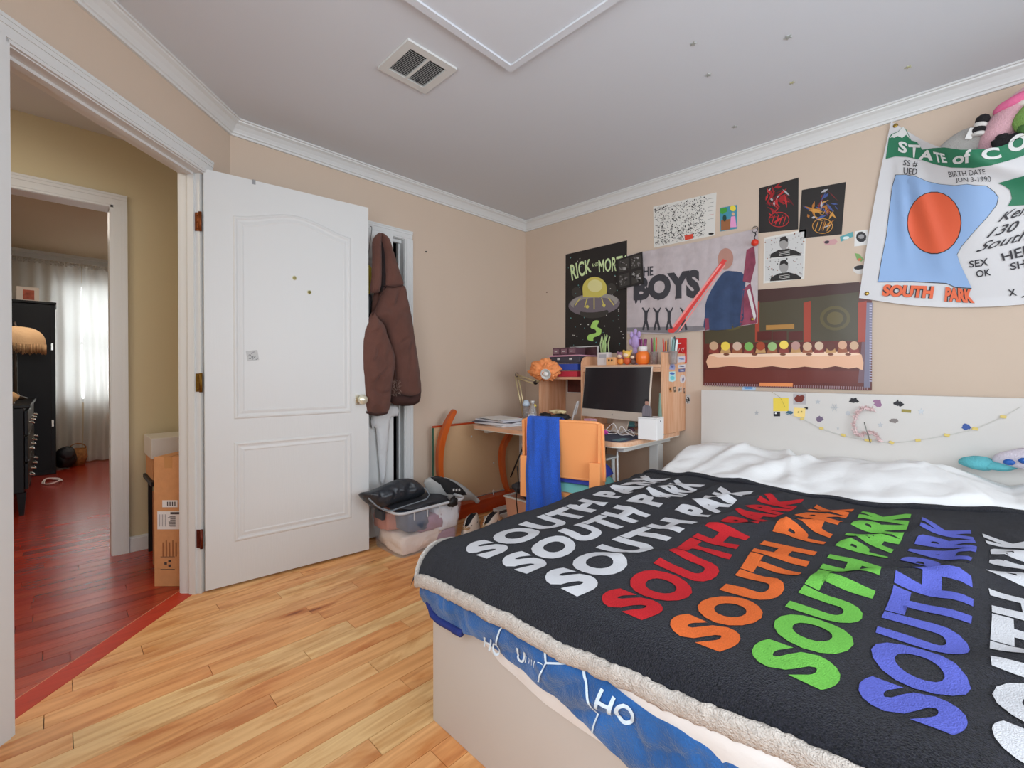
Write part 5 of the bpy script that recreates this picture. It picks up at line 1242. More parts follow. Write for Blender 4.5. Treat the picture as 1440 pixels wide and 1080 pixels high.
for k in range(6):
    a = k*1.05; MB().tube([(0.014*math.cos(a), 0.016*math.sin(a), 0.09), (0.019*math.cos(a), 0.022*math.sin(a), 0.165)], 0.006, mat('marker_plum', (128, 60, 104), 0.4), 8).build('marker', parent=None, label='x') if False else MB().tube([(0.014*math.cos(a)+o.location.x, 0.016*math.sin(a)+o.location.y, 0.09+UZ), (0.019*math.cos(a)+o.location.x, 0.022*math.sin(a)+o.location.y, 0.165+UZ)], 0.006, mat('marker_plum', (128, 60, 104), 0.4), 8).build('marker_pen', label='plum marker pen in the orange jar, '+('nearest the side panel on the right', 'right of the middle, rear', 'left of the middle, rear', 'nearest the cactus side on the left', 'left of the middle, front', 'right of the middle, front')[(k+4) % 6], cat='marker', group='plum markers in the orange jar')
def cup(px, x, lab, m, r=0.026, h=0.08):
    o = empty('pen_cup', at(px, 512, x, UZ), 0, lab, 'pen cup')
    MB().lathe([(r*0.85, 0), (r, h), (r-0.003, h), (r*0.8, 0.004), (0, 0.004)], (0, 0, 0), m, 18).build('cup', o); MB().lathe([(r, h-0.006), (r+0.002, h-0.004), (r+0.002, h), (r, h+.001)], (0, 0, 0), m, 18).build('rim', o); return o
def pen(o, dx, dy, tx, ty, L_, c, lab, grp, tipc=None, r=0.0042):
    b = Vector((o.location.x+dx, o.location.y+dy, UZ+0.006)); e = b+Vector((tx, ty, L_))
    A = MB().tube([b, b+(e-b)*0.92, e], [r, r, 0.001], c, 6); 
    if tipc: A.tube([b+(e-b)*0.80, b+(e-b)*0.93, e+(e-b)*0.004], [r*1.1, r*1.05, 0.0012], tipc, 6)
    return A.build('pencil', label=lab, cat='pencil', group=grp)
cm = mat('cup_glass', (206, 190, 186), 0.15, trans=0.5, alpha=0.55)
c1 = cup(920, 2.68, 'clear cup of coloured pencils beside the orange jar', cm)
for i, (dx, dy, tx, ty, L_, c) in enumerate(((0, .012, 0, .006, .165, (140, 46, 90)), (0, .002, 0, .0, .175, (60, 130, 66)), (0, -.010, 0, -.006, .168, (196, 88, 52)), (.01, .006, 0, .004, .150, (220, 190, 150)), (-.01, -.004, 0, -.003, .158, (100, 150, 70)))):
    pen(c1, dx, dy, tx, ty, L_, mat('pc_%d' % i, c, 0.45), ('plum', 'green', 'rust red', 'beige', 'light green')[i]+' coloured pencil in the clear cup beside the orange jar', 'coloured pencils in the clear cup')
c2 = cup(937, 2.70, 'clear cup of red handled brushes and pens behind the side panel', cm)
for i, (dx, dy, tx, ty, L_, c) in enumerate(((0, .010, 0, .012, .16, (206, 60, 46)), (0, 0, 0, .002, .15, (232, 160, 60)), (0, -.008, 0, -.004, .158, (66, 70, 90)), (.008, .004, 0, .008, .14, (190, 50, 60)))):
    pen(c2, dx, dy, tx, ty, L_, mat('pd_%d' % i, c, 0.45), ('red', 'amber', 'dark blue', 'crimson')[i]+' pen in the clear cup next to the grey markers', 'pens in the second clear cup')
c3 = cup(946, 2.70, 'clear cup of fat grey markers at the right end of the top shelf', cm, 0.03)
for i, (dx, dy, tx, ty, L_, c) in enumerate(((0, .010, 0, -.004, .165, (190, 206, 206)), (0, 0, 0, -.012, .17, (66, 78, 80)), (0, -.010, 0, -.018, .15, (214, 218, 216)), (-.01, .0, 0, -.010, .155, (120, 150, 146)))):
    pen(c3, dx, dy, tx, ty, L_, mat('pe_%d' % i, c, 0.35), ('pale grey', 'charcoal', 'white', 'grey green')[i]+' marker in the cup at the right end of the top shelf', 'fat markers in the third clear cup', r=0.008)
q0, q1 = pt(*c10(1256, 116), x=XB-0.02), pt(*c10(1364, 270), x=XB-0.02)
A = MB().box((XB-0.012, q1.y, q1.z-0.06), (XB-0.006, q0.y, q0.z), mat('card_red', (204, 44, 44), 0.5))
for (x, y, l) in ((1300, 165, 34),): 
    a, b = pt(*c10(x-l/2, y), x=XB-0.0125), pt(*c10(x+l/2, y), x=XB-0.0125); A.box((XB-0.0127, b.y, b.z-0.003), (XB-0.0121, a.y, a.z+0.003), paper)
for (x, y) in ((1290, 240), (1318, 236), (1336, 232)):
    a, b = pt(*c10(x-6, y+18), x=XB-0.0125), pt(*c10(x+10, y-24), x=XB-0.0125); A.tube([a, b], 0.0015, paper, 4)
A.build('red_card', label='red card with white strokes on the wall above the side panel', cat='card')
o = empty('purple_plush', at(891, 512, 2.80, UZ), 0, 'small pale purple plush star standing behind the orange jar', 'plush toy')
pp = pt(*c10(852, 150), x=2.83); LP = mat('plush_lilac', (186, 160, 210), 0.9, bump=0.4, scale=200)
A = MB().blob(pp, (0.02, 0.032, 0.05), LP)
A.build('body', o, world=True)
for k, (dy, dz) in enumerate(((0.028, 0.05), (-0.028, 0.05), (0, 0.07), (0.035, 0.0), (-0.035, 0.0))): MB().blob(pp+Vector((0, dy, dz)), (0.012, 0.014, 0.024), LP, sub=2).build('point', o, world=True)
for dz, nm in ((0, ''),): MB().box((pp.x-0.01, pp.y-0.012, UZ), (pp.x+0.01, pp.y+0.012, pp.z-0.03), LP, 0.004).build('base', o, world=True)
# on the desk top
boxthing('sticker_box', 830, 592, 2.40, DZ+0.001, (0.05, 0.06, 0.085), mat('carton_pale', (216, 196, 186), 0.5), 'small pale printed box in front of the computer, left of centre', 'box', extra=lambda o, s: (MB().box((-s[0]/2-0.0008, -0.022, 0.012), (-s[0]/2, 0.022, 0.055), mat('carton_print', (110, 130, 146), 0.5, var=0.5, scale=90)).build('print', o), MB().box((-s[0]/2-0.001, -0.03, 0.068), (s[0]/2+.001, 0.03, 0.0855), mat('carton_pink', (206, 150, 170), 0.5)).build('lid', o)), rz=-0.2)
CW = mat('cube_white', (226, 224, 222), 0.4)
cp = pt(914, 606, z=DZ+0.01)
o = empty('white_cube_box', (2.30, 1.375, DZ+0.006), 0.28, 'white cube shaped box at the right front of the desk', 'box')
p_ = pt(913, 604, x=2.36); o.location = (2.38, p_.y, DZ+0.006); FR[o.name] = Matrix.Translation(o.location) @ Matrix.Rotation(0.12, 4, 'Z'); o.rotation_euler.z = 0.12
MB().box((-0.055, -0.055, 0), (0.055, 0.055, 0.118), CW, 0.002).build('body', o); MB().box((-0.056, -0.056, 0.119), (0.056, 0.056, 0.124), CW, 0.001).build('lid', o)
MB().box((-0.008, -0.0562, 0.098), (0.0, -0.0556, 0.108), DARK).build('mark', o)
ctop = Vector((2.38, p_.y, DZ+0.131))
o = empty('photo_standee', ctop, 0, 'cut out photo standee of a person in a striped grey coat on the white cube', 'standee')
sk_ = mat('standee_coat', (112, 106, 112), 0.6, var=0.3, scale=40, stretch=(1, 12, 0.5)); sks = mat('standee_skin', (170, 128, 112), 0.6)
def stand(P, m, nm, dx=0.0):
    A = MB(); A.prism(P, -0.001, 0.001, m, Matrix.Translation((-0.01+dx, 0.02, 0)) @ Matrix(((0, 0, 1, 0), (-1, 0, 0, 0), (0, 1, 0, 0), (0, 0, 0, 1)))); A.build(nm, o)
stand([(-0.028, 0), (0.028, 0), (0.030, 0.035), (0.024, 0.058), (0.010, 0.066), (-0.012, 0.066), (-0.024, 0.058), (-0.030, 0.03)], sk_, 'coat')
stand([(-0.010, 0.064), (0.010, 0.064), (0.012, 0.082), (0.008, 0.094), (-0.008, 0.094), (-0.012, 0.082)], sks, 'head')
stand([(-0.013, 0.082), (-0.008, 0.088), (0.008, 0.089), (0.013, 0.082), (0.011, 0.098), (0, 0.102), (-0.011, 0.098)], BLACK, 'hair', -0.0015)
MB().box((-0.02, -0.005, -0.0), (0.01, 0.045, 0.002), BLACK).build('foot', o)
o = empty('grey_cone', pt(928, 570, x=2.58), 0, 'slim grey green cone behind the white cube', 'cone')
cpn = pt(928, 570, x=2.60); MB().lathe([(0.022, DZ+0.001), (0.020, DZ+0.02), (0.004, cpn.z+0.075), (0, cpn.z+0.078)], (cpn.x, cpn.y, 0), mat('cone_green', (120, 142, 126), 0.5), 16).build('cone_body', o, world=True)
MB().lathe([(0.026, DZ+0.001), (0.026, DZ+0.004), (0.0, DZ+0.004)], (cpn.x, cpn.y, 0), mat('cone_green', (120, 142, 126), 0.5), 16).build('cone_base', o, world=True)
# mouse mat, mice
mpd = empty('mouse_mat', (2.28, 1.40, DZ), 0, 'dark blue grey mouse mat at the right front corner of the desk', 'mouse mat')
MB().prism(rrect(2.155, 1.29, 2.46, 1.56, 0.02), DZ+0.0005, DZ+0.004, mat('mat_slate', (62, 66, 84), 0.8)).build('pad', mpd, world=True)
MB().prism(rrect(2.175, 1.31, 2.30, 1.36, 0.008), DZ+0.0041, DZ+0.0046, mat('mat_teal', (92, 122, 130), 0.7)).build('print', mpd, world=True)
def mouse(px, py, z, m1, m2, lab, rz, sc=1.0):
    p = pt(px, py, z=z); o = empty('computer_mouse', p, rz, lab, 'mouse')
    A = MB().blob((0, 0, 0.005), (0.058*sc, 0.034*sc, 0.030*sc), m1, sub=3); A.v = [(a, b, max(c, 0.0)) for a, b, c in A.v]; A.build('shell', o)
    MB().box((-0.045*sc, -0.003, 0.022*sc), (-0.02*sc, 0.003, 0.034*sc), m2, 0.002).build('wheel', o)
    A = MB().blob((0.02*sc, 0, 0.006), (0.034*sc, 0.036*sc, 0.026*sc), m2, sub=2); A.v = [(a, b, max(c, 0.0)) for a, b, c in A.v]; A.build('side_grip', o)
mouse(881, 607, DZ+0.0045, mat('mouse_dark', (62, 54, 60), 0.4), mat('mouse_plum', (96, 66, 80), 0.4), 'dark computer mouse on the slate mouse mat', -0.6)
mouse(886, 600, DZ+0.001, mat('mouse_teal', (110, 180, 186), 0.4), METW, 'teal computer mouse behind the dark one', -0.4, 1.15)
# cables and keyboard scraps
o = empty('white_cables', pt(870, 594, z=DZ+0.01), 0, 'loose white cables looping on the desk under the screen', 'cables')
R = random.Random(2)
for k in range(5):
    P = [pt(845+j*9+R.uniform(-5, 5), 590+R.uniform(-5, 5), x=2.36+0.03*k) for j in range(6)]; P = [Vector((p.x, p.y, DZ+0.006+abs(R.gauss(0, .018)))) for p in P]
    MB().tube([catm(P, i/24) for i in range(25)], 0.0028, mat('cable_white', (222, 214, 210), 0.5), 6).build('cable', o, world=True)
o = empty('pink_clip', pt(850, 594, z=DZ+0.0), 0, 'small magenta hair clip on the desk below the screen', 'clip')
p = pt(850, 596, x=2.36); MB().blob((p.x, p.y, DZ+0.016), (0.015, 0.025, 0.014), mat('clip_magenta', (196, 70, 150), 0.35), nz=.4).build('clip_body', o, world=True)
MB().blob((p.x-.01, p.y+0.02, DZ+0.014), (0.010, 0.012, 0.012), mat('clip_magenta', (196, 70, 150), 0.35), nz=.4).build('clip_tail', o, world=True)
kb = empty('white_notebook', (2.24, 1.66, DZ), -0.1, 'white notepad lying on the desk behind the chair back', 'notepad')
MB().box((-0.07, -0.11, 0.001), (0.07, 0.11, 0.012), paper, 0.002).build('pages', kb); MB().box((-0.07, -0.11, 0.0125), (0.07, 0.11, 0.014), mat('cover_pale_blue', (196, 206, 212), 0.5)).build('cover', kb)
# papers on the left end
R = random.Random(8); lc = (2.31, 2.39)
nml = ['lowest sheet folder of the paper stack on the left desk end', 'thick white magazine low in the paper stack on the left desk end', 'thin dark edged folder in the middle of the paper stack', 'white booklet in the upper half of the paper stack', 'grey photo magazine near the top of the paper stack', 'loose white sheet on the very top of the paper stack']
zz = DZ+0.001
for i, (th, c, w_, h_) in enumerate(((0.010, (206, 204, 204), .25, .33), (0.014, (214, 212, 214), .22, .30), (0.005, (70, 70, 82), .24, .32), (0.012, (210, 208, 212), .23, .30), (0.006, (178, 176, 180), .21, .29), (0.003, (224, 222, 218), .21, .28))):
    rz = R.uniform(-.35, .35); A = MB(); T = Matrix.Translation((lc[0]+R.uniform(-.02, .02), lc[1]+R.uniform(-.02, .02), zz)) @ Matrix.Rotation(rz, 4, 'Z')
    t = MB().box((-w_/2, -h_/2, 0), (w_/2, h_/2, th-0.0006), mat('paper_%d_%d_%d' % c, c, 0.6))
    if i == 4: t.box((-w_*.3, -h_*.35, th-0.0006), (w_*.35, h_*.2, th-0.0003), mat('magazine_photo', (120, 116, 108), 0.4, var=.4, scale=50))
    A.merge(t, T).build('paper_item', label=nml[i], cat='paper', group='paper stack on the left end of the desk'); zz += th
# clamp lamp with orange cloth shade
LMP = mat('lamp_brass', (206, 190, 150), 0.35, 0.4)
o = empty('desk_lamp', (2.62, 2.36, DZ), 0, 'brass jointed desk lamp with a crumpled orange shade', 'lamp')
def c11(x, y): return (670+x/8.306, 490+y/8.306)
lx = 2.60; J0 = pt(*c11(560, 700), x=lx); J1 = pt(*c11(472, 325), x=lx); J2 = pt(*c11(690, 400), x=lx-.03); J3 = pt(*c11(790, 345), x=lx-.05)
J0.z = DZ+0.04
for k in (-0.012, 0.012): MB().tube([J0+Vector((0, k, 0)), J1+Vector((0, k*1.4, 0))], 0.0062, LMP).build('lower_arm', o, world=True)
for k in (-0.012, 0.012): MB().tube([J1+Vector((0, 0, k)), J2+Vector((0, 0, k))], 0.0062, LMP).build('upper_arm', o, world=True)
MB().tube([J1+Vector((0, 0.016*math.cos(a), 0.016*math.sin(a)+.012)) for a in [2*PI*i/12 for i in range(12)]], 0.003, BLACK, 6, True).build('spring', o, world=True)
MB().lathe([(0.03, 0), (0.03, 0.018), (0.012, 0.03), (0.010, 0.05)], (J0.x, J0.y, DZ+0.001), LMP, 16).build('base', o, world=True)
MB().blob(J2, (0.016, 0.02, 0.016), BLACK, sub=2).tube([J2, J3], 0.007, LMP).build('joint', o, world=True)
OC = mat('orange_cloth', (250, 150, 92), 0.7, bump=0.4, scale=40)
sc_ = pt(*c11(800, 265), x=lx-.08)
A = MB(); bm = bmesh.new(); bmesh.ops.create_icosphere(bm, subdivisions=5, radius=1)
for v in bm.verts:
    c = v.co.copy(); k = 1+0.30*noise.noise(c*2.6)+0.42*abs(noise.noise(Vector((c.x*5, c.y*9, c.z*3))))+0.08*noise.noise(c*16)-0.08
    v.co = Vector((c.x*0.075*k, c.y*0.118*k, c.z*0.082*k*(1 if c.z > 0 else 0.8)))
bm.transform(Matrix.Translation(sc_)); A.bm(bm, OC, True); A.build('cloth_shade', o, world=True)
sp_ = pt(*c11(810, 300), x=lx-.15)
RM = Matrix.Rotation(math.radians(-105), 4, 'Y') @ Matrix.Rotation(0.25, 4, 'X')
MB().lathe([(0.034, -0.012), (0.040, 0.004), (0.037, 0.006), (0.030, -0.008)], sp_, METW, 18, RM).build('rim', o, world=True)
MB().blob(sp_+Vector((-0.002, 0, 0.0)), (0.016, 0.024, 0.018), mat('bulb_white', (226, 220, 214), 0.2), sub=2).build('bulb', o, world=True)
# water bottle and small glass
wm = mat('bottle_plastic', (222, 226, 228), 0.08, trans=0.7, alpha=0.55)
b = at(749, 585, 2.42, DZ+0.001); o = empty('water_bottle', b, 0, 'clear plastic water bottle with white label beside the lamp', 'bottle')
MB().lathe([(0.028, 0), (0.032, 0.006), (0.032, 0.085), (0.026, 0.115), (0.012, 0.145), (0.012, 0.16)], (0, 0, 0), wm, 18).build('bottle_body', o)
MB().lathe([(0.0327, 0.035), (0.0327, 0.078)], (0, 0, 0), mat('label_white', (220, 222, 226), 0.5), 18).build('paper_label', o); MB().lathe([(0.014, 0.16), (0.014, 0.178), (0, 0.178)], (0, 0, 0), METW, 14).build('cap', o)
MB().lathe([(0.0333, 0.048), (0.0333, 0.062)], (0, 0, 0), mat('label_blue', (120, 150, 190), 0.5), 18).build('label_band', o)
b = at(740, 585, 2.58, DZ+0.001); o = empty('glass_tumbler', b, 0, 'pale blue topped clear jar behind the water bottle', 'jar')
MB().lathe([(0.026, 0), (0.028, 0.12), (0.026, 0.12), (0.024, 0.004)], (0, 0, 0), wm, 18).build('jar_body', o); MB().lathe([(0.026, 0.121), (0.030, 0.135), (0.018, 0.165), (0, 0.17)], (0, 0, 0), mat('jar_pale_blue', (190, 206, 220), 0.3), 18).build('stopper', o)
b = at(752, 560, 2.56, 0); MB().blob((b.x, b.y, DZ+0.13), (0.014, 0.014, 0.014), mat('duck_yellow', (228, 206, 96), 0.4), sub=2).tube([(b.x, b.y, DZ+0.001), (b.x, b.y, DZ+0.12)], 0.006, METW).build('yellow_pin_flag', label='small yellow ball on a thin stand behind the bottle', cat='ornament')
# black camera gear, cloth, headphones
def blobs(name, lab, cat, items):
    o = empty(name, items[0][1], 0, lab, cat)
    for nm, c, r, m, nz in items: MB().blob(c, r, m, sub=3, nz=nz, nf=8, seed=len(nm)).build(nm, o, world=True)
    return o
def dk(px, py, x, dz): p = pt(px, py, x=x); return Vector((p.x, p.y, DZ+dz))
blobs('camera_bag', 'crumpled black camera bag on the desk left of the screen', 'bag', [('body', dk(778, 575, 2.46, 0.040), (0.075, 0.10, 0.038), BLACK, .35), ('flap', dk(788, 575, 2.46, 0.075), (0.05, 0.07, 0.02), DARK, .4), ('strap_lump', dk(767, 575, 2.42, 0.085), (0.03, 0.045, 0.018), BLACK, .5)])
blobs('cream_cloth', 'folded cream cloth lying on the black bag', 'cloth', [('fold', dk(783, 570, 2.47, 0.108), (0.04, 0.062, 0.014), mat('cloth_cream', (224, 206, 160), 0.8), .5), ('corner', dk(789, 570, 2.44, 0.112), (0.025, 0.04, 0.012), mat('cloth_cream', (224, 206, 160), 0.8), .5)])
blobs('crumpled_tissue', 'crumpled white tissue on the desk beside the grey headphones', 'tissue', [('ball', dk(790, 590, 2.32, 0.03), (0.04, 0.05, 0.03), paper, .6), ('corner', dk(795, 590, 2.32, 0.045), (0.02, 0.03, 0.025), paper, .6)])
o = empty('headphones', dk(802, 585, 2.36, 0), 0, 'grey folded headphones leaning beside the middle panel', 'headphones')
hb = dk(803, 587, 2.36, 0.04); MB().lathe([(0.012, -0.012), (0.030, -0.010), (0.030, 0.010), (0.012, 0.012)], hb, mat('phones_grey', (150, 144, 142), 0.4), 18, Matrix.Rotation(PI/2, 4, 'Y')).build('ear_cup', o, world=True)
MB().blob(hb+Vector((-0.012, 0, 0)), (0.006, 0.014, 0.014), BLACK, sub=2).build('pad', o, world=True)
MB().tube([catm([hb, hb+Vector((0.0, -0.02, 0.07)), hb+Vector((0.0, -0.045, 0.14)), hb+Vector((0.01, -0.05, 0.15)), hb+Vector((0.02, -0.02, 0.07))], i/16) for i in range(17)], 0.006, mat('phones_band', (176, 170, 166), 0.4), 8).build('band', o, world=True)

# ------------------------------------------------------------------ orange chair with blue towel
OP = mat('orange_plastic', (244, 158, 98), 0.42, bump=0.02, scale=60)
cl, cr = Vector((1.84, 1.737, 0)), Vector((1.949, 1.279, 0)); cc = (cl+cr)/2; ca = math.atan2(cr.y-cl.y, cr.x-cl.x)
# local x from left to right edge of the back, local y towards the desk
ch = empty('desk_chair', (cc.x, cc.y, 0), ca, 'orange plastic chair at the desk, blue towel over its back', 'chair')
hw = 0.235
def backf(u, v):
    x = -hw+2*hw*u; z = 0.50+0.305*v; y = 0.03*(2*u-1)**2*0.8-0.035*(v-0.5)
    z -= 0.012*max(0, abs(2*u-1)-0.86)/0.14*(1 if v > 0.5 else 0)*v
    return (x, y+0.01, z)
A = MB(); A.grid(backf, 24, 12, OP); A.grid(lambda u, v: (backf(u, v)[0], backf(u, v)[1]+0.014, backf(u, v)[2]), 24, 12, OP, flip=True)
rimp = [backf(0, k/8) for k in range(9)]+[backf(k/16, 1) for k in range(1, 17)]+[backf(1, 1-k/8) for k in range(1, 9)]+[backf(1-k/16, 0) for k in range(1, 16)]
A.tube([(x, y+0.007, z) for x, y, z in rimp], 0.009, OP, 8, True)
A.build('backrest', ch)
# side arms sweeping from the back down to the seat
for s in (-1, 1):
    A = MB(); pr = [(0.0, 0.805), (0.055, 0.62), (0.060, 0.47), (0.10, 0.405), (0.28, 0.395), (0.28, 0.37), (-0.01, 0.37), (-0.012, 0.60), (-0.012, 0.80)]
    def sv(P, s=s): return [(s*(hw-0.004)-s*0.0, y+0.02, z) for y, z in P]
    a = sv(pr); b = [(x-s*0.014, y, z) for x, y, z in a]; n = len(pr)
    A.add(a+b, [tuple(range(n)), tuple(range(n, 2*n))[::-1]]+[(i, (i+1) % n, n+(i+1) % n, n+i) for i in range(n)], OP); A.build('side_arm', ch)
    A = MB(); A.box((s*hw-(0.06 if s > 0 else 0), -0.012, 0.37), (s*hw+(0.06 if s < 0 else 0), 0.01, 0.60), OP, 0.004); A.build('rear_post', ch)
MB().prism(rrect(-hw+0.015, 0.02, hw-0.015, 0.42, 0.05), 0.395, 0.415, OP).build('seat', ch)
A = MB(); cu = MB()
def cush(u, v):
    x = -hw+0.03+(2*hw-0.08)*u; y = 0.04+0.34*v; e = min(u, 1-u, v, 1-v); return (x, y, 0.4155+0.05*min(1, e/0.10)**0.5+0.006*n3(x*20, y*20))
A.grid(cush, 30, 24, mat('cushion_teal', (120, 190, 186), 0.8)); A.build('cushion', ch)
for s in (-1, 1):
    for y in (0.05, 0.38): MB().tube([(s*(hw-0.04), y, 0.395), (s*(hw-0.015), y+(0.03 if y > .2 else -0.03), 0.0)], 0.013, METW, 10).build('leg', ch)
# clothes on the seat
o = empty('seat_clothes', (cc.x+0.1, cc.y, 0.46), ca, 'crumpled royal blue clothing piled on the chair seat', 'clothing')
FR[o.name] = Matrix.Translation((cc.x, cc.y, 0)) @ Matrix.Rotation(ca, 4, 'Z'); o.location = (cc.x, cc.y, 0)
NB = mat('cloth_royal', (52, 66, 160), 0.8, bump=0.4, scale=60)
def heap(u, v):
    x = -hw+0.04+(2*hw-0.10)*u; y = 0.045+0.34*v; e = min(u, 1-u, v*1.2, 1-v); return (x, y, 0.468+(0.052+0.025*u+0.02*n3(x*16, y*12, 3))*min(1, e/0.14)**0.6)
MB().grid(heap, 40, 30, NB).build('garment', o)
MB().blob((0.10, 0.22, 0.50), (0.06, 0.08, 0.03), mat('cloth_grey_teal', (120, 150, 150), 0.8), nz=.4).build('sleeve', o)
# towel
TW = mat('towel_blue', (44, 100, 214), 0.9, bump=1.0, scale=330, var=0.22, vscale=240, sheen=0.08)
o = empty('blue_towel', (cc.x, cc.y, 0.3), ca, 'bright blue terry towel hanging over the left of the orange chair back', 'towel')
FR[o.name] = Matrix.Translation((cc.x, cc.y, 0)) @ Matrix.Rotation(ca, 4, 'Z'); o.location = (cc.x, cc.y, 0)
def tow(u, v):
    # v: 0 front hem (camera side) .. over the top .. 1 inner hem
    s = v
    fold = 0.013*math.sin(u*13+1.0+2.5*n3(v*2, 1))+0.004*math.sin(u*29+v*5)
    sp = 1.0
    if s < 0.68:
        t = s/0.68; z = 0.30+0.515*t; y = -0.018-0.012*(1-t)+fold*(0.35+0.65*(1-t))*0.9; wdt = 0.215*(1-0.10*t+0.06*(1-t)); sk = -0.010*(1-t)
        z -= 0.04*(1-t)*(0.5-u)*1.0
    elif s < 0.76:
        t = (s-0.68)/0.08; a = PI*t; z = 0.815+0.010*math.sin(a); y = -0.018+0.062*t; wdt = 0.194; sk = 0
    else:
        t = (s-0.76)/0.24; z = 0.815-0.17*t; y = 0.044+0.004*t+fold*0.2*t; wdt = 0.20; sk = 0
    x0 = -hw+0.048+sk; return (x0+wdt*u+0.006*n3(v*5, u*3), y, z)
MB().grid(tow, 60, 90, TW).build('terry', o)
def hemf(u, v):
    p = Vector(tow(u, 0.0)); th = v*2*PI; return p+Vector((0, 0.004*math.cos(th), 0.006*math.sin(th)))
MB().grid(hemf, 60, 8, TW).build('hem', o)

# ------------------------------------------------------------------ dismantled glass table leaning on the wall
gt_ = empty('glass_table', (2.3, 2.62, 0), 0, 'dismantled glass table with curved orange wood legs leaning by the closet wall', 'table')
gy = 2.625; gx0, gx1, gz1 = 1.876, 2.86, 0.672
MB().box((gx0, gy, 0.105), (gx1, gy+0.008, gz1), mat('table_glass', (236, 196, 150), 0.06, spec=0.5, alpha=0.45)).build('glass_pane', gt_, world=True)
MB().box((gx0-0.006, gy-0.001, 0.105), (gx0+0.003, gy+0.009, gz1), mat('glass_edge_green', (48, 92, 74), 0.2)).build('glass_edge', gt_, world=True)
MB().box((gx0-0.006, gy-0.004, gz1+.0005), (gx1, gy+0.012, gz1+0.014), RWOOD, 0.002).build('top_rail', gt_, world=True)
MB().box((gx0+0.12, gy-0.09, 0.0), (gx1, gy-0.002, 0.10), RWOOD, 0.004).build('base_rail', gt_, world=True)
def arc_leg(pts, x0, r=0.024):
    P = [pt(*p, y=gy-0.05) for p in pts]; Q = [catm(P, i/24) for i in range(25)]
    A = MB(); vs = []; fs = []
    for i, p in enumerate(Q):
        t = (Q[min(i+1, 24)]-Q[max(i-1, 0)]).normalized(); n = Vector((t.z, 0, -t.x)); w_ = r*(0.55+0.45*math.sin(PI*min(1, i/20)**0.8))
        for a, b in ((-1, -0.018), (1, -0.018), (1, 0.018), (-1, 0.018)): vs.append(p+n*w_*a+Vector((0, b, 0)))
    for i in range(24):
        for j in range(4): fs.append((i*4+j, i*4+(j+1) % 4, (i+1)*4+(j+1) % 4, (i+1)*4+j))
    fs += [(0, 1, 2, 3)[::-1], tuple(96+k for k in range(4))]; A.add(vs, fs, OWOOD); A.build('curved_leg', gt_, world=True, fixn=True)
arc_leg([(639, 577), (628, 598), (620, 625), (618, 655), (622, 690), (632, 722)], 0)
arc_leg([(722, 604), (716, 612), (707, 630), (706, 655), (712, 685), (724, 706)], 0)
for p in ((663, 614), (694, 651)):
    q = pt(*p, y=gy); MB().lathe([(0.008, 0), (0.006, 0.003), (0, 0.004)], (q.x, gy-0.0005, q.z), METW, 10, Matrix.Rotation(PI/2, 4, 'X')).build('fitting', gt_, world=True)
q = pt(692, 703, y=gy-0.03); MB().tube([(q.x, gy-0.045, 0.10), (q.x, gy-0.045, 0.12)], 0.004, METW).tube([(q.x+0.009*math.cos(a), gy-0.045, 0.129+0.010*math.sin(a)) for a in [2*PI*i/10 for i in range(10)]], 0.0022, METW, 5, True).build('eye_bolt', gt_, world=True)

# ------------------------------------------------------------------ on the floor
# bin under the desk
b = pt(722, 742, z=0); o = empty('clear_bin', (2.27, 2.08, 0), 0, 'frosted bin of orange things on the floor behind the shoes', 'bin')
FRST = mat('frosted_orange', (226, 170, 140), 0.35, alpha=0.75, trans=0.2)
A = MB()
def bin_walls(A, x0, x1, y0, y1, z0, z1, fl_, m, t=0.003, zb=0.004):
    a = [(x0, y0), (x1, y0), (x1, y1), (x0, y1)]; b = [(x0-fl_, y0-fl_), (x1+fl_, y0-fl_), (x1+fl_, y1+fl_), (x0-fl_, y1+fl_)]
    for k in range(4):
        p, q, r_, s_ = a[k], a[(k+1) % 4], b[(k+1) % 4], b[k]
        cx, cy = (x0+x1)/2, (y0+y1)/2
        def inn(p_): return (p_[0]+(t if p_[0] < cx else -t), p_[1]+(t if p_[1] < cy else -t))
        v = [(*p, z0), (*q, z0), (*r_, z1), (*s_, z1)]+[(*inn(p), z0), (*inn(q), z0), (*inn(r_), z1), (*inn(s_), z1)]
        A.add(v, [(0, 1, 2, 3), (7, 6, 5, 4), (3, 2, 6, 7), (0, 4, 5, 1)], m)
    A.box((x0, y0, z0), (x1, y1, z0+zb), m)
bin_walls(A, 2.17, 2.40, 1.93, 2.16, 0.0, 0.22, 0.02, FRST); A.build('tub_wall', o, world=True)
A = MB(); 
for a, b_ in (((2.143, 1.903), (2.427, 1.915)), ((2.143, 2.175), (2.427, 2.187)), ((2.143, 1.915), (2.155, 2.175)), ((2.415, 1.915), (2.427, 2.175))): A.box((*a, 0.216), (*b_, 0.226), METW)
A.build('rim', o, world=True)
for k, (c, r) in enumerate((((236, 120, 50), .06), ((228, 170, 70), .05), ((200, 70, 50), .055))):
    MB().blob((2.24+0.05*k, 2.0+0.035*k, 0.065+0.01*k), (r, r, r), mat('ball_%d' % k, c, 0.6), sub=3, nz=.3).build('soft_ball', label=('orange', 'yellow', 'red')[k]+' crumpled soft ball inside the frosted bin', cat='ball')
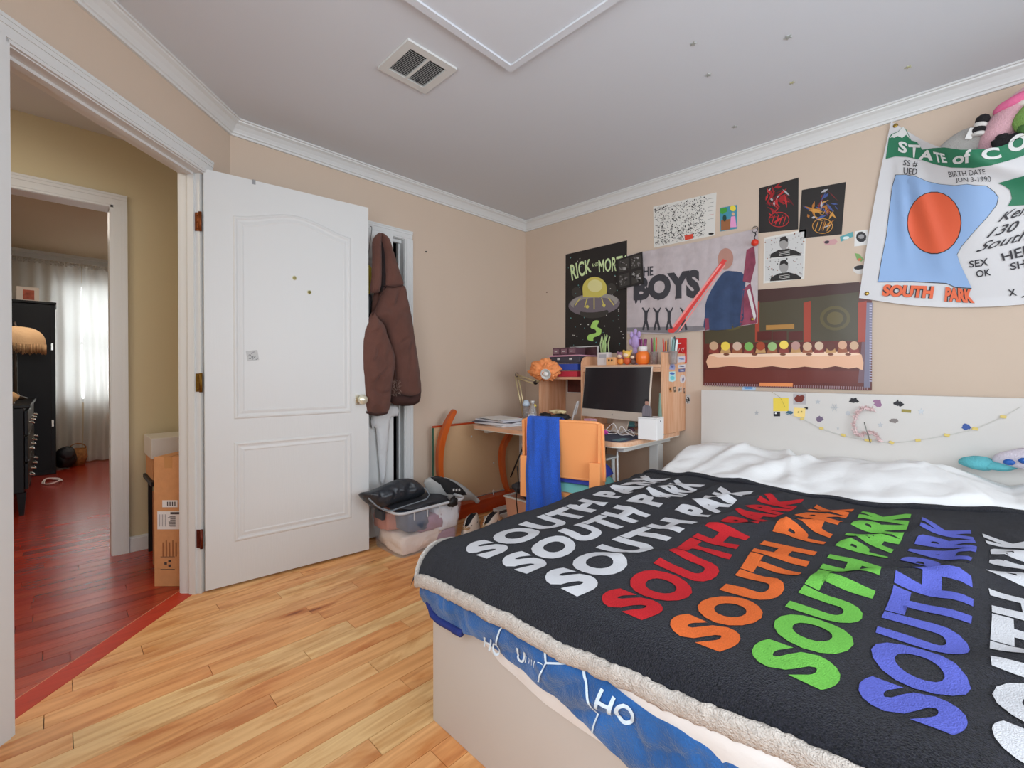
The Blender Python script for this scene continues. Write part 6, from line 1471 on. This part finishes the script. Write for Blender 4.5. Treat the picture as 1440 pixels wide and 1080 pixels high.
# black bag and cord on the base rail
blobs('black_pouch', 'black crumpled pouch under the desk beside the chair leg', 'pouch', [('body', Vector((2.20, 1.98, 0.275)), (0.07, 0.11, 0.045), BLACK, .5), ('flap', Vector((2.16, 2.06, 0.30)), (0.04, 0.05, 0.03), DARK, .5)])
P = [pt(727, 655, x=2.05), pt(729, 680, x=2.05), pt(726, 700, x=2.05), pt(728, 722, x=2.06), pt(728, 722, x=2.06)+Vector((0.01, 0, -0.09)), Vector((2.12, pt(728, 722, x=2.06).y, 0.005))]
MB().tube([catm(P, i/20) for i in range(21)], 0.004, BLACK, 6).build('power_cable', label='thin black cord hanging past the chair to the floor', cat='cord')
P = [pt(737, 625, x=2.3), pt(718, 671, x=2.3)]
MB().tube(P, 0.006, BLACK, 6).blob(P[0]+Vector((0, 0, .0)), (0.02, 0.03, 0.008), METW, sub=2).build('black_rod', label='thin black rod slanting behind the chair', cat='rod')
for px, lab in ((846, 'left'), (853, 'right')):
    P = [pt(px, 622, x=2.32), pt(px-2, 645, x=2.32), pt(px-4, 668, x=2.32)]
    MB().tube([catm(P, i/10) for i in range(11)], 0.003, BLACK, 6).build('desk_cable', label='black cable dangling below the desk, %s one of two' % lab, cat='cable')
# plastic tub with clothes
TUBM = mat('tub_plastic', (226, 228, 234), 0.15, alpha=0.10, spec=0.5)
tx0, tx1, ty0, ty1 = 1.372, 1.792, 2.238, 2.548; TH_ = 0.268; FLR = 0.032
tub = empty('storage_tub', ((tx0+tx1)/2, (ty0+ty1)/2, 0), 0, 'clear plastic storage tub full of folded clothes by the closet', 'storage tub')
def tubf(u, v, ins=0.0):
    # rounded rectangle outline
    P = rrect(tx0-FLR*v+ins, ty0-FLR*v+ins, tx1+FLR*v-ins, ty1+FLR*v-ins, 0.045+0.01*v, 8); K = len(P); f = u*K; i = int(f) % K; j = (i+1) % K; t = f-int(f)
    return (P[i][0]*(1-t)+P[j][0]*t, P[i][1]*(1-t)+P[j][1]*t, 0.004+(TH_-0.004)*v)
A = MB(); A.grid(tubf, 36, 6, TUBM, flip=True); A.grid(lambda u, v: tubf(u, v, 0.003), 36, 6, TUBM)
A.prism(rrect(tx0, ty0, tx1, ty1, 0.045, 8), 0.0005, 0.004, TUBM); A.build('tub_body', tub, world=True)
RIMM = mat('tub_rim', (214, 216, 220), 0.3, alpha=0.75)
A = MB(); A.tube([(x, y, TH_) for x, y in rrect(tx0-FLR-.004, ty0-FLR-.004, tx1+FLR+.004, ty1+FLR+.004, 0.055, 8)], 0.008, RIMM, 8, True); A.build('rim', tub, world=True)
A = MB()
for k in range(4):
    x = tx0+0.07+k*0.09; A.box((x, ty0-FLR*.98, TH_-0.055), (x+0.006, ty0-FLR*.8, TH_-0.01), RIMM)
A.build('ribs', tub, world=True, kind='stuff')
MB().box((tx0-FLR-0.022, 2.35, TH_-0.06), (tx0-FLR-.002, 2.44, TH_-0.01), DARK, 0.004).build('handle', tub, world=True)
def slab(name, lab, c0, c1, top, m, seed, bulge=0.03):
    x0, y0, z0 = c0; x1, y1, z1 = c1; A = MB()
    bm = bmesh.new(); bmesh.ops.create_cube(bm, size=1); bmesh.ops.subdivide_edges(bm, edges=bm.edges[:], cuts=9, use_grid_fill=True)
    for v in bm.verts:
        c = v.co*2; r = max(abs(c.x), abs(c.y), abs(c.z)); l = c.length; c2 = c*(0.75+0.25*r/l*1.2 if l > 0 else 1)
        k = 1+0.10*n3(c.x*1.7+seed, c.y*1.7, c.z*1.7)
        v.co = Vector(((x0+x1)/2+c2.x*(x1-x0)/2*min(k, 1.02), (y0+y1)/2+c2.y*(y1-y0)/2*min(k, 1.02), (z0+z1)/2+c2.z*(z1-z0)/2*k))
    A.bm(bm, m, True); return A.build(name, label=lab, cat='clothing', group='clothes in the clear tub')
mw = mat('clothes_cream', (232, 216, 204), 0.9, bump=0.5, scale=60); mpnk = mat('clothes_mauve', (164, 128, 146), 0.9, bump=0.4, scale=60); mblu = mat('clothes_slate', (80, 92, 112), 0.9, bump=0.3, scale=60); mwh = mat('clothes_white', (218, 220, 226), 0.9, bump=0.4, scale=60); mru = mat('clothes_rust', (188, 118, 98), 0.9, bump=0.4, scale=60)
slab('folded_clothes', 'cream fleece filling the bottom left of the clear tub', (tx0+0.012, ty0+0.004, 0.008), (1.67, ty1-0.03, 0.115), 0, mw, 1)
slab('folded_clothes', 'mauve knit at the bottom right of the clear tub', (1.60, ty0+0.010, 0.008), (tx1-0.012, ty1-0.03, 0.085), 0, mpnk, 2)
slab('folded_clothes', 'white cloth at the right of the clear tub', (1.62, ty0-0.002, 0.088), (tx1+0.005, ty1-0.03, 0.235), 0, mwh, 3)
slab('folded_clothes', 'mauve scarf in the middle of the clear tub', (1.50, ty0-0.004, 0.112), (1.67, ty1-0.06, 0.205), 0, mpnk, 4)
slab('folded_clothes', 'slate blue garment at the top of the clear tub', (tx0+0.045, ty0-0.016, 0.135), (1.56, ty1-0.12, 0.245), 0, mblu, 5)
slab('folded_clothes', 'rust red cloth at the left side of the clear tub', (tx0-0.012, ty1-0.18, 0.125), (tx0+0.14, ty1-0.015, 0.235), 0, mru, 6)
# dark bag and cap on the tub
DB = mat('bag_black_nylon', (44, 48, 54), 0.35, bump=0.5, scale=30, spec=0.5); GRY = mat('cap_grey', (168, 168, 166), 0.8)
def c12(x, y): return (500+x/5.538, 640+y/5.538)
by = 2.30
fr_ = Matrix(((1, 0, 0), (0, 0, 1), (0, 1, 0)))
def xz(px, py, y=by): p = pt(*c12(px, py), y=y); return (p.x, p.z)
out = [xz(*p) for p in smooth_poly([(88, 335), (150, 320), (230, 290), (330, 245), (420, 218), (490, 222), (545, 262), (570, 318), (545, 352), (450, 385), (350, 410), (260, 440), (200, 445), (150, 420), (100, 370)], 3)]
bag = empty('black_bag', (1.5, by, TH_), 0, 'shiny black zipped bag lying on the left of the clear tub', 'bag')
A = MB(); inflate(A, out, lambda u, v: Vector((u, by+0.06+0.25*(v-0.28), v+0.012)), (0, -1, 0.35), 0.085, DB, 0.010, 0.07, 0.8, 0.026, 16, 3, lambda u, v: -0.016*max(0, 1-abs(n3(u*14+v*9, v*26, 2))*4)); A.build('body', bag, world=True)
zp = [xz(*p) for p in ((100, 350), (150, 402), (210, 440), (270, 438), (360, 408), (450, 380), (540, 350), (566, 315), (540, 265))]
A = MB(); A.tube([Vector((x, by-0.02+0.25*(z-0.28), z+0.010)) for x, z in zp], 0.0045, mat('piping_grey', (120, 126, 132), 0.5), 6); A.build('piping', bag, world=True)
cap = empty('grey_black_cap', (1.75, by+.1, TH_), 0, 'grey and black cap lying on the right of the clear tub', 'cap')
out = [xz(*p, y=2.4) for p in smooth_poly([(520, 225), (560, 180), (640, 178), (720, 195), (800, 235), (870, 290), (945, 365), (930, 385), (900, 358), (820, 362), (720, 358), (640, 345), (580, 330)], 3)]
A = MB(); inflate(A, out, lambda u, v: Vector((u, 2.38, v+0.01)), (0, -1, 0.5), 0.05, GRY, 0.012, 0.06, 0.6, 0.005, 20, 6); A.build('crown', cap, world=True)
out = [xz(*p, y=2.33) for p in ((585, 195), (640, 185), (715, 205), (780, 240), (835, 285), (872, 332), (810, 335), (715, 325), (650, 250))]
A = MB(); inflate(A, out, lambda u, v: Vector((u, 2.335, v+0.018)), (0, -1, 0.5), 0.022, mat('cap_black', (36, 36, 38), 0.7), 0.012, 0.03, 0.4, 0.003, 20, 8); A.build('front_panel', cap, world=True)
A = MB()
for k in range(3): x, z = xz(762+k*22, 293, 2.3); A.box((x-.004, 2.298, z+0.010), (x+0.008, 2.302, z+0.026), METW)
A.build('badge', cap, world=True, kind='stuff')
blobs('dark_cloth', 'dark crumpled cloth tucked between the cap and the tub rim', 'cloth', [('body', Vector((1.56, 2.36, TH_+0.004)), (0.20, 0.14, 0.022), DARK, .4), ('corner', Vector((1.72, 2.20, TH_-0.005)), (0.035, 0.012, 0.03), BLACK, .5)])

# sneakers
SW = mat('shoe_cream', (222, 208, 194), 0.6, bump=0.2, scale=120); SB = mat('shoe_black', (34, 32, 36), 0.7); ST = mat('shoe_tan', (176, 140, 100), 0.6)
def shoe(x, y, rz, lab):
    o = empty('sneaker', (x, y, 0), rz, lab, 'shoe', 'pair of cream sneakers with black laces by the tub')
    def foot(t): return 0.036+0.014*math.sin(PI*min(1, t*1.05))+0.006*(t-0.5)
    def sole(u, v):
        a = 2*PI*u; t = (math.cos(a)+1)/2; x_ = -0.135+0.27*t; w_ = math.copysign(abs(math.sin(a))**0.7, math.sin(a))*foot(t)
        z = (0.0, 0.004, 0.026, 0.032)[min(3, int(v*3.001))]; k = (0.92, 1.0, 1.03, 0.97)[min(3, int(v*3.001))]; return (x_*k, w_*k, z)
    A = MB(); A.grid(sole, 40, 3, SW); A.prism([(p[0]*0.95, p[1]*.95) for p in [sole(i/40, 0) for i in range(40)]], 0.0005, 0.031, SW); A.build('sole', o)
    def upper(u, v):
        a = 2*PI*u; t = (math.cos(a)+1)/2; x_ = -0.13+0.255*t; w_ = math.sin(a)*foot(t)*0.95
        top = 0.036+0.030*max(0, 1-t*1.3)**0.6+0.022*math.sin(PI*t); ph = v*PI/2
        return (x_*(1-0.10*v), w_*math.cos(ph*0.72), 0.030+(top)*math.sin(ph))
    A = MB(); A.grid(upper, 40, 10, SW); A.build('upper', o)
    MB().blob((-0.060, 0, 0.088), (0.046, 0.028, 0.014), SB, sub=3).build('collar', o)
    MB().blob((0.02, 0, 0.088), (0.055, 0.020, 0.012), SB, Matrix.Rotation(0.35, 4, 'Y'), sub=3).build('tongue', o)
    for k in range(5): MB().tube([(0.065-k*0.022, -0.03, 0.066+k*0.007), (0.062-k*0.022, 0, 0.088+k*0.0075), (0.065-k*0.022, 0.03, 0.066+k*0.007)], 0.0042, SB, 6).build('lace', o)
    for s in (-1, 1): MB().blob((0.0, s*0.037, 0.060), (0.030, 0.008, 0.018), SB, Matrix.Rotation(0.4, 4, 'Y'), sub=2).blob((-0.085, s*0.034, 0.055), (0.022, 0.008, 0.016), ST, sub=2).build('side_patch', o)
    MB().blob((0.09, 0, 0.058), (0.03, 0.028, 0.012), ST, sub=2).build('toe_cap', o)
shoe(1.935, 2.285, math.radians(-150), 'cream sneaker with black laces, the one nearer the tub'); shoe(2.055, 2.215, math.radians(-158), 'cream sneaker with black laces, the one nearer the bin')
b = pt(705, 738, z=0.0); MB().box((2.14, 2.33, 0), (2.56, 2.39, 0.035), METW, 0.006).box((2.16, 2.345, 0.0352), (2.54, 2.375, 0.042), mat('strip_dark', (70, 66, 66), 0.5)).build('power_strip', label='white power strip on the floor behind the sneakers', cat='power strip')
# ------------------------------------------------------------------ jacket and things at the closet
JK = mat('jacket_brown', (98, 63, 53), 0.85, bump=0.6, scale=260, var=0.16, vscale=7, sheen=0.1); JD = mat('jacket_dark_rib', (62, 38, 33), 0.9, bump=0.6, scale=160); JB = mat('hood_lining', (34, 24, 24), 0.95)
def c5(x, y): return (480+x/3.177, 300+y/3.177)
jy = 2.545
jk = empty('hooded_jacket', (1.53, jy, 0.8), 0, 'faded brown hooded work jacket hanging at the closet door', 'jacket')
def jo(P, y=jy, sm=3):
    P = smooth_poly(P, sm) if sm else P
    return [(pt(*c5(*p), y=y).x, pt(*c5(*p), y=y).z) for p in P]
def jpart(name, P, y, th, m, r=None, wr=0.006, wf=14, seed=0, folds=None, sm=3, step=0.012):
    A = MB(); inflate(A, jo(P, y, sm), lambda u, v: Vector((u, y, v)), (0, -1, 0), th, m, step, r, 0.5, wr, wf, seed, folds); return A.build(name, jk, world=True)
jpart('back_body', [(150, 345), (200, 322), (275, 322), (300, 420), (330, 590), (350, 740), (345, 815), (240, 820), (215, 780), (200, 600), (150, 500), (135, 440)], jy+0.03, 0.035, JK, 0.05, seed=2)
jpart('torso', [(192, 330), (275, 321), (292, 380), (308, 450), (328, 580), (352, 760), (343, 808), (300, 818), (250, 800), (243, 740), (236, 660), (220, 590), (196, 500), (150, 470), (140, 455), (165, 390)], jy-0.02, 0.055, JK, 0.08, 0.022, 9, seed=5, folds=lambda u, v: 0.006*math.sin((u*0.9+v*0.35)*38)-0.018*max(0, 1-abs(n3(u*9-v*3, v*3.2+u*4, 8))*4))
jpart('near_sleeve', [(122, 470), (140, 440), (162, 470), (190, 500), (208, 560), (232, 620), (236, 690), (222, 760), (216, 850), (200, 893), (160, 902), (110, 890), (102, 820), (95, 720), (92, 620), (98, 530)], jy-0.055, 0.058, JK, 0.08, 0.026, 10, seed=9, folds=lambda u, v: 0.006*math.sin((v*0.8-u*0.6)*52)-0.020*max(0, 1-abs(n3(u*8+v*5, v*6-u*9, 4))*4))
jpart('waistband', [(222, 812), (262, 808), (300, 818), (344, 790), (350, 800), (340, 848), (300, 860), (250, 858), (222, 846)], jy-0.015, 0.05, JD, 0.04, 0.002, seed=3, sm=2)
jpart('cuff', [(108, 880), (150, 890), (202, 882), (198, 898), (160, 906), (110, 896)], jy-0.06, 0.05, JD, 0.04, 0.002, seed=3, sm=2)
jpart('hood_side', [(176, 88), (196, 98), (214, 120), (236, 190), (258, 262), (276, 322), (235, 330), (196, 330), (192, 290), (190, 200), (178, 130)], jy-0.03, 0.045, JK, 0.06, 0.014, 12, seed=4, folds=lambda u, v: 0.006*math.sin(u*90+v*12)-0.012*max(0, 1-abs(n3(u*16, v*4, 4))*4))
jpart('hood_front', [(176, 88), (152, 100), (138, 130), (138, 200), (134, 290), (128, 350), (150, 356), (172, 345), (178, 250), (176, 150)], jy-0.045, 0.04, JK, 0.05, 0.006, 12, seed=7)
jpart('hood_opening', [(170, 100), (184, 104), (196, 190), (200, 330), (180, 352), (164, 345), (168, 200)], jy-0.02, 0.03, JB, 0.05, 0.0, seed=7)
A = MB()
for P in ([(192, 322), (235, 330), (276, 322)], [(140, 455), (165, 395), (192, 332)], [(190, 500), (215, 575), (236, 650), (243, 740)]):
    Q = [pt(*c5(*p), y=jy-0.085) for p in P]; A.tube([catm(Q, i/16) for i in range(17)], 0.0035, JD, 6)
A.build('seam', jk, world=True, kind='stuff')
A = MB(); R = random.Random(4)
for i in range(70):
    p = pt(*c5(R.uniform(228, 262), R.uniform(740, 815)), y=jy-0.06); d = Vector((R.uniform(-.012, .012), R.uniform(-.012, 0), R.uniform(-.02, .01)))
    A.tube([p, p+d*.5+Vector((0, -.004, 0)), p+d], 0.0007, mat('fray_thread', (186, 160, 146), 0.9), 3)
A.build('frayed_threads', jk, world=True, kind='stuff')
# white garment, yellow bag, chain at the closet door
A = MB(); ag = [(130, 900), (205, 860), (245, 858), (248, 905), (215, 912), (205, 1000), (198, 1080), (190, 1190), (170, 1200), (150, 960), (135, 965)]
inflate(A, jo(ag, 2.62, 2), lambda u, v: Vector((u, 2.605, v)), (0, -1, 0), 0.02, mat('garment_white', (206, 206, 206), 0.9, bump=0.4, scale=60), 0.014, 0.03, 0.5, 0.01, 14, 3)
A.build('white_garment', label='white garment hanging below the brown jacket at the closet door', cat='garment')
A = MB(); P = jo([(112, 235), (134, 245), (132, 350), (112, 360), (104, 300)], 2.60, 2)
inflate(A, P, lambda u, v: Vector((u, 2.60, v)), (0, -1, 0), 0.02, mat('bag_yellow', (214, 196, 66), 0.6, bump=0.3, scale=60), 0.012, 0.02, 0.5, 0.004, 20, 3)
P = jo([(106, 365), (134, 365), (136, 440), (118, 470), (104, 450)], 2.60, 2); inflate(A, P, lambda u, v: Vector((u, 2.60, v)), (0, -1, 0), 0.02, BLACK, 0.012, 0.02, 0.5, 0.004, 20, 3)
A.build('yellow_bag', label='small yellow and black bag hanging between the white door and the jacket', cat='bag')
P = [pt(*c5(*p), y=2.61) for p in ((128, 60), (136, 62), (133, 100), (124, 160), (120, 200), (124, 238))]
MB().tube([catm(P, i/24) for i in range(25)], 0.0022, mat('chain_grey', (110, 112, 110), 0.4, 0.7), 5).build('hanging_chain', label='thin grey chain hanging from the closet frame above the yellow bag', cat='chain')
# dim clothes inside the closet
for x, c, lab in ((1.60, (70, 70, 72), 'dark grey patterned coat hanging inside the closet'), (1.12, (58, 50, 48), 'dark brown coat hanging deeper in the closet')):
    o = empty('closet_coat', (x, 2.98, 0.35), 0, lab, 'coat')
    A = MB(); inflate(A, smooth_poly([(-0.02, 1.35), (0.10, 1.32), (0.16, 1.1), (0.15, 0.2), (0.0, 0.0), (-0.13, 0.15), (-0.15, 1.1), (-0.10, 1.32)], 3), lambda u, v: Vector((u, 0, v)), (0, -1, 0), 0.06, mat('coat_%d' % c[0], c, 0.9, var=0.4, vscale=30), 0.03, 0.08, 0.6, 0.02, 9, 3); A.build('coat_body', o)
    MB().tube([(0, 0, 1.34), (0, 0, 1.42), (0.02, 0, 1.44), (0.03, 0, 1.42)], 0.003, METW).build('hanger', o)
MB().tube([(0.81, 2.98, 1.78), (1.955, 2.98, 1.78)], 0.014, METW, 10).build('closet_rod', label='white rod across the inside of the closet', cat='rod')

# ------------------------------------------------------------------ hallway
CB = mat('cardboard', (196, 140, 94), 0.8, bump=0.1, scale=90, var=0.05); CBD = mat('cardboard_dark', (150, 100, 66), 0.85); LBL = mat('label_paper', (216, 212, 210), 0.6); KI = mat('label_ink', (66, 58, 58), 0.6)
o = empty('cardboard_box', (0.0, 0.0, 0.0), PI/4, 'tall narrow cardboard carton with white shipping labels standing behind the door jamb', 'box')
FR[o.name] = R45.copy()
o.location = (*D2(2.24, 1.70), 0); FR[o.name] = Matrix.Translation(o.location) @ R45
bx_t0, bx_n0 = 0.0, -0.085
MB().box((0, -0.085, 0), (0.40, 0.062, 0.645), CB, 0.002).build('carton', o)
MB().box((0.0, -0.013, 0.6452), (0.40, -0.009, 0.6458), CBD).box((-0.0006, -0.03, 0.59), (0.0, 0.01, 0.645), mat('packing_tape', (184, 132, 84), 0.3)).build('tape', o)
A = MB().box((-0.0012, -0.07, 0.285), (-0.0004, 0.045, 0.375), LBL).box((-0.0012, -0.055, 0.395), (-0.0004, 0.02, 0.43), LBL); A.build('shipping_label', o)
A = MB(); R = random.Random(3)
for k in range(9): z = 0.30+0.006*k; A.box((-0.0018, -0.045, z), (-0.0013, R.uniform(-.02, -.005), z+0.003), KI)
A.box((-0.0018, -0.065, 0.36), (-0.0013, -0.02, 0.371), KI)
for k in range(5): A.box((-0.0018, 0.004+0.007*k, 0.30), (-0.0013, 0.007+0.007*k, 0.36), mat('label_grey', (150, 146, 148), 0.6))
for k in range(4): A.box((-0.0018, -0.045+0.012*k, 0.402), (-0.0013, -0.040+0.012*k, 0.423), KI)
A.build('label_print', o, kind='stuff')
A = MB()
for k in range(3):
    a = 2*PI*k/3; c = (-0.002, -0.008+0.013*math.cos(a), 0.115+0.013*math.sin(a)); A.box((c[0], c[1]-0.006, c[2]-0.006), (-0.0013, c[1]+0.006, c[2]+0.006), KI)
for k in range(5): A.box((-0.0018, -0.05+0.016*k, 0.15), (-0.0013, -0.044+0.016*k, 0.22+0.01*(k % 2)), mat('cardboard_print', (150, 96, 60), 0.8))
for z in (0.085, 0.147): A.box((-0.0018, -0.04, z), (-0.0013, 0.03, z+0.002), KI)
A.build('recycling_mark', o, kind='stuff')
tb_ = empty('side_table', (0.46, 3.30, 0), 0, 'low black folding table in the hall behind the tall carton', 'table')
MB().box((0.36, 3.12, 0.44), (0.68, 3.44, 0.465), BLACK, 0.003).build('table_top', tb_, world=True)
for x, y in ((0.38, 3.14), (0.64, 3.14), (0.38, 3.40), (0.64, 3.40)): MB().box((x, y, 0), (x+0.02, y+0.02, 0.439), BLACK).build('leg', tb_, world=True)
MB().box((0.372, 3.16, 0.467), (0.66, 3.42, 0.585), CB, 0.002).build('brown_box', label='brown cardboard box on the low black hall table', cat='box')
MB().box((0.365, 3.14, 0.587), (0.67, 3.43, 0.70), mat('carton_white', (206, 200, 190), 0.6), 0.003).build('white_box', label='white cardboard box stacked on the brown one in the hall', cat='box')
MB().box((0.365, 3.02, 0.02), (0.50, 3.11, 0.42), CBD, 0.002).build('flat_carton', label='dark flat carton leaning beside the low black hall table', cat='box')

# ------------------------------------------------------------------ bedroom across the hall
BK = mat('black_lacquer', (7, 7, 8), 0.35, spec=0.3, bump=0.03, scale=12); BK2 = mat('black_side', (13, 13, 15), 0.4, spec=0.3, bump=0.05, scale=20); SIL = mat('silver_pull', (206, 204, 196), 0.25, 0.9)
o = empty('dresser', (-0.42, 5.6, 0), 0, 'black lacquered dresser with silver pulls in the far bedroom', 'dresser')
dx0, dx1, dy0, dy1, dz = -0.72, -0.15, 4.93, 6.25, 0.80
MB().box((dx0, dy0, 0.17), (dx1-0.02, dy1, dz), BK2, 0.004).build('body', o, world=True)
MB().box((dx0-0.01, dy0-0.02, dz+0.001), (dx1+0.015, dy1+0.02, dz+0.025), BK, 0.004).build('top', o, world=True)
for x, y in ((dx0, dy0), (dx1-0.06, dy0), (dx0, dy1-0.05), (dx1-0.06, dy1-0.05)):
    A = MB(); A.add([(x, y, 0.169), (x+0.05, y, 0.169), (x+0.05, y+0.05, 0.169), (x, y+0.05, 0.169), (x+0.012, y+0.012, 0), (x+0.038, y+0.012, 0), (x+0.038, y+0.038, 0), (x+0.012, y+0.038, 0)], [(0, 1, 2, 3), (7, 6, 5, 4), (0, 4, 5, 1), (1, 5, 6, 2), (2, 6, 7, 3), (3, 7, 4, 0)], BK); A.build('leg', o, world=True, fixn=True)
for i, (z0, z1) in enumerate(((0.19, 0.38), (0.395, 0.58), (0.595, 0.78))):
    for k in range(2):
        y0 = dy0+0.02+k*0.645; d_ = MB().box((dx1-0.019, y0, z0), (dx1, y0+0.63, z1), BK, 0.003).build('drawer', o, world=True)
        for q in (0.15, 0.48):
            P = [Vector((dx1, y0+q-0.045, (z0+z1)/2)), Vector((dx1+0.022, y0+q-0.03, (z0+z1)/2-0.008)), Vector((dx1+0.026, y0+q, (z0+z1)/2-0.014)), Vector((dx1+0.022, y0+q+0.03, (z0+z1)/2-0.008)), Vector((dx1, y0+q+0.045, (z0+z1)/2))]
            MB().tube([catm(P, j/10) for j in range(11)], 0.005, SIL, 6).build('pull', d_, world=True)
o = empty('wardrobe', (-0.45, 7.0, 0), 0, 'tall black wardrobe behind the dresser in the far bedroom', 'wardrobe')
MB().box((-0.95, 6.72, 0.0), (-0.004, 7.2, 1.775), BK, 0.004).build('body', o, world=True)
MB().box((-0.97, 6.70, 1.776), (0.006, 7.22, 1.80), BK, 0.003).build('top', o, world=True)
for x0, x1 in ((-0.93, -0.49), (-0.48, -0.035)): MB().box((x0, 6.704, 0.05), (x1, 6.719, 1.75), BK2, 0.002).build('door', o, world=True)
for x in (-0.5,): pass
for z in (0.5, 1.3): MB().box((-0.034, 6.708, z), (-0.02, 6.7195, z+0.07), SIL).build('hinge', o, world=True)
MB().box((-0.28, 6.82, 1.802), (-0.12, 6.84, 1.95), mat('card_cream', (214, 200, 186), 0.6)).box((-0.235, 6.818, 1.82), (-0.155, 6.8199, 1.92), mat('card_red_print', (166, 80, 56), 0.6, var=.4, scale=60)).build('picture_card', label='small cream and red picture card on top of the black wardrobe', cat='card')
lmp = empty('fringed_lamp', (-0.22, 6.0, dz+0.026), 0, 'beige domed lamp shade with fringe above the black dresser', 'lamp')
shm = mat('shade_beige', (214, 174, 130), 0.8, bump=0.3, scale=60); frm = mat('fringe_tan', (176, 138, 98), 0.9)
L0 = Vector((-0.255, 5.95, 0))
MB().lathe([(0.07, dz+.027), (0.075, dz+.04), (0.03, dz+0.06), (0.012, dz+0.09), (0.012, 1.44), (0.02, 1.45), (0.006, 1.52)], (L0.x, L0.y, 0), mat('lamp_bronze', (60, 48, 40), 0.3, 0.6), 16).build('stand', lmp, world=True)
def shade(u, v):
    a = 2*PI*u; sc = 1+0.05*abs(math.sin(a*4)); r = 0.035+0.155*math.sin(PI/2*v)**0.9*sc; z = 1.475-0.15*v**2.1-0.012*v*abs(math.sin(a*4)); return (L0.x+r*math.cos(a), L0.y+r*math.sin(a), z)
MB().grid(shade, 64, 14, shm).build('shade', lmp, world=True)
A = MB()
for i in range(150):
    a = 2*PI*i/150; p = Vector(shade(i/150, 1)); A.tube([p, p+Vector((0, 0, -0.075-0.01*math.sin(i)))], 0.0028, frm if i % 3 else shm, 3)
A.build('fringe', lmp, world=True, kind='stuff')
b = pt(22, 552, y=5.15); MB().blob((-0.27, 5.12, dz+0.075), (0.075, 0.05, 0.045), mat('tan_fuzzy', (206, 164, 116), 0.9), nz=.2).lathe([(0.05, dz+.026), (0.045, dz+0.035), (0.02, dz+0.04)], (-0.27, 5.12, 0), SIL, 14).build('tan_brush', label='round tan brush lying on the near end of the black dresser', cat='brush')
# curtains: two sheer white panels with gathered tops
def sheer():
    m = bpy.data.materials.new('sheer_white'); m.use_nodes = True; n = m.node_tree; L = n.links.new
    for x in list(n.nodes): n.nodes.remove(x)
    o_ = n.nodes.new('ShaderNodeOutputMaterial'); d = n.nodes.new('ShaderNodeBsdfDiffuse'); t = n.nodes.new('ShaderNodeBsdfTranslucent'); mx = n.nodes.new('ShaderNodeMixShader')
    d.inputs[0].default_value = (0.76, 0.74, 0.70, 1); t.inputs[0].default_value = (0.80, 0.79, 0.76, 1); mx.inputs[0].default_value = 0.55
    L(d.outputs[0], mx.inputs[1]); L(t.outputs[0], mx.inputs[2]); L(mx.outputs[0], o_.inputs[0]); return m
SHR = sheer()
def curtain(x0, x1, lab, seed, gather=0.0):
    o = empty('sheer_curtain', ((x0+x1)/2, FY-0.12, 0.0), 0, lab, 'curtain', 'white curtains in the far bedroom')
    def f(u, v):
        z = 0.012+2.295*v; w_ = 1.0-gather*0.35*math.exp(-((v-0.30)/0.22)**2)
        xc = x0 if seed % 2 else x1; x = x0+(x1-x0)*u; x = xc+(x-xc)*w_
        k = 0.25+0.75*(1-v) if v < 0.93 else 0.3
        y = FY-0.12+0.035*k*math.sin(u*(x1-x0)*52+seed+1.5*n3(u*3, v*1.2, seed))+0.02*n3(u*9, v*3, seed)
        if v < 0.06: y -= 0.05*(1-v/0.06)*(0.6+n3(u*7, seed))
        return (x, y, z)
    MB().grid(f, 120, 50, SHR).build('panel', o, world=True)
    MB().grid(lambda u, v: (x0+(x1-x0)*u, FY-0.12+0.016*math.sin(u*(x1-x0)*150+seed), 2.30+0.05*v), 200, 2, SHR).build('gathered_heading', o, world=True)
curtain(-0.98, 0.215, 'white sheer curtain panel behind the black wardrobe, left of the gap', 3, 0.0)
curtain(0.218, 1.30, 'white sheer curtain panel right of the bright gap, reaching the floor', 2, 0.035)
MB().tube([(-1.0, FY-0.12, 2.325), (1.33, FY-0.12, 2.325)], 0.009, METW, 8).build('curtain_rod', label='thin white rod carrying the far bedroom curtains', cat='curtain rod')
o = empty('wicker_basket', (0.17, 7.18, 0), 0, 'small brown basket on the floor at the foot of the curtain', 'basket')
MB().lathe([(0.06, 0.002), (0.085, 0.09), (0.075, 0.19), (0.07, 0.19), (0.078, 0.09), (0.055, 0.01)], (0, 0, 0), mat('wicker', (150, 100, 56), 0.8, var=.4, scale=120), 18).build('weave', o)
MB().tube([(0.07*math.cos(a), 0, 0.19+0.06*math.sin(a)) for a in [PI*i/10 for i in range(11)]], 0.006, mat('wicker', (150, 100, 56)), 6).build('handle', o)
blobs('black_handbag', 'black soft bag on the floor between wardrobe and basket', 'bag', [('body', Vector((0.07, 7.02, 0.12)), (0.09, 0.12, 0.12), BLACK, .25), ('flap', Vector((0.08, 6.93, 0.17)), (0.06, 0.04, 0.06), DARK, .3)])
R = random.Random(2); P = [Vector((-0.03+0.06*math.cos(a)+R.uniform(-.01, .01), 6.2+0.14*math.sin(a), 0.008+0.01*(k % 3))) for k, a in enumerate([k*1.1 for k in range(14)])]
MB().tube([catm(P, i/90) for i in range(91)], 0.005, mat('cable_white', (222, 214, 210), 0.5), 6).build('coiled_cable', label='coiled white cable on the red floor beside the dresser', cat='cable')
